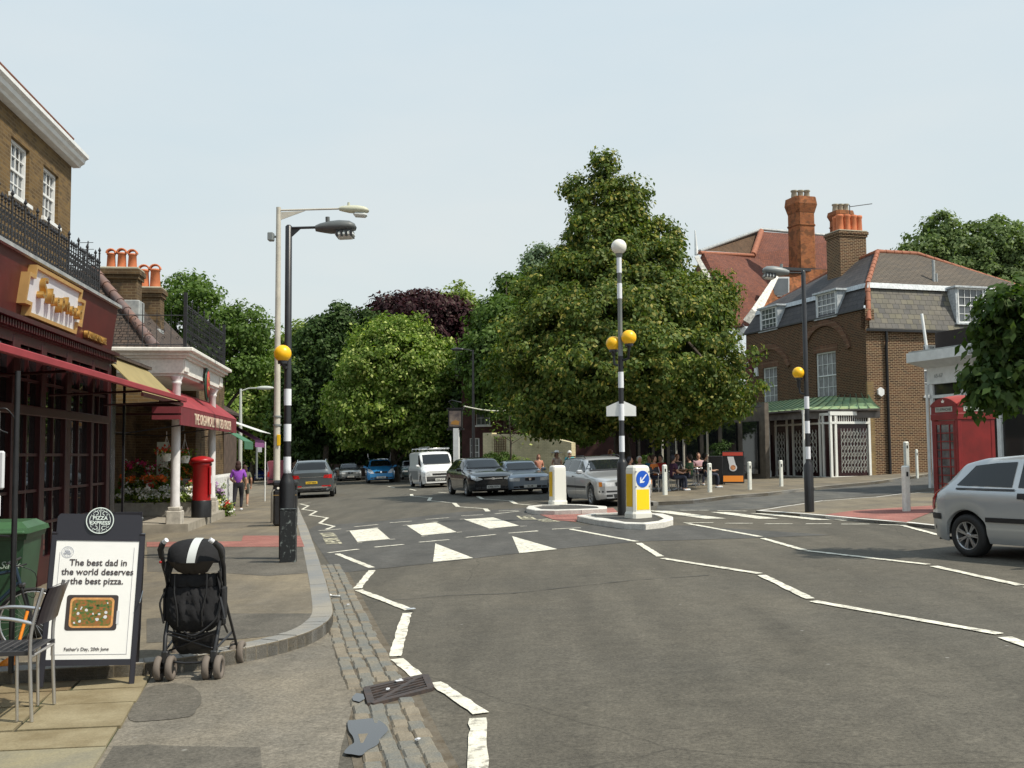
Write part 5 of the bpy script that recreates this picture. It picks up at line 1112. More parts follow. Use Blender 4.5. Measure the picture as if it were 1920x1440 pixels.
# 9 phone box
M_kred = mat('kiosk_red_shaded', (.19, .010, .010), .45, var=.2, vscale=3)  # deepened red: shade on the kiosk is put into its colour
kp = gp(1811, 958, .06); t = thing('phone_box', kp, R(12.5), 'red telephone kiosk with domed roof beside the silver hatchback', 'phone box')
t.scale = (.95, .95, .95)
K = .46
m = MB(); m.bx(-K, K, -K, K, -.1, .22, .01)
for sx in (-1, 1):
    for sy in (-1, 1): m.bx(sx * K - sx * .0, sx * (K - .1), sy * K, sy * (K - .1), .22, 2.12, .01)
m.build('frame', M_kred, t)
m = MB(); m.bx(-K + .1, K - .1, -K + .01, -K + .05, .22, 2.0); m.bx(K - .05, K - .01, -K + .1, K - .1, .22, 2.0); m.build('back_panel', mat('kiosk_panel_shaded', (.17, .010, .009), .42, var=.25, vscale=2), t)  # panel red likewise darkened to carry shade
dr = MB(); dr.bx(-K, -K + .04, -K + .1, -K + .16, .22, 1.98); dr.bx(-K, -K + .04, K - .16, K - .1, .22, 1.98); dr.bx(-K, -K + .04, -K + .16, K - .16, .22, .42); dr.bx(-K, -K + .04, -K + .16, K - .16, 1.9, 1.98)
for i in range(1, 8): zz = .42 + 1.48 * i / 8; dr.bx(-K + .005, -K + .03, -K + .16, K - .16, zz - .012, zz + .012)
for y in (-.16, .16): dr.bx(-K + .003, -K + .028, y - .012, y + .012, .42, 1.9)
o = dr.build('door', M_kred, t)
gm = MB(); gm.quad((-K + .02, -K + .16, .42), (-K + .02, K - .16, .42), (-K + .02, K - .16, 1.9), (-K + .02, -K + .16, 1.9)); gm.build('glazing', mat('kiosk_glass', (.12, .12, .12), .1, var=.5, vscale=3, spec=.6), o)
m = MB(); m.bx(-K - .015, K + .015, -K - .015, K + .015, 2.0, 2.14, .01); m.bx(-K + .0, K - .0, -K + .0, K - .0, 2.14, 2.34); m.build('fascia', M_kred, t)
n_ = 10
def arch(n): return [(-K + 2 * K * i / n, .15 * (1 - (2 * i / n - 1) ** 2)) for i in range(n + 1)]
m = MB()
for A_, B_ in (((1, 0, 0), (0, -1, 0)), ((0, 1, 0), (-1, 0, 0)), ((1, 0, 0), (0, 1, 0)), ((0, 1, 0), (1, 0, 0))):
    A_, B_ = Vector(A_), Vector(B_); pts = [A_ * x + B_ * (K + .02) + Vector((0, 0, 2.34 + z)) for x, z in arch(n_)]
    m.prism([A_ * -K + B_ * (K + .02) + Vector((0, 0, 2.30))] + pts + [A_ * K + B_ * (K + .02) + Vector((0, 0, 2.30))], B_ * -.08)
m.build('pediment', M_kred, t, fix=True)
vs = []; fs = []; n2 = 12
for i in range(n2 + 1):
    for j in range(n2 + 1):
        u, v_ = 2 * i / n2 - 1, 2 * j / n2 - 1; zz = .15 * (1 - u * u) + .15 * (1 - v_ * v_) ; zz = max(.15 * (1 - u * u) if abs(v_) > .999 else 0, .15 * (1 - v_ * v_) if abs(u) > .999 else 0, (.15 * (1 - min(abs(u), abs(v_)) ** 2) + .06 * (1 - max(abs(u), abs(v_)) ** 2)) if max(abs(u), abs(v_)) < .999 else 0)
        vs.append((u * (K + .01), v_ * (K + .01), 2.34 + zz))
for i in range(n2):
    for j in range(n2): a = i * (n2 + 1) + j; fs.append((a, a + n2 + 1, a + n2 + 2, a + 1))
m = MB(); m.smooth = True; m.add(vs, fs); m.build('dome_roof', mat('kiosk_roof_lit', (.32, .030, .015), .5, var=.15), t)  # roof coloured a lighter, sunlit red than the shaded body
for M_ in (Matrix.Identity(4), BX):
    m = MB(); m.M = M_; m.bx(-.30, .30, -K - .006, -K + .01, 2.18, 2.29); o = m.build('opal_strip', mat('opal_strip', (.42, .45, .40), .4), t)
    text('lettering', 'TELEPHONE', .095, M_ @ Matrix.Translation((0, -K - .009, 2.20)) @ UPX, M_black, o, ext=.001, space=1.1)
    m = MB(); m.M = M_ @ Matrix.Translation((0, -K - .024, 2.38)); m.prism([(-.04, 0, 0), (.04, 0, 0), (.055, 0, .05), (.025, 0, .04), (0, 0, .08), (-.025, 0, .04), (-.055, 0, .05)], (0, .01, 0)); m.build('crown_emblem', M_opal, t, fix=True)
# 10 far lamps, pub sign, festoon cable
def plain_lamp(px, base_y, top_y, Y, arm, label, m_, lx):
    p = P(px, base_y, Y); hz = P(px, top_y, Y).z - p.z; t = thing('street_lamp', p, 0, label, 'street lamp', 'street lamps'); m = MB(); m.tube([(0, 0, -.5), (0, 0, 1.2), (0, 0, hz)], [.09, .09, .05], 8); m.build('column', m_, t)
    m = MB(); m.tube([(0, 0, hz - .1), (arm * .5, 0, hz + .02), (arm, 0, hz + .03)], .03, 6); m.build('arm', m_, t)
    m = MB(); m.ball((arm + lx * .35, 0, hz + .03), .4, 10, 6, (1, .3, .22)); m.build('lantern', m_, t)
plain_lamp(450, 880, 729, 45, .7, 'slim pale lamp column beyond the red awning on the left pavement', mat('pale_grey', (.48, .5, .46), .5), 1)
plain_lamp(888, 870, 656, 58, -.5, 'thin black lamp column against the dark purple tree', M_black, -1)
t = thing('pub_sign', P(856, 872, 46), R(-10), 'pub sign on white post with black framed picture board, behind the van', 'pub sign'); b0 = t.location
m = MB(); m.bx(-.12, .12, -.12, .12, -.2, P(856, 803, 46).z - b0.z); m.build('post', M_white, t)
z0, z1 = P(856, 803, 46).z - b0.z, P(856, 768, 46).z - b0.z
m = MB(); m.bx(-.36, .28, -.06, .06, z0, z1, .02); m.bx(-.42, .34, -.08, .08, z1, z1 + .08); m.bx(-.42, .34, -.08, .08, z0 - .08, z0); m.tube([(0, 0, z1), (-.3, -.2, z1 + .35), (-.1, -.5, z1 + .4), (.3, -.3, z1 + .3)], .02, 5); m.build('frame', M_black, t)
m = MB(); m.bx(-.30, .22, -.068, -.062, z0 + .08, z1 - .06); o = m.build('picture', mat('faded_picture', (.09, .07, .07), .5, col2=(.32, .25, .20), vscale=3), t)
m = MB(); m.prism([(-.24, -.074, z0 + .18), (.12, -.074, z0 + .14), (.16, -.074, z0 + .3), (-.02, -.074, z0 + .36), (-.2, -.074, z0 + .3)], (0, .004, 0)); m.build('painted_shape', mat('ochre_paint', (.45, .22, .05), .6), o)
t = thing('festoon_cable', P(870, 762, 47), 0, 'pale festoon cable slung from the pub sign toward the dark brick house', 'cable'); b0 = t.location
m = MB(); m.tube([P(870 + 120 * k / 12, 762 + 10 * math.sin(math.pi * k / 12 * .9) - k * .2, 47 + k * .4) - b0 for k in range(13)], .035, 5); m.build('cable', mat('cable_pale', (.45, .45, .38), .7), t)
t = thing('small_sign_post', P(481, 884, 46), 0, 'grey post with small white plate under the purple awning', 'sign post'); m = MB(); m.tube([(0, 0, -.3), (0, 0, 1.15)], .05, 6); m.build('post', M_grey, t); m = MB(); m.bx(.05, .22, -.02, .02, .85, 1.1); m.build('plate', M_panel, t)
# 11 cream garden wall
wa, wb = P(908, 880, 51.5), P(1072, 884, 48.5); dx = wb - wa; an_ = math.atan2(dx.y, dx.x); ln = Vector((dx.x, dx.y)).length; wh_ = P(908, 814, 51.5).z - wa.z
t = thing('garden_wall', wa, an_, 'pale cream painted garden wall with worn patches behind the parked cars', 'wall')
m = MB(); m.prism([(0, 0, -.6), (ln, 0, -.6), (ln, 0, wh_ * .72), (ln * .8, 0, wh_ * .85), (ln * .72, 0, wh_ * .97), (0, 0, wh_)], (0, .35, 0)); m.bx(-.05, .5, -.03, .38, -.6, wh_ + .06)
m.build('masonry', brickmat('cream_painted_brick', (.66, .58, .38), (.60, .53, .34), (.48, .42, .27), .225, .075, .008, .25, stain=(.22, .15, .08), stainpos=.62), t, fix=True)
tx = (950 - 908) / (1072 - 908) * ln * 1.0
m = MB()
for k in range(7): m.bx(-.0 + tx - .65 + k * .11, tx - .63 + k * .11, -.05, -.02, .5, 1.6)
for k in range(10): m.bx(tx - .66, tx + .03, -.055, -.052, .5 + k * .12, .52 + k * .12)
m.build('trellis', mat('trellis_brown', (.12, .07, .03), .8), t)
# 12 menu board by the cafe
t = thing('menu_board', gp(1375, 908, .1), R(-14), 'tilted black menu board with red header and orange foot by the cafe', 'menu board')
Mx = Matrix.Rotation(R(-14), 4, 'X'); m = MB(); m.M = Mx; m.bx(-.42, .42, 0, .05, .05, 1.32, .01); m.bx(-.36, -.32, .05, .1, -.15, .1); m.build('board', M_black, t)
m = MB(); m.bx(-.95, -.40, .1, .7, -.05, 1.1, .02); m.build('planter_box', M_iron, t)
m = MB(); m.M = Mx; m.bx(-.40, .38, -.006, 0, 1.14, 1.28); m.build('header', mat('menu_red', (.45, .05, .03), .6), t)
m = MB(); m.M = Mx; m.bx(-.38, .38, -.006, 0, .1, .34); m.build('orange_strip', mat('menu_orange', (.85, .28, .03), .6), t)
m = MB(); m.M = Mx; m.prism([(-.22, -.006, 1.1), (.02, -.006, 1.1), (.14, -.006, .62), (-.12, -.006, .62)], (0, .004, 0)); m.lathe([(.001, .0), (.15, 0), (.15, .01)], (.0, -.012, .66), 20, False, Matrix.Rotation(math.pi / 2, 4, 'X')); o = m.build('plate_picture', M_panel, t)
m = MB(); m.M = Mx; m.lathe([(.001, .0), (.10, 0), (.10, .01)], (.0, -.018, .66), 16, False, Matrix.Rotation(math.pi / 2, 4, 'X')); m.build('food_picture', mat('food_tan', (.5, .22, .10), .7, var=.5, vscale=15), o)
# 13 litter
t = thing('paper_scrap', gp(622, 1118, .03), .2, 'crumpled white paper scrap lying in the gutter by the kerb', 'litter')
m = MB(); m.prism([(-.07, .08, 0), (-.03, .09, .0), (-.02, -.02, 0), (.09, -.05, 0), (.10, -.01, 0), (.02, .01, .0), (-.06, -.05, 0)], (.0, 0, .012)); m.box((-.03, .0, .02), (.03, .12, .02), .3, .005); m.build('paper', M_white, t, fix=True)
for px, py, s_ in ((652, 1134, .05), (748, 1277, .06), (727, 1293, .05), (783, 1387, .04), (770, 1142, .10)):
    t = thing('paper_scrap', gp(px, py, .03), px, {652: 'small pale scrap on the granite setts near the kerb', 748: 'white scrap on the upper edge of the drain grate', 727: 'little pale scrap caught in the drain bars', 783: 'tiny pale scrap beside the lower gutter', 770: 'blue grey strip of litter at a zigzag corner'}[px], 'litter', 'small litter scraps')
    m = MB(); m.box((0, 0, .004), (s_, s_ * .45, .008), .3, .002); m.box((s_ * .2, .01, .01), (s_ * .4, s_ * .3, .006), .9, .002); m.build('paper', M_panel if px != 770 else mat('blue_grey', (.42, .46, .50), .6), t)
# 14 drain grate
c = [gp(687, 1296), gp(797, 1271), gp(808, 1295), gp(696, 1325)]; o0 = (c[0] + c[1] + c[2] + c[3]) / 4
t = thing('drain_grate', o0, 0, 'rusty iron drain grate with slanted bars in the gutter', 'drain grate'); c = [p - o0 for p in c]
for p in c: p.z += .012
def bil(u, v, dz=0): q = (c[0] * (1 - u) + c[1] * u) * (1 - v) + (c[3] * (1 - u) + c[2] * u) * v; return q + Vector((0, 0, dz))
m = MB(); mi = mat('rusty_iron', (.085, .06, .05), .6, .3, col2=(.05, .045, .045), vscale=20, bump=.3)
def bar(u0, v0, u1, v1, w_):
    a, b_ = bil(u0, v0, -.02), bil(u1, v1, -.02); d = (b_ - a).normalized(); n = Vector((-d.y, d.x, 0)) * w_ / 2; m.prism([a - n, b_ - n, b_ + n, a + n], (0, 0, .035))
for a in ((0, 0, 1, 0), (1, 0, 1, 1), (1, 1, 0, 1), (0, 1, 0, 0)): bar(*a, .05)
bar(.08, 1, .92, 0, .035)
for k in range(1, 6): v0 = k / 6; bar(.03, v0 + .03, .97, v0 - .03, .016)
m.build('grate', mi, t, fix=True)
m = MB(); m.quad(bil(0, 0, -.008), bil(1, 0, -.008), bil(1, 1, -.008), bil(0, 1, -.008)); m.build('pit_shade', mat('pit_shade_black', (.004, .004, .004), 1), t)  # flat black sheet painted in for the dark below the bars
# ================================================================ cars
def lerpl(pts, x):
    if x <= pts[0][0]: return pts[0][1]
    for (a, b_), (c, d) in zip(pts, pts[1:]):
        if x <= c:
            t = (x - a) / (c - a) if c > a else 0; return b_ + (d - b_) * t
    return pts[-1][1]
def smoothl(pts, x, w_):
    return sum(lerpl(pts, x + w_ * k / 4) * wt for k, wt in zip((-4, -3, -2, -1, 0, 1, 2, 3, 4), (1, 2, 3, 4, 5, 4, 3, 2, 1))) / 25
SHAPES = dict(   # (distance from nose / L, height / H)
 estate=dict(top=[(0, .52), (.02, .56), (.06, .60), (.27, .685), (.44, .955), (.52, .99), (.65, 1), (.85, .975), (.93, .93), (.985, .72), (1, .60)], sh=[(0, .50), (.08, .57), (.3, .64), (.9, .68), (1, .60)], cowl=.27, head=.44, rear=(.90, .985), side=(.30, .955)),
 hatch=dict(top=[(0, .50), (.03, .56), (.08, .61), (.26, .70), (.42, .955), (.50, .99), (.62, 1), (.78, .975), (.86, .93), (.95, .72), (1, .60)], sh=[(0, .50), (.08, .57), (.3, .64), (.9, .68), (1, .60)], cowl=.26, head=.42, rear=(.85, .955), side=(.29, .93)),
 saloon=dict(top=[(0, .50), (.02, .55), (.06, .60), (.29, .69), (.44, .955), (.52, .995), (.62, 1), (.70, .96), (.84, .76), (.97, .74), (1, .62)], sh=[(0, .50), (.08, .57), (.3, .65), (.9, .70), (1, .62)], cowl=.29, head=.44, rear=(.71, .84), side=(.32, .80)),
 suv=dict(top=[(0, .55), (.02, .60), (.06, .64), (.26, .71), (.40, .955), (.50, .99), (.65, 1), (.86, .985), (.93, .94), (.985, .72), (1, .64)], sh=[(0, .55), (.08, .60), (.3, .67), (.9, .70), (1, .64)], cowl=.26, head=.40, rear=(.92, .985), side=(.29, .95)),
 mpv=dict(top=[(0, .46), (.03, .52), (.09, .58), (.20, .68), (.40, .945), (.50, .99), (.65, 1), (.85, .98), (.93, .93), (.985, .70), (1, .58)], sh=[(0, .46), (.08, .54), (.3, .62), (.9, .66), (1, .60)], cowl=.19, head=.40, rear=(.91, .985), side=(.25, .95)),
 van=dict(top=[(0, .44), (.015, .50), (.05, .54), (.13, .60), (.26, .94), (.32, .985), (.45, 1), (.9, 1), (.98, .985), (1, .96)], sh=[(0, .44), (.08, .50), (.25, .56), (.9, .60), (1, .60)], cowl=.13, head=.265, rear=(2, 2), side=(.16, .34)))
WHEELS = {}
def wheel_parts(root, c, r, w_, spokes, sgn, m_rim):
    T = Matrix.Translation(c) @ Matrix.Rotation(-sgn * math.pi / 2, 4, 'X')   # local z -> outward
    m = MB(); m.M = T; h = w_ / 2; m.lathe([(r * .62, -h), (r * .9, -h), (r * .985, -h * .75), (r, -h * .3), (r, h * .3), (r * .985, h * .75), (r * .9, h), (r * .66, h * 1.02), (r * .62, h * .8), (r * .62, -h)], (0, 0, 0), 32, close=True)
    wh = m.build('wheel', M_dark, root, uv=False)
    m = MB(); m.M = T; m.lathe([(r * .66, h * .95), (r * .62, h * 1.0), (r * .60, h * .7), (r * .58, -h * .2)], (0, 0, 0), 32, cap=False)
    m.lathe([(r * .16, h * .2), (r * .15, h * .72), (r * .1, h * .8), (.001, h * .82)], (0, 0, 0), 16)
    for k in range(spokes):
        a = 2 * math.pi * k / spokes
        for da in ((-.10, .10) if spokes >= 7 else (0,)):
            d = Vector((math.cos(a + da), math.sin(a + da), 0)); n = Vector((-d.y, d.x, 0)) * r * (.035 if spokes >= 7 else .085)
            p0, p1 = d * r * .12, d * r * .61; m.prism([p0 - n + Vector((0, 0, h * .55)), p1 - n + Vector((0, 0, h * .72)), p1 + n + Vector((0, 0, h * .72)), p0 + n + Vector((0, 0, h * .55))], (0, 0, h * .2))
    m.build('rim', m_rim, wh, uv=False, fix=True)
    m = MB(); m.M = T; m.lathe([(.001, -h * .1), (r * .6, -h * .1)], (0, 0, 0), 24); m.build('brake', M_dark, wh, uv=False)
M_rim = mat('alloy_rim', (.50, .51, .52), .3, .8); M_hl = mat('headlamp', (.80, .82, .84), .12, .2, var=.15, vscale=14, spec=1); M_plw = mat('plate_white_reg', (.72, .72, .68), .5); M_ply = mat('plate_yellow_reg', (.80, .52, .03), .5)
M_tl = mat('tail_lamp', (.42, .012, .012), .15, var=.35, vscale=12); M_trim = mat('black_trim', (.022, .022, .024), .55); M_chrome = mat('chrome', (.75, .75, .76), .12, 1); M_cgl = mat('car_glass', (.012, .014, .016), .03, spec=.6); M_amber = mat('amber_lamp', (.75, .25, .03), .2)
def car(name, loc, heading, label, shape, L_, W_, H_, col, rough=.28, metal=.0, wr=.31, fo=.19, ro=.19, front='plain', spokes=5, plate=None, group='cars queuing and parked along the street', roof_rack=False, trim=False, coat=1, extra=None, glass=None, rim=None, lower=None, windows=True, detail=1, sill=.20, sidewin=None, nose=None):
    """local axes: +X forward, Z up; base on the ground"""
    S = SHAPES[shape]; d = Vector((heading[0], heading[1], 0)).normalized()
    # tilt with the sloping street
    up = Vector((-SL, 0, 1)).normalized(); fx = (d - up * d.dot(up)).normalized(); ly = up.cross(fx)
    rot = Matrix((fx, ly, up)).transposed().to_euler()
    t = thing(name, loc, rot, label, 'car' if shape != 'van' else 'van', group)
    paint = mat('paint_%s' % '_'.join('%03d' % int(c * 1000) for c in col), col, rough, metal, coat=coat)
    xa, xb = L_ * fo, L_ * (1 - ro); Ra = wr * 1.17
    X = sorted({*[L_ * k / 60 for k in range(61)], .01, .03, .06, .10, .15, .21, .28, L_ - .01, L_ - .03, L_ - .06, L_ - .10, L_ - .16, L_ - .23, *[xc + Ra * math.cos(math.pi * k / 12) * 1.0001 for xc in (xa, xb) for k in range(13)], *[xc + s_ * (Ra + .004) for xc in (xa, xb) for s_ in (-1, 1)]})
    secs = []; top = [(a * L_, b_ * H_) for a, b_ in S['top']]; sh = [(a * L_, b_ * H_) for a, b_ in S['sh']]
    for x in X:
        zt = smoothl(top, x, .05 * L_ * .35); zs = min(smoothl(sh, x, .1), zt - .012)
        e = min(x, L_ - x); rn = .42; k = 1.0 if e > rn else (1 - (nose or .20) * (1 - e / rn) ** 2.2)
        hw = W_ / 2 * k; zb = sill + (.05 * (1 - e / .3) if e < .3 else 0)
        for xc in (xa, xb):
            if abs(x - xc) < Ra: zb = max(zb, wr + math.sqrt(max(0, Ra ** 2 - (x - xc) ** 2)))
        cab = max(0, min(1, (zt - zs) / (.30 * H_))); cab = cab * cab * (3 - 2 * cab)
        wroof = W_ / 2 * (.70 if shape != 'van' else .88)
        hi = zt - zs; bump = .03 * (1 if abs(x - xa) < Ra * 1.15 or abs(x - xb) < Ra * 1.15 else 0)
        zm = max(zb + .03, .42 * H_)
        mix = lambda a, b_: a + (b_ - a) * cab
        row = [(hw * .93, zb), (hw * .985, zb + (zm - zb) * .35), (hw, zm), (hw * .995, zm + (zs - zm) * .5), (hw * .975, zs - .035), (hw * .94, zs)]
        row += [(mix(hw * .86, hw * .915), zs + hi * mix(.45, .04)), (mix(hw * .66, wroof * 1.02 * min(1, k + .1)), zs + hi * mix(.80, .84)), (mix(hw * .56, wroof * .95), zs + hi * mix(.88, .94)), (mix(hw * .42, wroof * .80), zs + hi * mix(.94, .985)), (mix(hw * .22, wroof * .4), zs + hi * mix(.985, 1.0)), (0, zt + .005)]
        secs.append([(L_ / 2 - x, y, z) for y, z in row])
    n = len(secs[0]); b = MB(); b.smooth = True
    vs = []; 
    for s_ in secs: vs += s_ + [(x, -y, z) for x, y, z in s_[-2::-1]]
    m_ = 2 * n - 1; fs = []
    for i in range(len(secs) - 1):
        for k in range(m_ - 1): fs.append((i * m_ + k, (i + 1) * m_ + k, (i + 1) * m_ + k + 1, i * m_ + k + 1))
    for base, rev in ((0, False), ((len(secs) - 1) * m_, True)):
        for k in range(n - 1):
            a, b__, c, dd = base + k, base + k + 1, base + m_ - 2 - k, base + m_ - 1 - k
            f = (a, b__, c, dd) if b__ != c else (a, b__, dd); fs.append(f if rev else f[::-1])
    b.add(vs, fs); body = b.build('body', [paint], t, uv=False)
    bm = bmesh.new(); bm.from_mesh(body.data); bmesh.ops.remove_doubles(bm, verts=bm.verts, dist=1e-5); bmesh.ops.recalc_face_normals(bm, faces=bm.faces)
    for e_ in bm.edges:
        if len(e_.link_faces) == 2 and e_.calc_face_angle(0) > R(38): e_.smooth = False
    bm.to_mesh(body.data); bvh = BVHTree.FromBMesh(bm); bm.free()
    body.data.polygons.foreach_set('use_smooth', [True] * len(body.data.polygons))
    def decal(nm, bot, topl, ax, m__, parent=t, off=.006, nu=14, nv=5):
        vs = []; fs = []
        def at(pl, u):
            s_ = u * (len(pl) - 1); i = min(int(s_), len(pl) - 2); f = s_ - i; return (pl[i][0] + (pl[i + 1][0] - pl[i][0]) * f, pl[i][1] + (pl[i + 1][1] - pl[i][1]) * f)
        dv = {'f': Vector((-1, 0, 0)), 'r': Vector((1, 0, 0)), 'l': Vector((0, -1, 0)), 'R': Vector((0, 1, 0))}[ax]
        last = None
        for i in range(nu + 1):
            for j in range(nv + 1):
                a, c = at(bot, i / nu), at(topl, i / nu); p = (a[0] + (c[0] - a[0]) * j / nv, a[1] + (c[1] - a[1]) * j / nv)
                o = Vector((6 if ax == 'f' else -6, p[0], p[1])) if ax in 'fr' else Vector((p[0], 4 if ax == 'l' else -4, p[1]))
                h = bvh.ray_cast(o, dv)
                q = h[0] + (h[1] if h[1].dot(dv) < 0 else -h[1]) * off if h[0] else (last if last else o + dv * 4); last = q; vs.append(q)
        for i in range(nu):
            for j in range(nv): a = i * (nv + 1) + j; fs.append((a, a + nv + 1, a + nv + 2, a + 1))
        b = MB(); b.smooth = True; b.add(vs, fs); return b.build(nm, m__, parent, uv=False)
    zt_ = lambda f: lerpl(top, f * L_); zs_ = lambda f: lerpl(sh, f * L_)
    gl = glass or M_cgl; wR = W_ / 2 * (.70 if shape != 'van' else .88)
    # windscreen
    zc, zh = zt_(S['cowl'] + .015) + .012, zt_(S['head']) - .035 * H_
    decal('windscreen', [(-W_ * .40, zc + .03), (-W_ * .2, zc), (W_ * .2, zc), (W_ * .40, zc + .03)], [(-wR * .86, zh - .01), (-wR * .4, zh), (wR * .4, zh), (wR * .86, zh - .01)], 'f', gl, nv=8)
    xl = lambda f: L_ / 2 - f * L_
    s0, s1 = S['side']; sgns = (('l', 1), ('R', -1))
    zr = lambda f: zs_(f) + (smoothl(top, f * L_, .02) - zs_(f)) * .80
    for ax, sg in sgns:
        if shape == 'van':
            decal('side_window', [(xl(.175), zs_(.2) + .06), (xl(.33), zs_(.3) + .05)], [(xl(.255), zr(.30) - .02), (xl(.33), zr(.33) - .0)], ax, gl)
            continue
        fr = S['head'] + .02; segs = sidewin or [(s0 + .04, .49, fr, .49), (.505, .70, .505, .70), (.715, s1 - .02, .715, s1 - .055)]
        for (b0_, b1_, t0_, t1_) in segs:
            zb_ = lambda f: zs_(f) + .02 * H_ + .015
            decal('side_window', [(xl(b0_), zb_(b0_)), (xl((b0_ + b1_) / 2), zb_((b0_ + b1_) / 2)), (xl(b1_), zb_(b1_))], [(xl(t0_), zr(t0_)), (xl((t0_ + t1_) / 2), zr((t0_ + t1_) / 2)), (xl(t1_), max(zr(t1_) - .01, zb_(t1_) + .04))], ax, gl, nu=10)
        decal('door_handle', [(xl(.53), zs_(.5) - .10), (xl(.565), zs_(.5) - .10)], [(xl(.53), zs_(.5) - .07), (xl(.565), zs_(.5) - .07)], ax, M_trim, off=.02, nu=3, nv=1)
        decal('door_gap', [(xl(.497), .26), (xl(.4995), .26)], [(xl(.497), zs_(.5)), (xl(.4995), zs_(.5))], ax, M_trim, off=.003, nu=1, nv=8)
        if trim: decal('rub_strip', [(xl(fo + .09), .36 * H_), (xl(1 - ro - .09), .36 * H_)], [(xl(fo + .09), .405 * H_), (xl(1 - ro - .09), .405 * H_)], ax, M_trim, off=.014, nu=16, nv=2)
    if S['rear'][0] < 1:
        ra, rb_ = S['rear']; z1_, z0_ = zt_(ra) - .03, zt_(rb_) + .03
        decal('rear_window', [(-W_ * .36, z0_), (W_ * .36, z0_)], [(-wR * .85, z1_), (wR * .85, z1_)], 'r', gl, nv=6)
    # front end
    hz = .44 * H_ if shape not in ('van', 'suv') else (.36 * H_ if shape == 'van' else .48 * H_)
    for sg in (-1, 1):
        y0, y1, y2 = sg * W_ * .235, sg * W_ * .36, sg * W_ * .455
        if front == 'swept': decal('headlight', [(y0, hz - .02), (y1, hz - .06), (y2, hz + .02)], [(y0, hz + .02), (y1, hz + .10), (y2, hz + .16)], 'f', M_hl)
        elif front == 'tall': decal('headlight', [(y0 * 1.05, hz - .06), (y1, hz - .06), (y2, hz + .04)], [(y0 * 1.2, hz + .06), (y1, hz + .18), (y2, hz + .22)], 'f', M_hl)
        else: decal('headlight', [(y0, hz - .06), (y2, hz - .05)], [(y0, hz + .06), (y2, hz + .08)], 'f', M_hl)
        if front == 'square': decal('indicator', [(y2 * .95, hz - .055), (y2 * 1.03, hz - .05)], [(y2 * .95, hz + .075), (y2 * 1.03, hz + .075)], 'f', M_amber, off=.009, nu=4)
        decal('fog_lamp', [(sg * W_ * .27, .17 * H_ + .04), (sg * W_ * .38, .17 * H_ + .04)], [(sg * W_ * .27, .17 * H_ + .11), (sg * W_ * .38, .17 * H_ + .11)], 'f', M_trim, nu=5, nv=2)
        th = hz + .04
        if shape in ('estate', 'hatch', 'mpv', 'van'): decal('tail_light', [(sg * W_ * .36, th), (sg * W_ * .46, th)], [(sg * W_ * .36, th + .34), (sg * W_ * .45, th + .34)], 'r', M_tl)
        else: decal('tail_light', [(sg * W_ * .26, th + .02), (sg * W_ * .455, th)], [(sg * W_ * .29, th + .16), (sg * W_ * .455, th + .18)], 'r', M_tl)
        # mirror
        mx_ = xl(S['cowl'] + .075); m = MB(); m.box((mx_, sg * (W_ / 2 + .07), zs_(.33) + .07), (.10, .19, .13), 0, .035); m.box((mx_ + .01, sg * (W_ / 2 - .03), zs_(.33) + .03), (.05, .12, .04)); m.build('door_mirror', paint if front != 'dkmir' else M_trim, t, uv=False)
        for xc in (xa, xb): wheel_parts(t, (L_ / 2 - xc, sg * (W_ / 2 - .115), wr), wr, .20, spokes, sg, rim or M_rim)
    gz = hz
    if front == 'kidney':
        for sg in (-1, 1): decal('grille', [(sg * .03, gz - .07), (sg * .20, gz - .05)], [(sg * .03, gz + .07), (sg * .20, gz + .07)], 'f', M_trim); decal('grille_surround', [(sg * .02, gz + .07), (sg * .21, gz + .07)], [(sg * .02, gz + .085), (sg * .21, gz + .085)], 'f', M_chrome, nv=1)
    else:
        decal('grille', [(-W_ * .21, gz - .05), (W_ * .21, gz - .05)], [(-W_ * .22, gz + .055), (W_ * .22, gz + .055)], 'f', M_trim, nu=16)
        if front in ('swept', 'square', 'plain'): decal('chrome_bar', [(-W_ * .2, gz + (.058 if front == 'square' else -.01)), (W_ * .2, gz + (.058 if front == 'square' else -.01))], [(-W_ * .2, gz + (.08 if front == 'square' else .03)), (W_ * .2, gz + (.08 if front == 'square' else .03))], 'f', M_chrome, off=.012, nv=1)
    decal('badge', [(-.045, gz - .03), (.045, gz - .03)], [(-.045, gz + .05), (.045, gz + .05)], 'f', M_chrome, off=.018, nu=2, nv=2)
    lo = .17 * H_
    decal('lower_intake', [(-W_ * .24, lo + .01), (W_ * .24, lo + .01)], [(-W_ * .26, lo + .12), (W_ * .26, lo + .12)], 'f', M_trim, nu=14)
    if lower or front == 'square': decal('bumper', [(-W_ * .47, lo + (.0 if lower else .17)), (W_ * .47, lo + (.0 if lower else .17))], [(-W_ * .47, lo + (.27 if lower else .22)), (W_ * .47, lo + (.27 if lower else .22))], 'f', lower or M_trim, off=.004, nu=20)
    decal('wiper_panel', [(-W_ * .38, zc - .03), (W_ * .38, zc - .03)], [(-W_ * .38, zc + .012), (W_ * .38, zc + .012)], 'f', M_trim, off=.012, nv=1)
    decal('rear_bumper_strip', [(-W_ * .45, .26 * H_), (W_ * .45, .26 * H_)], [(-W_ * .45, .30 * H_), (W_ * .45, .30 * H_)], 'r', M_trim if shape != 'suv' else M_chrome, off=.006, nv=1)
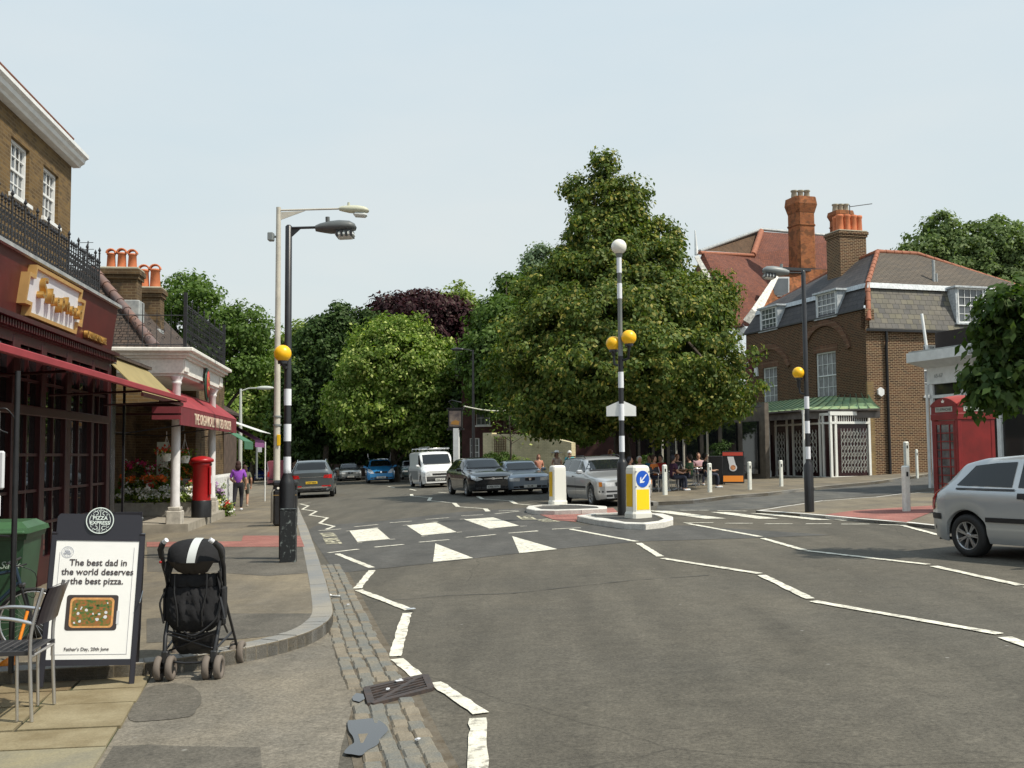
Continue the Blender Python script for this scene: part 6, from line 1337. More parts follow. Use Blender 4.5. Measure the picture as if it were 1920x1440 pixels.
    # plates
    if plate:
        for ax, pm, zz, rx in (('f', M_plw, lo + .10 if front != 'square' else lo + .15, R(0)), ('r', M_ply, .40 * H_, math.pi)):
            h = bvh.ray_cast(Vector((6 if ax == 'f' else -6, 0, zz)), Vector((-1 if ax == 'f' else 1, 0, 0)))
            if not h[0]: continue
            x = h[0].x + (.02 if ax == 'f' else -.02); m = MB(); m.box((x, 0, zz), (.012, .52, .115), 0, .003); o = m.build('number_plate', pm, t, uv=False)
            text('plate_text', plate, .105, Matrix.Translation((x + (.008 if ax == 'f' else -.008), 0, zz - .036)) @ Matrix.Rotation(math.pi / 2 if ax == 'f' else -math.pi / 2, 4, 'Z') @ UPX, M_black, o, ext=.001, off=.002, sx=.88)
    # dark underside and arches
    m = MB(); m.bx(-L_ / 2 + .25, L_ / 2 - .25, -W_ / 2 + .24, W_ / 2 - .24, sill - .02, .62); m.bx(-L_ / 2 + .15, L_ / 2 - .15, -W_ * .44, W_ * .44, sill + .01, sill + .03); m.build('underbody', M_dark, t, uv=False)
    if roof_rack:
        for sg in (-1, 1):
            m = MB(); m.tube([(xl(.46), sg * wR * .92, H_ * .965), (xl(.50), sg * wR * .92, H_ * 1.0 + .02), (xl(.84), sg * wR * .92, H_ * .99 + .02), (xl(.88), sg * wR * .92, H_ * .95)], .018, 6); m.build('roof_rail', M_chrome if roof_rack == 'chrome' else M_trim, t, uv=False)
    if extra: extra(t, bvh, decal, paint)
    return t
def carpos(px, py, Lc, heading):    # px,py: pixel under the middle of the near end's ground line
    p = gp(px, py); d = Vector((heading[0], heading[1], 0)).normalized(); return p, d
def place_front(px, py, Lc, h): p, d = carpos(px, py, Lc, h); q = p - d * Lc / 2; return Vector((q.x, q.y, G(q.x)))
def place_rear(px, py, Lc, h): p, d = carpos(px, py, Lc, h); q = p + d * Lc / 2; return Vector((q.x, q.y, G(q.x)))
# silver estate nearest behind the islands
hd = (.25, -.97)
car('estate_car', place_front(1179, 949, 4.5, hd), hd, 'silver estate car with roof rails right behind the keep left bollard', 'estate', 4.5, 1.73, 1.46, (.50, .51, .52), .3, .4, .32, .19, .22, 'square', 7, 'Y472 KLB', roof_rack='black', trim=True, rim=mat('hubcap', (.4, .41, .42), .4, .6))
hd = (.20, -.98)
car('saloon_car', place_front(995, 927, 4.45, hd), hd, 'blue grey saloon with twin kidney grille behind the far island bollard', 'saloon', 4.45, 1.76, 1.36, (.20, .25, .31), .3, .4, .32, .17, .22, 'kidney', 5, '92 AR')
hd = (.27, -.96)
cv = car('hatchback', place_front(926, 930, 4.8, hd), hd, 'black hatchback with big chrome grille bar, before the white van', 'hatch', 4.6, 1.80, 1.47, (.008, .010, .014), .2, .1, .32, .18, .20, 'swept', 5, 'KR06 NYH')
cv.scale = (1.05, 1.05, 1.05)
hd = (.26, -.965)
def van_extra(t, bvh, decal, paint):
    m = MB()
    for x in (.9, -.2, -1.5): m.tube([(x, -.8, 1.98), (x, -.8, 2.10), (x, .8, 2.10), (x, .8, 1.98)], .02, 5)
    for y in (-.7, .7): m.tube([(1.0, y, 2.12), (-2.0, y, 2.12)], .02, 5)
    m.tube([(1.0, -.3, 2.15), (-1.9, -.3, 2.15)], .06, 8); m.tube([(.9, -.85, 2.06), (.9, .85, 2.06)], .035, 5); m.build('roof_rack', M_steel, t, uv=False)
    for ax in 'lR': decal('grey_flank', [(-2.2, .42), (1.0, .42)], [(-2.2, .9), (1.0, .9)], ax, mat('van_grey', (.16, .17, .17), .5), off=.006)
car('delivery_van', place_front(826, 914, 4.78, hd), hd, 'white panel van with grey bumper and ladder rack on the roof', 'van', 4.78, 1.9, 1.95, (.76, .76, .75), .35, 0, .33, .175, .20, 'tall', 5, 'VK04 WTZ', lower=mat('van_bumper', (.07, .07, .07), .6), extra=van_extra, nose=.16, group='cars queuing and parked along the street')
def flags(t, bvh, decal, paint):
    for sg in (-1, 1):
        m = MB(); m.tube([(.3, sg * .62, 1.3), (.2, sg * .68, 1.85)], .008, 4); m.build('flag_pole', M_white, t, uv=False)
        m = MB(); m.prism([(.24, sg * .67, 1.62), (-.02, sg * .69, 1.58), (-.04, sg * .71, 1.76), (.2, sg * .68, 1.83)], (0, .006, 0)); o = m.build('flag', M_bandw, t, uv=False, fix=True)
        m = MB(); m.prism([(.24, sg * .67 - .002, 1.71), (-.03, sg * .69 - .002, 1.66), (-.03, sg * .69 - .002, 1.69), (.23, sg * .67 - .002, 1.74)], (0, .01, 0)); m.prism([(.12, sg * .67 - .002, 1.60), (.09, sg * .67 - .002, 1.60), (.07, sg * .69 - .002, 1.79), (.10, sg * .69 - .002, 1.80)], (0, .01, 0)); m.build('flag_cross', mat('flag_red', (.6, .02, .03), .7), o, uv=False, fix=True)
hd = (.17, -.985)
cv = car('compact_car', place_front(715, 906, 3.9, hd), hd, 'bright blue small hatchback flying two red and white window flags', 'mpv', 3.65, 1.66, 1.5, (.035, .26, .58), .25, .15, .29, .18, .17, 'tall', 5, 'LR53 FMO', extra=flags)
cv.scale = (1.15, 1.15, 1.12)
hd = (.22, -.975)
car('saloon_car', place_front(658, 902, 4.47, hd), hd, 'silver grey saloon with kidney grille left of the blue flag car', 'saloon', 4.47, 1.75, 1.42, (.32, .34, .34), .3, .5, .31, .17, .22, 'kidney', 5, 'LN02 XYB')
# parked SUV seen from behind
hd = (-.14, .99)
def suv_extra(t, bvh, decal, paint):
    decal('tailgate_strip', [(-.55, .93), (.55, .93)], [(-.55, .95), (.55, .95)], 'r', M_chrome, off=.01, nv=1)
    for sg in (-1, 1): decal('reflector', [(sg * .45, .50), (sg * .85, .50)], [(sg * .45, .56), (sg * .85, .56)], 'r', M_tl, off=.008, nv=1)
    decal('lower_valance', [(-.9, .28), (.9, .28)], [(-.9, .42), (.9, .42)], 'r', M_trim, off=.006)
car('suv', place_rear(585, 934, 5.0, hd), hd, 'dark grey large SUV parked at the left kerb seen from behind', 'suv', 5.0, 1.98, 1.73, (.10, .115, .12), .25, .5, .38, .18, .20, 'plain', 5, 'LY07 NNA', roof_rack='chrome', extra=suv_extra, sill=.27)
# small far cars
hd = (.12, -.99)
car('hatchback', place_front(487, 904, 3.9, (.5, -.85)), (.5, -.85), 'dark blue small hatchback parked far down the left kerb', 'hatch', 3.9, 1.65, 1.42, (.012, .03, .16), .3, .1, .29, .18, .18, 'plain', 5, 'X451 RGP', rim=M_rim)
car('hatchback', place_rear(474, 898, 3.9, (-.1, 1)), (-.1, 1), 'dark red hatchback parked beyond the woman in purple', 'hatch', 3.9, 1.65, 1.42, (.05, .01, .012), .3, .1, .29, .18, .18, 'plain', 5, None)
car('saloon_car', place_rear(462, 888, 4.3, (-.1, 1)), (-.1, 1), 'pale silver saloon behind the woman in purple', 'saloon', 4.3, 1.7, 1.4, (.45, .47, .47), .3, .4, .30, .18, .2, 'plain', 5, None)
car('delivery_van', place_rear(522, 912, 4.2, (-.14, .99)), (-.14, .99), 'faded maroon van half hidden behind the lamp columns', 'van', 4.2, 1.7, 1.85, (.22, .05, .07), .5, 0, .30, .18, .2, 'plain', 5, None)
car('hatchback', place_front(775, 899, 4.0, (.2, -.98)), (.2, -.98), 'dark teal hatchback between the blue car and the van', 'hatch', 4.0, 1.7, 1.45, (.03, .06, .07), .3, .1, .29, .18, .18, 'plain', 5, None)
car('hatchback', place_front(700, 893, 4.0, (.1, -.99)), (.1, -.99), 'black hatchback further back between silver and blue cars', 'hatch', 4.0, 1.7, 1.45, (.012, .012, .014), .3, .1, .29, .18, .18, 'plain', 5, None)
car('saloon_car', place_front(603, 889, 4.3, (.1, -.99)), (.1, -.99), 'turquoise car roof showing behind the parked SUV', 'suv', 4.4, 1.75, 1.75, (.03, .30, .30), .3, .1, .30, .18, .2, 'plain', 5, None)
# near silver hatchback, right edge
hd = Vector((.403, -.915)); wc = gp(1817, 1045); L_ = 3.83; ro_ = .185
side = Vector((-hd.y, hd.x)) * -1      # right-hand side of the car faces the camera
cc = wc.xy + hd * (L_ / 2 - ro_ * L_) - side * (1.63 / 2 - .03)
def fie(t, bvh, decal, paint):
    decal('fuel_flap', [(-1.25, .80), (-1.10, .80)], [(-1.25, .93), (-1.10, .93)], 'l', paint, off=.003, nu=3, nv=3)
    decal('door_handle_recess', [(-.36, .80), (-.22, .80)], [(-.36, .87), (-.22, .87)], 'R', M_trim, off=.006, nu=4, nv=2)
    decal('rear_bumper_side', [(-1.9, .50), (-1.62, .50)], [(-1.9, .58), (-1.62, .58)], 'R', M_trim, off=.008, nu=8, nv=2)
    for ax in 'lR':
        decal('window_rubber', [(-1.36, .905), (-.42, .895)], [(-1.36, .925), (-.42, .915)], ax, M_trim, off=.012, nu=8, nv=1)
        decal('rear_light', [(-1.86, .62), (-1.80, .62)], [(-1.84, .88), (-1.70, .88)], ax, M_tl, off=.008, nu=4, nv=4)
    m = MB(); m.tube([(-1.0, -.15, .17), (1.0, -.15, .17)], .035, 6); m.box((-.3, -.3, .18), (.5, .3, .1), 0, .03); m.build('exhaust', M_dark, t, uv=False)
car('hatchback', Vector((cc.x, cc.y, G(cc.x))), hd, 'silver three door hatchback cut off by the right edge, moving right', 'hatch', L_, 1.63, 1.36, (.50, .52, .53), .3, .35, .29, .20, ro_, 'plain', 7, None, trim=True, extra=fie, group='cars queuing and parked along the street', sidewin=[(.33, .60, .47, .60), (.625, .86, .625, .80)])
# ================================================================ trees
def E(base, px, py, Y, rx, ry, rd=None):
    """ellipsoid around the sight line through a pixel at distance Y, radii given in photo pixels, relative to base"""
    c = P(px, py, Y) - base; k = Y / F; return (c.x, c.y, c.z, rx * k, (rd or rx) * k, ry * k)
LM_lime = leafmat('lime_leaves', (.050, .090, .018), (.125, .160, .030), .27, tip=(.32, .28, .07))
LM_plane = leafmat('plane_leaves', (.075, .135, .018), (.165, .23, .035), .30, tip=(.50, .54, .19))
LM_dark = leafmat('dark_leaves', (.026, .055, .014), (.055, .095, .022), .2)
LM_mid = leafmat('mid_leaves', (.05, .095, .018), (.095, .15, .03), .27)
LM_light = leafmat('light_leaves', (.13, .18, .04), (.20, .25, .06), .3)
LM_purple = leafmat('beech_leaves', (.024, .008, .013), (.050, .014, .022), .15)
LM_blue = leafmat('pale_blue_leaves', (.10, .15, .085), (.15, .20, .12), .28)
LM_acacia = leafmat('robinia_leaves', (.05, .098, .016), (.10, .16, .03), .32)
LM_ash = leafmat('ash_leaves', (.085, .125, .045), (.15, .20, .075), .32)
LM_maple = leafmat('maple_leaves', (.035, .075, .018), (.085, .13, .03), .3)
gT = 'trees around the junction'
def mk_tree(name, pxb, Y, specs, label, m, **k):
    b = P(pxb, 880, Y); b.z = G(b.x); return tree(name, b, [E(b, *s) for s in specs], label, m, gT, **k)
# great lime in front of the cafe
mk_tree('lime_tree', 1195, 40, [(1135, 330, 40.0, 24, 50), (1140, 395, 40.0, 66, 62), (1145, 465, 40.0, 92, 75), (1160, 540, 40.0, 130, 85), (1120, 620, 39.0, 185, 105), (1240, 600, 39.5, 140, 100), (1180, 700, 38.5, 215, 85), (1310, 660, 39.0, 66, 88), (1030, 680, 39.0, 100, 105), (1260, 750, 38.0, 140, 62), (1090, 765, 38.0, 120, 50), (1240, 450, 40.0, 32, 40), (1080, 355, 40.0, 22, 26), (1195, 365, 40.0, 24, 30), (1365, 730, 38.5, 34, 50), (1330, 560, 39.5, 45, 50), (1075, 500, 40.0, 52, 55), (1215, 500, 40.0, 60, 60), (1040, 560, 40.0, 70, 60)],
        'huge dark conical lime tree with yellowish flower tips, before the cafe terrace', LM_lime, nclump=4300, k=58, sig=.27, leaf=.14, trunk_r=.36, seed=3, lump=.30, inner=.22, limbs=14, droop=.9)
mk_tree('plane_tree', 742, 73, [(735, 700, 73, 112, 88), (705, 770, 72, 85, 65), (790, 745, 72, 75, 85), (745, 640, 73, 75, 45), (655, 760, 72, 45, 66), (800, 800, 72, 55, 42)], 'rounded bright green tree behind the blue car and the van', LM_plane, nclump=1900, k=58, sig=.42, leaf=.22, trunk_r=.28, seed=5, lump=.34, inner=.25)
mk_tree('evergreen_tree', 600, 80, [(620, 650, 80, 62, 70), (590, 740, 80, 62, 85), (640, 730, 80, 60, 80), (635, 610, 80, 18, 38), (675, 625, 80, 45, 38), (560, 800, 80, 45, 60)], 'dark green tree with upright tip left of the bright round tree', LM_dark, nclump=1000, k=60, sig=.5, leaf=.25, seed=6, lump=.35)
mk_tree('copper_beech', 815, 84, [(790, 650, 84, 105, 90), (740, 600, 84, 50, 45), (860, 680, 84, 70, 95), (855, 780, 80, 60, 70), (800, 590, 84, 80, 38)], 'deep purple copper beech rising behind the green trees', LM_purple, nclump=1200, k=60, sig=.55, leaf=.3, seed=7, lump=.25, trunk_r=.4)
mk_tree('poplar_tree', 865, 98, [(868, 585, 98, 38, 38), (830, 580, 98, 40, 20), (905, 600, 98, 30, 35), (860, 620, 98, 60, 40)], 'pale green treetop peeping over the purple beech', LM_light, nclump=420, k=50, sig=.6, leaf=.3, seed=8, lump=.4)
mk_tree('robinia_tree', 385, 52, [(350, 560, 52, 62, 42), (400, 600, 52, 60, 45), (450, 620, 52, 58, 42), (330, 610, 52, 45, 40), (430, 680, 52, 75, 50), (375, 690, 52, 60, 45), (480, 660, 52, 34, 50)], 'tall spreading tree with feathery crown behind the iron balcony', LM_acacia, nclump=620, k=42, sig=.42, leaf=.17, seed=9, lump=.4, inner=.10, flat=.45, limbs=26, trunk_r=.34)
mk_tree('young_lime', 470, 84, [(480, 730, 84, 50, 65), (455, 790, 83, 55, 55), (500, 795, 83, 40, 55), (520, 710, 85, 30, 45)], 'mid green tree behind the slim pale lamp column', LM_plane, nclump=700, k=55, sig=.6, leaf=.3, seed=10)
mk_tree('willow_tree', 560, 94, [(560, 670, 94, 50, 60), (590, 650, 95, 35, 40), (535, 700, 94, 30, 60)], 'pale yellowish green tree just right of the cream lamp column', LM_light, nclump=420, k=55, sig=.6, leaf=.3, seed=12, lump=.35)
mk_tree('oak_tree', 945, 66, [(950, 620, 66, 60, 60), (925, 690, 64, 55, 80), (960, 560, 68, 28, 40), (975, 720, 62, 60, 60), (1000, 650, 64, 60, 60)], 'dark rounded tree between the purple beech and the great lime', LM_mid, nclump=900, k=60, sig=.5, leaf=.25, seed=13, lump=.35)
mk_tree('blue_cedar', 1005, 72, [(1008, 500, 72, 26, 40), (1000, 560, 72, 36, 50), (1020, 620, 72, 50, 60)], 'pale bluish tree edge behind the great lime on its left', LM_blue, nclump=380, k=55, sig=.45, leaf=.22, seed=14, lump=.3)
mk_tree('garden_tree', 1040, 56, [(1045, 795, 56, 50, 20), (1000, 785, 58, 36, 14), (1090, 800, 55, 45, 26)], 'low spreading greenery hanging over the cream garden wall', LM_mid, nclump=260, k=60, sig=.35, leaf=.18, seed=15, lump=.3, limbs=6, trunk_r=.12)
mk_tree('ash_tree', 1820, 78, [(1800, 490, 78, 62, 62), (1870, 470, 78, 62, 62), (1740, 480, 78, 45, 50), (1765, 430, 78, 30, 28), (1920, 500, 78, 70, 60), (1850, 540, 78, 90, 50), (1700, 480, 78, 22, 22)], 'large green tree rising behind the corner house roof', LM_ash, nclump=1000, k=55, sig=.5, leaf=.26, seed=16, lump=.4, flat=.5)
# background belt that closes the view under the canopies
mk_tree('yew_tree', 560, 96, [(520, 790, 96, 50, 70), (590, 800, 96, 70, 60), (560, 720, 96, 50, 50), (470, 810, 96, 45, 60)], 'far dark tree closing the street above the parked cars', LM_dark, nclump=700, k=55, sig=.8, leaf=.42, seed=17)
mk_tree('holly_tree', 700, 92, [(690, 800, 92, 80, 62), (780, 810, 92, 80, 60), (640, 800, 92, 60, 60)], 'shadowed dark tree mass behind the round bright tree', LM_dark, nclump=900, k=55, sig=.8, leaf=.4, seed=18)
mk_tree('bay_tree', 880, 72, [(880, 790, 72, 48, 70), (915, 760, 72, 50, 60), (870, 850, 72, 40, 30)], 'dark shrubby tree right of the pub sign', LM_dark, nclump=420, k=60, sig=.5, leaf=.28, seed=19)
# maple reaching in from the right
b = Vector((9.6, 12.6, G(9.6)))
tree('maple_tree', b, [E(b, 1885, 590, 14.5, 52, 42), E(b, 1850, 640, 14.5, 34, 40), E(b, 1900, 680, 14.3, 60, 50), E(b, 1840, 715, 14.3, 36, 28), E(b, 1880, 740, 14.2, 40, 26), E(b, 1935, 620, 14, 60, 110), E(b, 1836, 775, 14.3, 16, 16)], 'maple branches with large dark leaves hanging in from the right edge', LM_maple, gT, nclump=250, k=20, sig=.15, leaf=.125, trunk_r=.12, seed=21, lump=.45, inner=.25, limbs=9, droop=1.2)
# far housefronts seen under the trees
t = thing('distant_house', P(700, 885, 104), 0, 'distant dim house front in shade beneath the trees', 'building')
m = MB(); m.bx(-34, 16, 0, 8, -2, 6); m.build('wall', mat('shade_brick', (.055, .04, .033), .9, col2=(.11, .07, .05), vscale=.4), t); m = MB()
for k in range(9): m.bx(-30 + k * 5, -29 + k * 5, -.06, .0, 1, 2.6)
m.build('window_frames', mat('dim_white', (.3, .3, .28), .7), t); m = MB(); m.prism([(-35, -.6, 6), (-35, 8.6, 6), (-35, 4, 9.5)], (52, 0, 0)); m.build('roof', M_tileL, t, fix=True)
# shrubs
def shrub(name, pos, r, h, label, m, n=60, k=40, leaf=.07, sig=.12, seed=1, stems=4, cat='shrub', group='shrubs and planting'):
    t = thing(name, pos, 0, label, cat, group); P_, nn, ps = crown_points([(0, 0, h * .55, r, r, h * .48)], n, k, sig, .4, .7, .3, seed); leaf_mesh('foliage', P_, nn, leaf, m, t)
    mb = MB()
    for i in range(stems): a = 2 * math.pi * i / stems; mb.tube([(0, 0, -.1), (r * .3 * math.cos(a), r * .3 * math.sin(a), h * .6)], [.02, .01], 5)
    mb.build('stem', M_bark, t, uv=False); return t
shrub('garden_bush', P(938, 878, 49), .8, .75, 'olive bush before the trellis on the cream wall', LM_mid, 60, 50, .08, .12, 31)
shrub('garden_bush', P(975, 880, 48), .5, .55, 'yellowish bush between the black and blue grey cars', LM_light, 30, 40, .08, .1, 32)
t = thing('sapling', P(958, 880, 48.6), 0, 'thin young tree with sparse leaves growing in front of the cream wall', 'tree'); mb = MB(); mb.tube([(0, 0, 0), (0, 0, 1.3), (-.1, 0, 3.0)], [.05, .04, .015], 6); g_ = random.Random(4); tips = []
for i in range(12): z = 1.0 + i * .16; a = g_.uniform(0, 6.28); q = Vector((math.cos(a) * .9, math.sin(a) * .6, z + .45)); mb.tube([(0, 0, z), q * .6 + Vector((0, 0, z * .4)), q], [.02, .012, .005], 4); tips.append(q)
mb.build('trunk', M_bark, t, uv=False); pts = np.array([tuple(q) for q in tips] + [(-.1, 0, 3.1), (.1, 0, 3.3)]); pp = (pts[:, None, :] + rng.normal(0, .22, (len(pts), 26, 3))).reshape(-1, 3); leaf_mesh('crown', pp, np.tile([0, 0, 1.], (len(pp), 1)), .13, LM_plane, t)
shrub('box_ball', gp(1210, 905, .1), .55, 1.25, 'clipped round bush in a cafe planter by the post', LM_mid, 70, 50, .06, .1, 33)
shrub('box_ball', gp(1150, 895, .1), .5, 1.3, 'clipped bush behind the silver estate car roof', LM_mid, 60, 50, .06, .1, 34)
shrub('standard_tree', gp(1355, 900, .1), .5, 1.6, 'dark potted shrub beside the menu board', LM_dark, 60, 50, .08, .12, 35)
# ================================================================ flowers at the grocer (local frame of the left row)
W2L = lambda t_, s_, z: OL + Matrix.Rotation(AL, 3, 'Z') @ Vector((t_, s_, 0)) + Vector((0, 0, z))
fd = thing('flower_stand', W2L(-1.6, 10.6, .05), AL, 'stepped stone and timber stand of bedding plants under the portico', 'flower stand')
m = MB(); m.bx(-1.5, 1.25, -.1, .1, 0, .36, .01); m.bx(-1.5, 1.2, .1, .6, 0, .42); m.bx(-1.5, 1.2, .6, 1.1, 0, .68); m.bx(-1.5, 1.0, 1.1, 1.6, 0, .95); m.build('step', mat('bench_stone', (.36, .34, .30), .85, var=.2, vscale=5), fd)
def flowerbed(x0, x1, y, z, cols, label, n=26, seed=0, h=.16, org=None, name='bedding_plants'):
    t = thing(name, W2L(*(org or (-1.6, 10.6, .05))), AL, label, 'bedding plants', 'rows of bedding plants'); t.empty_display_size = .1
    g = np.random.default_rng(seed); c = np.stack([g.uniform(x0, x1, n), y + g.uniform(-.16, .16, n), z + g.uniform(0, h, n)], 1)
    p = (c[:, None, :] + g.normal(0, .055, (n, 60, 3))).reshape(-1, 3); o = leaf_mesh('foliage', p, np.tile([0, -.4, 1.], (len(p), 1)), .055, LM_plane, t); o['kind'] = 'stuff'
    for i, (col, f) in enumerate(cols):
        k = max(4, int(n * f * 1.7)); c2 = c[g.integers(0, n, k)] + np.array([0, -.04, .06]); p = (c2[:, None, :] + g.normal(0, .035, (k, 18, 3))).reshape(-1, 3); cm = mat('petal_%d_%d_%d' % tuple(int(v * 100) for v in col), col, .6); o = leaf_mesh('petals', p, np.tile([0, -1., .6], (len(p), 1)), .055, cm, t, asp=.9); o['kind'] = 'stuff'
OR_, WH, PK, RD, LI, YW = (.85, .16, .02), (.75, .75, .70), (.55, .03, .15), (.55, .03, .02), (.35, .2, .4), (.7, .65, .25)
flowerbed(-1.5, 1.25, .0, .42, [(WH, .25)], 'lowest row of green plants dotted with white flowers', 60, 1, .1)
flowerbed(-1.5, 1.2, .35, .55, [(WH, .5), (YW, .1)], 'row of white flowers just above the lowest green row', 50, 2, .12)
flowerbed(-1.2, .6, .85, .86, [(OR_, .9)], 'band of bright orange flowers left of the post box', 40, 3, .08)
flowerbed(-1.5, 1.2, .75, .72, [(RD, .2), (WH, .15)], 'green row with red and white blooms beneath the orange band', 50, 4, .14)
flowerbed(-1.5, .9, 1.35, 1.08, [(PK, .25), (WH, .15), (OR_, .1)], 'top row with magenta flowers at its left end', 40, 5, .3)
flowerbed(.5, 1.1, 1.3, .9, [(OR_, .12), (RD, .06)], 'tall planting with orange blooms between column and post box', 30, 6, .5)
flowerbed(.0, .5, .2, .25, [(LI, .6)], 'lilac flowers by the picket fence right of the white column', 26, 7, .6, (-.75, 14.2, -.1))
flowerbed(.0, .5, -.4, .12, [(YW, .7)], 'cream yellow flowers low beside the right white column', 20, 8, .35, (-.7, 13.6, -.1))
flowerbed(.1, .7, -.4, .05, [(RD, .2), (WH, .1)], 'potted red flowers on the pavement behind the post box', 24, 9, .3, (-.6, 14.0, -.12))
for px, py, label in ((312, 852, 'hanging basket of red flowers in a white pot left of the first column'), (346, 856, 'hanging basket with trailing green right of the first column')):
    p = P(px, py, 28.0 if px < 330 else 28.6); t = thing('hanging_basket', p, 0, label, 'hanging basket', 'hanging baskets'); m = MB(); m.lathe([(.10, -.18), (.16, 0), (.17, .02)], (0, 0, 0), 14); m.build('pot', M_white, t)
    m = MB()
    for k in range(3): a = 2.1 * k; m.tube([(.15 * math.cos(a), .15 * math.sin(a), 0), (0, 0, .5)], .006, 4)
    m.tube([(0, 0, .5), (0, 0, .62)], .01, 4); m.build('chain', M_white, t); g = rng.normal(0, .1, (220, 3)) * [1.3, 1.3, .6] + [0, 0, .08]; o = leaf_mesh('foliage', g, np.tile([0, -.5, 1.], (220, 1)), .06, LM_plane, t)
    g = rng.normal(0, .1, (40 if px < 330 else 16, 3)) * [1.3, 1.3, .5] + [-.05, -.06, .12]; o = leaf_mesh('petals', g, np.tile([0, -1., .5], (len(g), 1)), .06, mat('petal_red', (.6, .08, .03) if px < 330 else (.7, .7, .6), .6), t, asp=.9)
pf = thing('picket_fence', W2L(-.55, 14.4, -.15), AL, 'white picket fence along the pavement before the woman in purple', 'fence')
for k in range(22):
    y = k * .2; m = MB(); m.prism([(-.012, y, 0), (-.012, y + .1, 0), (-.012, y + .1, 1.1), (-.012, y + .05, 1.2), (-.012, y, 1.1)], (.024, 0, 0)); m.build('picket', M_white, pf, fix=True)
m = MB(); m.bx(-.05, -.014, 0, 4.4, .3, .38); m.bx(-.05, -.014, 0, 4.4, .85, .93); m.build('rail', M_white, pf)
# ================================================================ foreground left: sandwich board, pram, chair, bicycle, bin
# --- pizza sandwich board
M_bframe = mat('board_black', (.02, .019, .026), .35)
fr_ = gp(241, 1283, .02); wb = .64; an_ = R(15); c = fr_ - Vector((math.cos(an_), math.sin(an_), 0)) * (wb / 2 - .02)
t = thing('sandwich_board', c, (0, R(2.6), an_), 'large black sandwich board with white pizza poster and round logo on its crest', 'sandwich board', 'sandwich boards'); tilt = R(-9)
TL = Matrix.Rotation(tilt, 4, 'X')
m = MB(); m.M = TL
for sx in (-1, 1): m.bx(sx * wb / 2 - .02, sx * wb / 2 + .02, -.012, .015, 0, 1.13, .004)
m.bx(-wb / 2, wb / 2, -.010, .013, .155, .20); m.bx(-wb / 2, wb / 2, -.010, .013, 1.09, 1.13); m.build('front_frame', M_bframe, t)
m = MB(); m.M = TL; m.bx(-wb / 2 + .02, wb / 2 - .02, -.004, .006, .20, 1.09); po = m.build('poster', mat('poster_paper', (.82, .82, .80), .5, var=.03), t)
m = MB(); m.M = TL; n = 6; pts = [(-wb / 2 + .01, 0, 1.13), (wb / 2 - .01, 0, 1.13), (wb / 2 - .01, 0, 1.27), (wb / 2 - .03, 0, 1.295), (-wb / 2 + .03, 0, 1.295), (-wb / 2 + .01, 0, 1.27)]; m.prism(pts, (0, .014, 0)); m.build('crest', M_bframe, t, fix=True)
YM = lambda x, z, y=-.008: TL @ Matrix.Translation((x, y, z)) @ UPX
M_txt = mat('ink_brown', (.05, .035, .035), .6)
for i, s_ in enumerate(('The best dad in', 'the world deserves', 'the best pizza.')): text('poster_text', s_, .068, YM(.015, .90 - i * .07), M_txt, po, ext=.0008, off=.0008, sx=.98)
text('poster_text', "Father's Day, 20th June", .034, YM(-.02, .265), M_txt, po, ext=.0008, off=.0002)
m = MB(); m.M = TL
for a, b_, c_, d in ((-.27, .27, .235, .238), (.265, .268, .235, 1.04), (-.27, -.267, .235, 1.0)): m.bx(a, b_, -.0065, -.0045, c_, d)
m.build('thin_border', mat('ink_grey', (.35, .35, .38), .6), po)
def roundel(parent, x, z, r_, yy, mline, txt, ts):
    m = MB(); m.M = TL
    def ring(ra, rb_, a0=0, a1=2 * math.pi, cx=0, cz=0, n=40):
        for i in range(n):
            t0, t1 = a0 + (a1 - a0) * i / n, a0 + (a1 - a0) * (i + 1) / n
            m.quad(*[(x + cx + q * math.cos(t_), yy, z + cz + q * math.sin(t_)) for q, t_ in ((ra, t0), (rb_, t0), (rb_, t1), (ra, t1))])
    ring(r_ * .93, r_)
    for sx in (-1, 1):
        for sz in (-1, 1):
            for (cx, cz, rr) in ((.30, .55, .16), (.55, .42, .11), (.16, .72, .10), (.45, .68, .08)):
                a = random.uniform(0, 6); ring(r_ * rr * .72, r_ * rr, a, a + 4.6, sx * cx * r_, sz * cz * r_, 14)
        ring(r_ * .72, r_ * .76, -.45 if sx > 0 else math.pi - .45, .45 if sx > 0 else math.pi + .45, 0, 0, 10)
    for sz in (-1, 1): m.quad((x - .02 * r_, yy, z + sz * .35 * r_), (x + .02 * r_, yy, z + sz * .35 * r_), (x + .02 * r_, yy, z + sz * .93 * r_), (x - .02 * r_, yy, z + sz * .93 * r_))
    m.build('scroll_ring', mline, parent)
    if txt:
        text('logo_text', 'PIZZA', ts, YM(x, z + .06 * r_, yy - .001), mline, parent, ext=.0005, off=.001); text('logo_text', 'EXPRESS', ts * .96, YM(x, z - .30 * r_, yy - .001), mline, parent, ext=.0005, off=.001)
m = MB(); m.M = TL @ Matrix.Translation((.0, 0, 1.245)) @ UPX; m.lathe([(.001, .016), (.103, .016), (.103, .006), (.001, .006)], (0, 0, 0), 40, False); lg = m.build('logo_disc', M_bframe, t)
roundel(lg, .0, 1.245, .102, -.0175, mat('logo_white', (.66, .74, .70), .5), True, .040)
roundel(po, -.215, 1.0, .044, -.0065, mat('logo_pale', (.40, .42, .48), .5), True, .014)
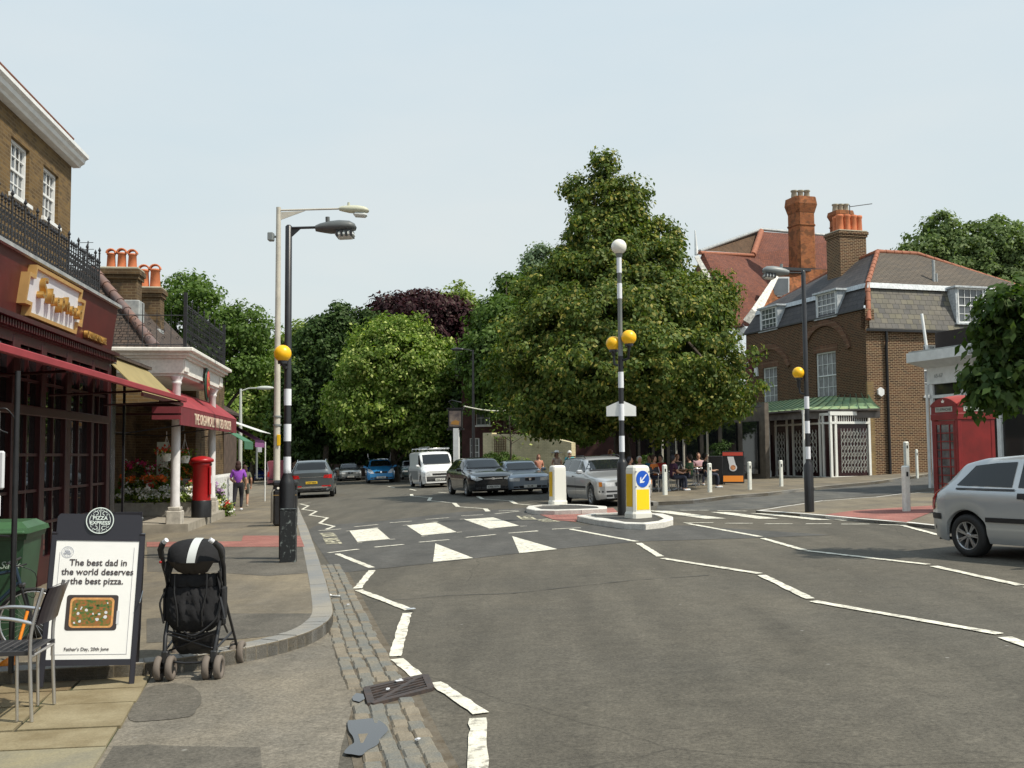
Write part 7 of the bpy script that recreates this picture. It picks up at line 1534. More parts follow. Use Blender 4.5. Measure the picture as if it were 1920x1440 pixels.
# baking tray with pizza (part of the poster)
def rrect(cx, cz, w_, h_, r_, n=5, sk=0):
    out = []
    for sx, sz, a0 in ((1, 1, 0), (-1, 1, 1), (-1, -1, 2), (1, -1, 3)):
        for k in range(n + 1): a = (a0 + k / n) * math.pi / 2; out.append((cx + sx * (w_ / 2 - r_) + r_ * math.cos(a), cz + sz * (h_ / 2 - r_) + r_ * math.sin(a)))
    return out
for nm, m_, w_, h_, r_, y in (('tray_print', mat('print_tray', (.04, .03, .03), .5), .37, .265, .02, -.006), ('crust_print', mat('print_crust', (.60, .30, .10), .6, var=.2, vscale=30), .315, .225, .03, -.0072), ('topping_print', mat('print_topping', (.36, .10, .03), .6, col2=(.08, .14, .02), vscale=45), .285, .195, .025, -.0084)):
    m = MB(); m.M = TL; m.prism([(x, y, z) for x, z in rrect(-.005, .545, w_, h_, r_)], (0, .001, 0)); m.build(nm, m_, po, fix=True)
m = MB(); m.M = TL; g_ = random.Random(2); m.bx(.175, .195, -.0075, -.0065, .46, .56)
for i in range(13): x, z, r_ = -.005 + g_.uniform(-.12, .12), .545 + g_.uniform(-.08, .08), g_.uniform(.006, .014); m.poly([(x + r_ * math.cos(a) * g_.uniform(.7, 1.2), -.0096, z + r_ * math.sin(a) * g_.uniform(.7, 1.2)) for a in [k * .9 for k in range(7)]])
m.build('cheese_print', M_panel, po)
m = MB(); m.M = TL
for i in range(60): x, z, r_ = -.005 + g_.uniform(-.13, .13), .545 + g_.uniform(-.09, .09), g_.uniform(.005, .012); m.poly([(x + r_ * math.cos(a) * 1.3, -.0092, z + r_ * math.sin(a)) for a in [k * 1.25 + i for k in range(5)]])
m.build('leaf_print', mat('print_leaf', (.07, .13, .03), .6), po)
TB = Matrix.Translation((0, .36, 0)) @ Matrix.Rotation(R(9), 4, 'X'); m = MB(); m.M = TB
for sx in (-1, 1): m.bx(sx * wb / 2 - .02, sx * wb / 2 + .02, -.012, .015, .1, 1.15)
m.bx(-wb / 2, wb / 2, -.01, .013, .3, .34); m.build('back_frame', M_bframe, t); m = MB(); m.M = TB; m.bx(-wb / 2 + .02, wb / 2 - .02, 0, .01, .34, 1.12); m.build('back_panel', mat('board_back', (.16, .15, .13), .7), t)
m = MB(); m.tube([(wb / 2 + .02, .04, .62), (wb / 2 + .02, .26, .68)], .006, 4); m.build('stay', M_steel, t)
# --- second board behind
p = P(212, 1080, 9.7); p.z = G(p.x) + .12; t = thing('sandwich_board', p, .15, 'smaller black board half hidden behind the pizza board', 'sandwich board', 'sandwich boards'); m = MB(); m.bx(-.26, .25, 0, .03, .06, 1.32); 
t.scale = (1, 1, .86); m.build('board', M_bframe, t); text('lettering', 'Food & Wine', .065, Matrix.Translation((.08, -.006, 1.235)) @ UPX, mat('chalk', (.35, .37, .38), .8), t, ext=.001, shear=.3)
# --- pushchair
pp = gp(345, 1280, .005); pp.y += .12; t = thing('pushchair', pp, R(2), 'black folding pushchair with reflective stripe on its hood, parked by the kerb', 'pushchair')
M_fab = mat('black_fabric', (.010, .010, .012), .9, var=.4, vscale=6, bump=.5, bscale=9); M_tubek = mat('black_tube', (.02, .02, .022), .35); M_whl = mat('grey_wheel', (.15, .125, .105), .8)
M_mesh = mat('shade_mesh', (.03, .025, .022), .8)
# seen from behind: handles toward camera (-y), front wheels at +y
for sx in (-1, 1):
    for dx in (-.045, .045):
        x = sx * .185 + dx; m = MB(); m.lathe([(.05, -.022), (.084, -.026), (.094, -.016), (.094, .016), (.084, .026), (.05, .022), (.05, -.022)], (x, 0, .088), 24, M=Matrix.Rotation(math.pi / 2, 4, 'Y'), close=True); o = m.build('rear_wheel', M_whl, t, uv=False)
        m = MB(); m.lathe([(.001, -.014), (.048, -.012), (.048, .012), (.001, .014)], (x, 0, .088), 16, M=Matrix.Rotation(math.pi / 2, 4, 'Y')); m.build('hub', M_dark, o, uv=False)
    for dx in (-.03, .03):
        x = sx * .235 + dx; m = MB(); m.lathe([(.05, -.022), (.084, -.026), (.094, -.016), (.094, .016), (.084, .026), (.05, .022), (.05, -.022)], (x, .62, .088), 24, M=Matrix.Rotation(math.pi / 2, 4, 'Y'), close=True); o = m.build('front_wheel', M_whl, t, uv=False)
        m = MB(); m.lathe([(.001, -.014), (.05, -.014), (.03, .02), (.001, .02)], (x, .62, .088), 16, M=Matrix.Rotation(math.pi / 2, 4, 'Y')); m.build('hub', M_panel, o, uv=False)
m = MB()
for sx in (-1, 1):
    m.tube([(sx * .185, 0, .09), (sx * .19, .0, .2), (sx * .20, .05, .32), (sx * .21, .25, .62), (sx * .235, .1, .86), (sx * .225, .0, 1.0), (sx * .19, -.05, 1.06)], .017, 8)
    m.tube([(sx * .235, .62, .09), (sx * .23, .55, .2), (sx * .21, .12, .72), (sx * .21, .06, .82)], .012, 8); m.tube([(sx * .19, .02, .22), (sx * .22, .5, .28)], .010, 6); m.tube([(sx * .20, .1, .5), (sx * .21, .35, .30)], .01, 6)
    m.tube([(sx * .14, 0, .088), (sx * .23, 0, .088)], .012, 6); m.box((sx * .185, .01, .17), (.05, .06, .10), 0, .01)
m.tube([(-.19, .02, .14), (-.05, .03, .12), (.05, .03, .12), (.19, .02, .14)], .010, 6); m.tube([(-.2, .08, .36), (0, .1, .30), (.2, .08, .36)], .009, 6); m.tube([(-.19, .06, .34), (.19, .12, .20)], .009, 6); m.tube([(.19, .06, .34), (-.19, .12, .20)], .009, 6)
m.tube([(-.22, .6, .2), (.22, .6, .2)], .01, 6); m.build('frame', M_tubek, t, uv=False)
for sx in (-1, 1):
    m = MB(); m.tube([(sx * .235, .04, .94), (sx * .232, -.01, 1.0), (sx * .20, -.05, 1.055)], .022, 10); h = m.build('handle', M_dark, t, uv=False); m = MB(); m.tube([(sx * .19, -.055, 1.06), (sx * .165, -.07, 1.08)], .019, 8); m.build('grip_end', M_panel, h, uv=False)
# seat back + bag (cloth with folds)
def cloth(nm, rows, m_, nx=17, wob=.008, seed=1):
    g = random.Random(seed); vs = []; fs = []
    for (z, w_, y0, dep) in rows:
        for i in range(nx):
            u = 2 * i / (nx - 1) - 1; vs.append((u * w_, y0 - dep * math.sqrt(max(0, 1 - abs(u) ** 2.6)) + g.uniform(-wob, wob), z + g.uniform(-wob, wob) * .5))
    for r_ in range(len(rows) - 1):
        for i in range(nx - 1): a = r_ * nx + i; fs.append((a, a + 1, a + nx + 1, a + nx))
    b = MB(); b.smooth = True; b.add(vs, fs); return b.build(nm, m_, t, uv=False)
cloth('seat_back', [(.80, .185, .12, .02), (.76, .19, .12, .03), (.70, .20, .14, .04), (.60, .205, .18, .06), (.50, .21, .22, .06), (.42, .20, .26, .05), (.36, .19, .30, .04)], M_fab, seed=2)
cloth('shopping_bag', [(.70, .195, .10, .02), (.67, .205, .10, .035), (.64, .20, .10, .04), (.61, .215, .10, .06), (.57, .21, .10, .055), (.53, .22, .10, .075), (.49, .21, .10, .07), (.45, .215, .10, .085), (.41, .195, .11, .07), (.375, .17, .12, .06), (.345, .13, .13, .03)], M_fab, nx=23, wob=.013, seed=3)
m = MB()
for x0, x1 in ((-.13, -.10), (.12, .09)): m.tube([(x0, .04, .80), (x0, .03, .66), (x1, .01, .52), (x1, .03, .40)], .007, 5)
m.tube(smooth_line([(-.05, .03, .36), (.02, .0, .335), (.10, .02, .37), (.19, .05, .46), (.215, .08, .60)], 4), .008, 5); m.tube(smooth_line([(-.215, .06, .66), (-.245, .05, .58), (-.235, .06, .50), (-.22, .07, .42)], 3), .008, 5); m.tube(smooth_line([(.22, .05, .62), (.25, .03, .52), (.265, .02, .45)], 3), .012, 5); m.box((.262, .02, .44), (.03, .02, .05), 0, .006)
for zz in (.385, .365): 
    for xx in (-.03, .0, .03): m.box((xx, .055, zz - .06), (.008, .01, .008))
m.build('strap', M_tubek, t, uv=False)
for sx in (-1, 1):
    m = MB(); m.smooth = True; vs = []; fs = []
    for i_, z in enumerate((.90, .84, .78, .72, .66, .60)):
        for j_, yy in enumerate((.04, .10, .16, .22)): vs.append((sx * (.205 + .012 * math.sin(i_ * 2.1 + j_)), yy + .02 * i_ * .4, z + .006 * math.sin(j_ * 3)))
    for i_ in range(5):
        for j_ in range(3): a = i_ * 4 + j_; fs.append((a, a + 1, a + 5, a + 4))
    m.add(vs, fs); m.build('side_wing', M_fab, t, uv=False)
cloth('rear_panel', [(.80, .17, .10, .02), (.79, .175, .10, .03), (.72, .18, .10, .035), (.70, .175, .10, .03)], M_fab, seed=5)
cloth('under_basket', [(.34, .18, .16, .04), (.26, .185, .18, .06), (.20, .17, .2, .04), (.15, .15, .25, .02)], M_tubek, seed=4)
for sx in (-1, 1):
    m = MB(); m.box((sx * .225, .16, .56), (.03, .12, .26), 0, .012); m.build('side_flap', M_fab, t, uv=False)
# hood: quarter dome
vs = []; fs = []; nu, nv = 18, 9
for i in range(nu + 1):
    for j in range(nv + 1):
        a = math.pi * i / nu; bq = (math.pi * .52) * j / nv; x = -.225 * math.cos(a) * (1 if True else 1); rr = math.sin(a)
        vs.append((x, .17 - .20 * rr * math.cos(bq) , .895 + .175 * (rr ** .38) * math.sin(bq) - .02 * (1 - rr)))
for i in range(nu):
    for j in range(nv): a = i * (nv + 1) + j; fs.append((a, a + nv + 1, a + nv + 2, a + 1))
b_ = MB(); b_.smooth = True; b_.add(vs, fs); hd_ = b_.build('hood', M_fab, t, uv=False)
vs = []; fs = []
for i in range(nu + 1):
    for j in range(nv + 1):
        a = math.pi * i / nu; u = j / nv; rr = max(0, math.sin(a)); vs.append((-.225 * math.cos(a) * (1 - .12 * u * u), .17 + .27 * u * (.35 + .65 * rr), .895 + .175 * rr ** .38 * (1 - .45 * u * u) - .02 * (1 - rr)))
for i in range(nu):
    for j in range(nv): a = i * (nv + 1) + j; fs.append((a, a + nv + 1, a + nv + 2, a + 1))
b_ = MB(); b_.smooth = True; b_.add(vs, fs); b_.build('hood_top', M_fab, t, uv=False)
b_ = MB(); b_.smooth = True; vs = []; fs = []
for k in range(13):
    bq = math.pi * .52 * k / 12
    for x in (-.035, .03):
        a = math.acos(max(-1, min(1, -(x + .012 + .05 * math.sin(bq) * .4) / .225))); rr = math.sin(a); vs.append((x + .012 + .02 * math.sin(bq), .17 - .203 * rr * math.cos(bq) - .002, .897 + .179 * rr ** .38 * math.sin(bq)))
for k in range(12): fs.append((2 * k, 2 * k + 1, 2 * k + 3, 2 * k + 2))
b_.add(vs, fs); b_.build('reflective_stripe', mat('reflective', (.55, .57, .56), .4), hd_, uv=False)
m = MB(); m.smooth = True; cloth('sun_flap', [(.905, .18, .02, .04), (.86, .15, .05, .04), (.82, .12, .07, .03), (.80, .08, .09, .02)], M_mesh, seed=8)
m = MB(); m.box((-.24, .03, .90), (.02, .02, .02), 0, .006); m.build('red_button', M_red, t)
# --- cafe chair at the lower left, facing left
def chair(name, loc, rz, label, m_tube, m_seat, m_back):
    t = thing(name, loc, rz, label, 'chair', 'aluminium cafe chairs'); W_, D_ = .50, .46      # faces -X
    for y in (-W_ / 2, W_ / 2):
        for nm, pts in (('rear_leg', [(.22, y, 0), (.20, y, .45), (.215, y, .64), (.27, y * .96, .86)]), ('front_leg', [(-.24, y, 0), (-.22, y, .42), (-.24, y, .60), (-.20, y, .655), (-.10, y, .68), (.08, y, .665), (.22, y, .63)])):
            m = MB(); m.tube(smooth_line(pts, 4), .0125, 10); m.build(nm, m_tube, t, uv=False)
        m = MB(); m.tube([(.12, y * .88, 0), (.11, y * .88, .44)], .011, 8); m.build('inner_leg', m_tube, t, uv=False)
    m = MB()
    m.tube([(.21, -W_ / 2, .42), (.21, W_ / 2, .42)], .01, 6); m.tube([(-.22, -W_ / 2, .42), (-.22, W_ / 2, .42)], .01, 6); m.build('rail', m_tube, t, uv=False)
    m = MB(); n = 9
    for i in range(n): x = -.22 + i * .05; m.box((x, 0, .448), (.046, W_ - .03, .012), 0, .004)
    m.bx(-.24, .22, -W_ / 2 + .012, -W_ / 2 + .03, .425, .452); m.bx(-.24, .22, W_ / 2 - .03, W_ / 2 - .012, .425, .452); m.build('seat', m_seat, t)
    m = MB(); vs = []; fs = []
    for i in range(9):
        u = i / 8 - .5
        for z, dx in ((.62, 0), (.70, .02), (.78, .045), (.86, .075)): vs.append((.225 + dx + .03 * (1 - (2 * u) ** 2), u * (W_ - .02), z))
    for i in range(8):
        for j in range(3): a = i * 4 + j; fs.append((a, a + 4, a + 5, a + 1))
    k = len(vs); vs += [(x + .012, y, z) for x, y, z in vs]; fs += [(a + k, b_ + k, c_ + k, d + k)[::-1] for a, b_, c_, d in fs]; m.smooth = False; m.add(vs, fs)
    m.quad(*[vs[i] for i in (3, 35, 35 + k, 3 + k)]); m.add([vs[3 + 4 * i] for i in range(9)] + [vs[3 + 4 * i + k] for i in range(9)], [(i, i + 1, i + 10, i + 9) for i in range(8)]); m.build('backrest', m_back, t); return t
M_alu = mat('aluminium_tube', (.62, .62, .63), .28, .9)
cl = gp(104, 1353, .022); ch0 = chair('cafe_chair', Vector((cl.x - .41, cl.y + .22, cl.z)), R(8), 'aluminium cafe chair with dark seat cut off by the left edge', M_alu, mat('chair_slats', (.05, .05, .055), .4, .3), mat('chair_back', (.022, .016, .022), .35))
# --- wheelie bin
bp_ = gp(25, 1225, .12); t = thing('wheelie_bin', Vector((bp_.x - .42, bp_.y + .45, bp_.z)), R(12), 'green wheelie bin with closed lid behind the bicycle', 'wheelie bin')
M_bin = mat('bin_green', (.025, .07, .035), .45, var=.2, vscale=3); 
def taper(m, z0, z1, w0, w1, d0, d1, y0=0, y1=0): m.add([(-w0, -d0 + y0, z0), (w0, -d0 + y0, z0), (w0, d0 + y0, z0), (-w0, d0 + y0, z0), (-w1, -d1 + y1, z1), (w1, -d1 + y1, z1), (w1, d1 + y1, z1), (-w1, d1 + y1, z1)], [(3, 2, 1, 0), (4, 5, 6, 7), (0, 1, 5, 4), (1, 2, 6, 5), (2, 3, 7, 6), (3, 0, 4, 7)])
m = MB(); taper(m, .05, .98, .27, .34, .26, .34); taper(m, .95, 1.0, .36, .37, .36, .37); m.build('body', M_bin, t)
m = MB(); taper(m, 1.005, 1.05, .39, .38, .40, .38); taper(m, 1.05, 1.10, .37, .30, .36, .27); m.bx(-.36, .36, -.45, -.40, 1.0, 1.03, .01); m.build('lid', mat('bin_lid_green', (.045, .11, .05), .4, var=.2, vscale=3), t)
text('bin_mark', 'Sack', .09, Matrix.Translation((.22, -.325, .70)) @ Matrix.Rotation(R(-4), 4, 'X') @ UPX, mat('bin_print', (.35, .42, .36), .6), t, ext=.001, shear=.3); m = MB()
for sx in (-1, 1): m = MB(); m.lathe([(.001, -.03), (.12, -.03), (.12, .03), (.001, .03)], (sx * .33, .3, .12), 16, M=Matrix.Rotation(math.pi / 2, 4, 'Y')); m.build('wheel', M_dark, t)
# --- bicycle behind the chair (front wheel visible)
wc_ = P(60, 1152, 9.0); t = thing('bicycle', Vector((wc_.x, wc_.y, G(wc_.x) + .10)), R(14), 'dark bicycle leaning by the wheelie bin, front wheel turned toward the board', 'bicycle')
t.scale = (.84, .84, .84)
zc = wc_.z - (G(wc_.x) + .10); zc = .34
def bw(x, nm):
    m = MB(); RX = Matrix.Rotation(math.pi / 2, 4, 'X'); m.lathe([(.325 + .018 * math.cos(a), .018 * math.sin(a)) for a in [2 * math.pi * k / 8 for k in range(8)]], (x, 0, zc), 40, M=RX, close=True); o = m.build(nm, M_dark, t, uv=False)
    m = MB(); m.lathe([(.295, -.01), (.308, -.012), (.308, .012), (.295, .01), (.295, -.01)], (x, 0, zc), 40, M=RX, close=True); m.build('rim', M_alu, o, uv=False)
    m = MB()
    for k in range(24): a = 2 * math.pi * k / 24; m.tube([(x + .02 * math.cos(a + .7), .02 * (-1) ** k, zc + .02 * math.sin(a + .7)), (x + .298 * math.cos(a), 0, zc + .298 * math.sin(a))], .0016, 3, cap=False, sm=False)
    m.lathe([(.02, -.03), (.02, .03)], (x, 0, zc), 10, M=RX); m.build('spokes', M_alu, o, uv=False)
bw(0, 'front_wheel'); bw(-1.02, 'rear_wheel')
m = MB(); hdp = Vector((-.16, 0, zc + .52))
m.tube([(-1.02, 0, zc), (-.58, 0, zc - .06)], .012, 6); m.tube([(-.58, 0, zc - .06), (-.72, 0, zc + .5)], .016, 6); m.tube([(-.58, 0, zc - .06), (-.13, 0, zc + .40)], .020, 8); m.tube([(-.70, 0, zc + .42), hdp], .018, 8); m.tube([(-1.02, 0, zc), (-.70, 0, zc + .42)], .01, 6); m.tube([(-.12, 0, zc + .38), hdp, (-.18, 0, zc + .60)], .02, 8); m.build('frame', mat('bike_blue', (.015, .03, .05), .3), t, uv=False)
m = MB()
for y in (-.05, .05): m.tube([(0, y, zc), (-.10, y, zc + .36)], .014, 6)
m.box((-.10, 0, zc + .37), (.05, .14, .04), 0, .01); m.build('fork', M_tubek, t, uv=False)
m = MB(); m.tube([(-.18, -.30, zc + .62), (-.18, -.1, zc + .62), (-.17, .1, zc + .62), (-.18, .30, zc + .62)], .013, 8); m.tube([(-.18, -.3, zc + .62), (-.10, -.22, zc + .58), (-.02, -.2, zc + .60)], .008, 5); m.tube(smooth_line([(-.15, -.2, zc + .6), (.05, -.15, zc + .5), (.03, -.05, zc + .25), (-.08, 0, zc + .3)], 4), .004, 4); m.build('handlebar', M_tubek, t, uv=False)
m = MB(); m.box((-.74, 0, zc + .56), (.24, .14, .05), 0, .02); m.build('saddle', M_dark, t, uv=False)
m = MB(); m.tube([(-.62, -.1, zc - .18), (-.58, -.06, zc - .06), (-.54, .06, zc + .06)], .012, 6); m.lathe([(.085, -.004), (.09, 0), (.085, .004)], (-.58, -.05, zc - .06), 20, M=Matrix.Rotation(math.pi / 2, 4, 'X')); m.build('crank', M_alu, t, uv=False)
# --- iron post with small sign at far left, child's scooter
pq = P(22, 1190, 8.2); t = thing('iron_post', Vector((pq.x, pq.y, G(pq.x) + .11)), 0, 'thin black post with white strips at the far left edge', 'post'); m = MB(); m.tube([(0, 0, 0), (0, 0, 2.35)], .022, 8); m.tube([(0, 0, 1.05), (-.4, -.02, 1.07)], .01, 5); m.build('post', M_black, t)
m = MB(); m.tube(smooth_line([(0, 0, 1.95), (-.06, -.05, 2.05), (-.14, -.05, 2.02), (-.12, -.05, 1.9), (-.05, -.04, 1.86)], 4), .006, 5); m.build('scroll', M_black, t); m = MB(); m.bx(-.22, -.065, -.06, -.03, 1.42, 1.72, .02); m.bx(-.22, -.09, -.06, -.03, 1.2, 1.38, .02); m.build('white_plate', M_panel, t)
ps_ = gp(14, 1270, .022); t = thing('toy_scooter', ps_, R(10), 'blue toy scooter with orange wheel under the cafe chair', 'scooter'); m = MB(); m.box((-.18, 0, .05), (.46, .09, .025), 0, .01); m.build('deck', mat('scooter_blue', (.05, .07, .42), .4), t)
m = MB(); m.lathe([(.025, -.02), (.062, -.02), (.062, .02), (.025, .02)], (.0, -.02, .085), 20, M=Matrix.Rotation(math.pi / 2, 4, 'X')); m.prism([(-.06, -.03, .1), (.0, -.03, .16), (.05, -.03, .13), (.03, -.03, .08)], (0, .03, 0)); m.build('wheel', mat('scooter_orange', (.80, .25, .02), .4), t, fix=True)
m = MB(); m.tube([(.03, 0, .07), (.1, .15, .5)], .014, 6); m.build('steering_tube', mat('scooter_orange', (.8, .25, .02)), t)
# ================================================================ people and the cafe terrace
M_skin = mat('skin', (.50, .28, .19), .55, var=.06); 
def skin_mesh(chains, root_first=True, sub=1):
    """chains: list of lists of (x,y,z,r); points shared between chains are merged by position"""
    vs = []; rs = []; es = []; idx = {}
    for ch in chains:
        prev = None
        for (x, y, z, r_) in ch:
            k = (round(x, 4), round(y, 4), round(z, 4))
            if k not in idx: idx[k] = len(vs); vs.append((x, y, z)); rs.append(r_)
            if prev is not None and prev != idx[k]: es.append((prev, idx[k]))
            prev = idx[k]
    me = bpy.data.meshes.new('s'); me.from_pydata(vs, es, []); o = bpy.data.objects.new('s', me); COL.objects.link(o)
    md = o.modifiers.new('k', 'SKIN'); md.use_smooth_shade = True
    for i, r_ in enumerate(rs): me.skin_vertices[0].data[i].radius = (r_, r_) if not isinstance(r_, tuple) else r_; me.skin_vertices[0].data[i].use_root = (i == 0)
    if sub: sd_ = o.modifiers.new('s', 'SUBSURF'); sd_.levels = sub; sd_.render_levels = sub
    dg = bpy.context.evaluated_depsgraph_get(); out = bpy.data.meshes.new_from_object(o.evaluated_get(dg)); bpy.data.objects.remove(o); bpy.data.meshes.remove(me)
    return out
def join_mesh(name, meshes, m_, parent):
    b = bmesh.new()
    for me in meshes: b.from_mesh(me)
    out = bpy.data.meshes.new(name); b.to_mesh(out); b.free(); out.materials.clear(); out.materials.append(m_)
    out.polygons.foreach_set('use_smooth', [True] * len(out.polygons)); o = bpy.data.objects.new(name, out); COL.objects.link(o); o.parent = parent; return o
def person(loc, rz, label, H_, pose, top, trs, hair, hairlen=.5, hat=None, skirt=None, shoes=(.6, .6, .6), scale=1, sleeve=.5, bare_legs=False, heavy=1.0, group=None):
    """faces local -Y"""
    t = thing('person', loc, rz, label, 'person', group); s = H_ / 1.7; V = lambda *a: tuple(v * s for v in a[:3]) + ((a[3] * s,) if len(a) > 3 else ())
    sit = pose == 'sit'; dz = -.42 if sit else 0; pz = .93 + dz; w_ = heavy
    pel = V(0, 0, pz, .125 * w_); wa = V(0, .0, pz + .14, .115 * w_); chs = V(0, .0, pz + .36, .125 * w_); nk = V(0, 0, pz + .50, .055); hd0 = V(0, -.01, pz + .575, .05)
    if sit:
        legs = [[pel, V(sx * .09, -.02, pz - .02, .085), V(sx * .11, -.42, pz + .0, .06), V(sx * .10, -.45, pz - .25, .05), V(sx * .10, -.42, .08, .035), V(sx * .10, -.54, .035, .03)] for sx in (-1, 1)]
        arms = [[chs, V(sx * .17, 0, pz + .43, .06), V(sx * .22, -.05, pz + .18, .042), V(sx * .16, -.30, pz + .12, .032), V(sx * .13, -.36, pz + .14, .026)] for sx in (-1, 1)]
    elif pose == 'walk':
        legs = [[pel, V(-.09, 0, .86, .095), V(-.10, -.13, .48, .065), V(-.10, .0, .09, .04), V(-.10, -.13, .035, .033)], [pel, V(.09, 0, .86, .095), V(.11, .10, .48, .065), V(.12, .26, .13, .04), V(.12, .19, .035, .03)]]
        arms = [[chs, V(-.18, 0, 1.36, .06), V(-.26, .04, 1.10, .045), V(-.25, -.06, .88, .034), V(-.24, -.08, .82, .028)], [chs, V(.18, 0, 1.36, .06), V(.27, .0, 1.10, .045), V(.19, -.19, .98, .034), V(.13, -.25, 1.0, .028)]]
    else:
        legs = [[pel, V(sx * .09, 0, .86, .09), V(sx * .10, -.02, .48, .062), V(sx * .10, .0, .09, .04), V(sx * .11, -.12, .035, .033)] for sx in (-1, 1)]
        arms = [[chs, V(sx * .17, 0, 1.36, .055), V(sx * .24, .02, 1.10, .042), V(sx * .17, -.16, .98, .032), V(sx * .10, -.22, 1.02, .026)] for sx in (-1, 1)]
    body = skin_mesh([[pel, wa, chs, nk, hd0]] + legs + arms)
    # head with nose, ears
    hz = pz + .645; b = MB(); b.ball(V(0, -.01, hz), .098 * s, 20, 14, (.80, .95, 1.18)); b.ball(V(0, -.045, hz - .055), .055 * s, 12, 8, (.85, 1, .9)); b.box(V(0, -.108, hz - .01), (.018 * s, .03 * s, .035 * s), 0, .006 * s)
    for sx in (-1, 1): b.ball(V(sx * .079, .0, hz - .01), .02 * s, 8, 6, (.4, .8, 1.3))
    hm = bpy.data.meshes.new('h'); hm.from_pydata(b.v, [], b.f); ms = [body, hm]
    for sx, arm in zip((-1, 1), arms):   # palm and five fingers
        a, e_ = Vector(arm[-2][:3]), Vector(arm[-1][:3]); d = (e_ - a).normalized(); sd_ = d.cross(Vector((0, 0, 1))); sd_ = sd_.normalized() if sd_.length > .1 else Vector((1, 0, 0)); up = sd_.cross(d).normalized()
        pc = e_ + d * .035 * s; ms.append(skin_mesh([[(*e_, .022 * s), (*pc, (.026 * s)), (*(pc + d * .02 * s), .024 * s)]], sub=0))
        for k, (off, ln) in enumerate(((-.024, .055), (-.008, .068), (.008, .064), (.024, .05))):
            p0 = pc + d * .02 * s + sd_ * off * s; p1 = p0 + d * ln * .55 * s - up * .008 * s; p2 = p1 + d * ln * .35 * s - up * .022 * s; ms.append(skin_mesh([[(*p0, .0085 * s), (*p1, .008 * s), (*p2, .006 * s)]], sub=0))
        p0 = pc - sd_ * .02 * s * sx; p1 = p0 + (d * .6 - sd_ * sx * .7).normalized() * .03 * s; p2 = p1 + d * .025 * s; ms.append(skin_mesh([[(*p0, .010 * s), (*p1, .009 * s), (*p2, .007 * s)]], sub=0))
    join_mesh('body', ms, M_skin, t)
    eb = MB()
    for sx in (-1, 1): eb.ball(V(sx * .032, -.092, hz + .012), .009 * s, 8, 6)
    eb.build('eyes', M_dark, t, uv=False); mo = MB(); mo.box(V(0, -.098, hz - .055), (.036 * s, .008 * s, .008 * s), 0, .003 * s); mo.build('mouth', mat('lips', (.40, .12, .10), .5), t, uv=False)
    g = lambda p, k: (p[0], p[1], p[2], p[3] * k)
    if top:
        ch = [[(pel[0], pel[1], pel[2] - .05 * s, pel[3] * 1.08), g(wa, 1.12), g(chs, 1.13), (nk[0], nk[1], nk[2] - .05 * s, .07 * s)]]
        for arm in arms:
            a1, a2 = arm[1], arm[2]; e_ = tuple(a1[i] + (a2[i] - a1[i]) * min(1, sleeve * 1.6) for i in range(3)); c_ = [g(chs, 1.13), g(a1, 1.22), (*e_, a2[3] * 1.35 * (1.1 if sleeve < .7 else 1))]
            if sleeve >= 1: c_ += [g(arm[3], 1.3)]
            ch.append(c_)
        join_mesh('shirt', [skin_mesh(ch)], mat('cloth_%d_%d_%d' % tuple(int(c * 100) for c in top), top, .85, var=.15, vscale=5), t)
    if trs:
        ch = [[g(wa, 1.02) if not top else (0, 0, pel[2] + .17 * s, .12 * s * w_), g(pel, 1.12)]]
        for lg in legs: ch.append([g(pel, 1.12)] + [g(q, 1.18 if i > 1 else 1.12) for i, q in enumerate(lg[1:-1])])
        if bare_legs: ch = [c_[:3] if len(c_) > 3 else c_ for c_ in ch]
        join_mesh('trousers', [skin_mesh(ch)], mat('cloth_%d_%d_%d' % tuple(int(c * 100) for c in trs), trs, .85, var=.15, vscale=5), t)
    sb = MB()
    for lg in legs: q = lg[-1]; k = lg[-2]; c_ = ((q[0] + k[0]) / 2, (q[1] * .6 + k[1] * .4), max(.04 * s, min(q[2], k[2]) + .005)); sb.box(c_, (.09 * s, .25 * s, .085 * s), 0, .03 * s)
    sb.build('shoes', mat('shoe_%d' % int(shoes[0] * 100), shoes, .6), t, uv=False)
    if hair:
        hb = MB(); hb.ball(V(0, .018, hz + .022), .108 * s, 18, 12, (.88, .95, 1.12)); 
        if hairlen > .3: hb.ball(V(0, .055, hz - .07), .10 * s, 16, 10, (1.05, .75, 1.2))
        hb.build('hair', mat('hair_%d' % int(hair[0] * 1000), hair, .8, var=.3, vscale=20), t, uv=False)
    if hat == 'wide':
        hb = MB(); hb.lathe([(.001, .10), (.06, .095), (.095, .06), (.10, 0), (.20, -.02), (.27, .01), (.27, .02), (.19, -.008), (.09, .005)], V(0, 0, hz + .06), 24); hb.build('sun_hat', mat('hat_white', (.74, .74, .72), .8), t, uv=False)
    if hat == 'cap':
        hb = MB(); hb.ball(V(0, 0, hz + .04), .108 * s, 18, 10, (.9, 1, .95)); hb.box(V(0, -.12, hz + .045), (.14 * s, .12 * s, .015 * s), 0, .006); hb.build('cap', mat('hat_white', (.74, .74, .72), .8), t, uv=False)
    return t
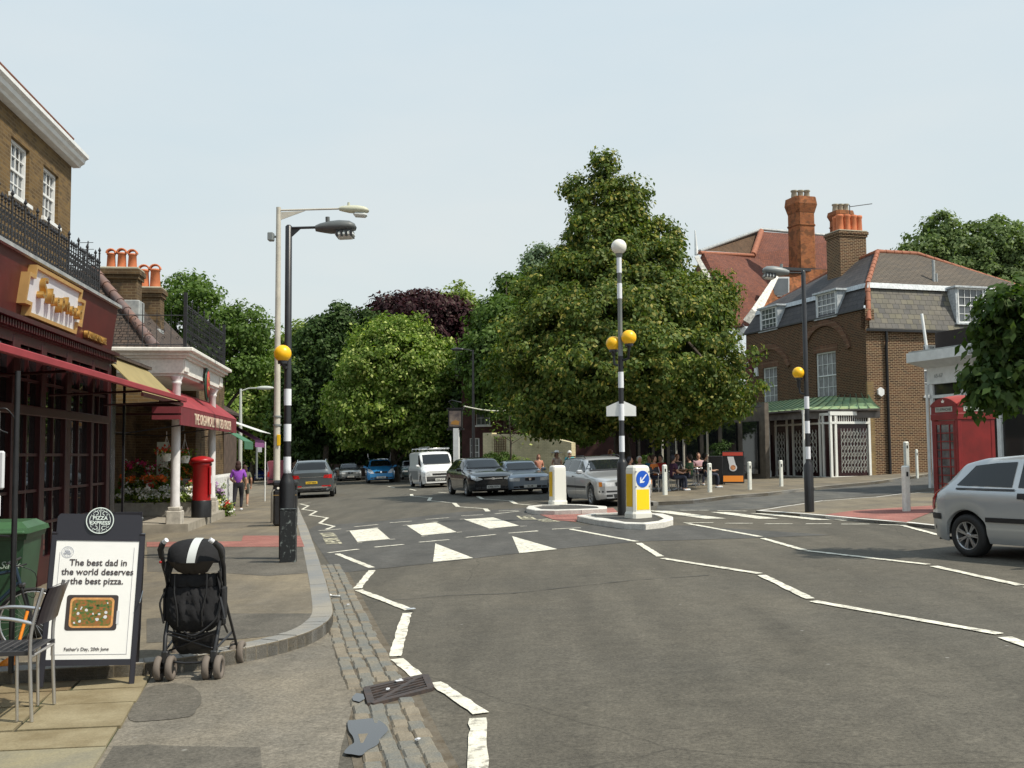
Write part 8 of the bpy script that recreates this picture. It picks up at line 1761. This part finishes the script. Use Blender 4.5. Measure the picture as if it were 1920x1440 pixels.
# woman in purple, walking away
person(Vector((-9.2, 35.0, G(-9.2) + .12)), math.pi + .15, 'woman in purple short sleeved top and black trousers walking away on the left pavement', 1.64, 'walk', (.24, .06, .42), (.012, .012, .018), (.035, .012, .010), .6, shoes=(.6, .62, .65), heavy=1.12, sleeve=.6)
person(Vector((-9.75, 38.0, G(-9.75) + .12)), math.pi + .2, 'person in pale olive clothes partly hidden behind the woman in purple', 1.5, 'walk', (.12, .13, .08), (.10, .10, .08), (.06, .03, .02), .5, bare_legs=True, shoes=(.4, .35, .3))
def at_(px, py, Y): p = P(px, py, Y); return p
gC = 'people at the cafe terrace'
def head_person(px, hy, Y, rz, label, H_, pose, *a, **k):
    """standing or seated so that the head centre is seen at px, hy"""
    p = P(px, hy, Y); top_ = {'sit': (.93 - .42 + .645), 'stand': .93 + .645, 'walk': .93 + .645}[pose] * H_ / 1.7
    gz = G(p.x) + .10; need = p.z - gz; H2 = max(1.45, min(1.9, need / top_ * H_)) if not pose == 'sit' else H_
    return person(Vector((p.x, p.y, gz)), rz, label, H2, pose, *a, group=gC, **k)
head_person(1044, 851, 44, .4, 'woman in white wide brimmed sun hat standing beside parked bicycles', 1.65, 'stand', (.55, .45, .38), (.10, .14, .2), (.1, .05, .03), hat='wide', sleeve=.2)
head_person(1068, 850, 45, -.3, 'man in white cap and turquoise shirt behind the silver estate', 1.7, 'stand', (.08, .45, .50), (.1, .1, .12), None, hat='cap')
head_person(1010, 862, 45, .2, 'child with reddish hair before the cream wall', 1.45, 'stand', (.5, .22, .15), (.1, .1, .12), (.2, .06, .03))
head_person(1145, 848, 42, 1.2, 'woman in pale aqua top standing behind the estate car roof', 1.7, 'stand', (.30, .50, .45), (.1, .1, .12), (.3, .12, .06))
sit = [(1181, 868, 36, 1.3, 'seated person in bright turquoise top left of the keep left bollard', (.03, .35, .48), (.03, .03, .04)),
       (1199, 872, 37, .2, 'seated person with white top leaning low behind the bollard', (.6, .6, .6), (.6, .58, .55)),
       (1218, 850, 39.5, -.8, 'seated person in blue top behind the couple in orange', (.05, .3, .5), (.05, .03, .02)),
       (1226, 856, 37, .9, 'seated person in bright orange top with arms raised to the face', (.72, .20, .04), (.06, .03, .02)),
       (1238, 852, 38.5, -.5, 'seated dark haired person in red top beside the orange top', (.5, .04, .03), (.02, .015, .012)),
       (1262, 868, 36.5, 1.9, 'seated person in dark plum top right of the first white post', (.06, .02, .05), (.03, .02, .02)),
       (1269, 846, 40, .3, 'grey haired seated person in dark jacket at the middle table', (.03, .03, .035), (.3, .27, .22)),
       (1293, 862, 37, -2.2, 'seated person in dark green top leaning over the table', (.035, .08, .035), (.02, .018, .015)),
       (1309, 846, 41, .0, 'seated person in pale pink shirt far back on the terrace', (.55, .35, .40), (.1, .06, .04)),
       (1322, 866, 38, 1.6, 'seated person in black at the table nearest the menu board', (.015, .015, .018), (.015, .012, .01))]
for px, hy, Y, rz, lb, c1, hc in sit: 
    p = P(px, hy, Y); person(Vector((p.x, p.y, G(p.x) + .10)), rz, lb, 1.68, 'sit', c1, (.03, .035, .06), hc, .3, group=gC)
# tables and chairs of the terrace
M_wood = mat('table_wood', (.16, .075, .03), .5, var=.2)
def table(loc, label):
    t = thing('cafe_table', loc, .3, label, 'table', 'tables on the cafe terrace'); m = MB(); m.box((0, 0, .735), (.75, .75, .03), 0, .01); m.build('table_top', M_wood, t)
    m = MB(); m.tube([(0, 0, .02), (0, 0, .72)], .03, 10); m.build('pedestal', M_alu, t)
    for k in range(4): a = math.pi / 2 * k + .4; m = MB(); m.tube([(0, 0, .09), (.30 * math.cos(a), .30 * math.sin(a), .02)], [.028, .018], 6); m.build('foot', M_alu, t)
    return t
for px, py, lb in ((1272, 920, 'table with star foot between the two nearest white posts'), (1226, 913, 'table in front of the person in orange'), (1308, 910, 'table before the person in green'), (1190, 905, 'table behind the keep left bollard')):
    table(gp(px, py, .10), lb)
for i, (px, py, rz, lb) in enumerate(((1236, 922, 2.2, 'empty looking aluminium chair just left of the first white post'), (1256, 917, .4, 'aluminium chair right behind the first white post'), (1292, 914, 3.0, 'aluminium chair under the person in green'), (1315, 911, .2, 'aluminium chair nearest the menu board'), (1215, 916, 1.2, 'aluminium chair between the two leftmost terrace tables'))):
    copy_tree(ch0, gp(px, py, .10), rz, lb)
# slender canopy posts of the cafe terrace
for px, py0, py1, lb in ((1243, 800, 905, 'pale slender canopy post left of the terrace tables'), (1269, 812, 900, 'thin pale post behind the grey haired person'), (1283, 808, 900, 'second thin pale post behind the person in green'), (1328, 812, 902, 'pale post left of the menu board')):
    p = gp(px, py1, .10); t = thing('terrace_post', p, 0, lb, 'post', 'posts carrying the cafe canopy'); m = MB(); m.tube([(0, 0, 0), (0, 0, 3.1)], .045, 8); m.build('post', M_cream, t)
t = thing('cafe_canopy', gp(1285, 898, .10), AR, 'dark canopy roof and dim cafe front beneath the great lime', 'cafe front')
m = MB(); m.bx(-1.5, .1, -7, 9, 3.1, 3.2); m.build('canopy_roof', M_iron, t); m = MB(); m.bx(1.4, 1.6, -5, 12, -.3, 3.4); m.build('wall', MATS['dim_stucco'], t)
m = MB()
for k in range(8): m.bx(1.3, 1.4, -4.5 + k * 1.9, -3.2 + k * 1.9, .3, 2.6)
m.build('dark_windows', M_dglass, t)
# bicycles against the wall
t0 = next(o for o in bpy.data.objects if o.name == 'bicycle')
for px, py, rz, lb in ((1035, 902, .5, 'parked bicycle beside the woman in the sun hat'), (1020, 899, .2, 'parked bicycle right of the blue grey saloon')):
    c_ = copy_tree(t0, gp(px, py, .10), rz, lb); c_['group'] = 'bicycles'
t0['group'] = 'bicycles'
# person in the doorway of the white shop
p = P(1868, 905, 32); person(Vector((p.x, p.y, G(p.x) + .06)), 2.5, 'person in white top and dark trousers in the shop doorway behind the phone box', 1.75, 'stand', (.55, .53, .52), (.02, .02, .025), (.02, .015, .012))
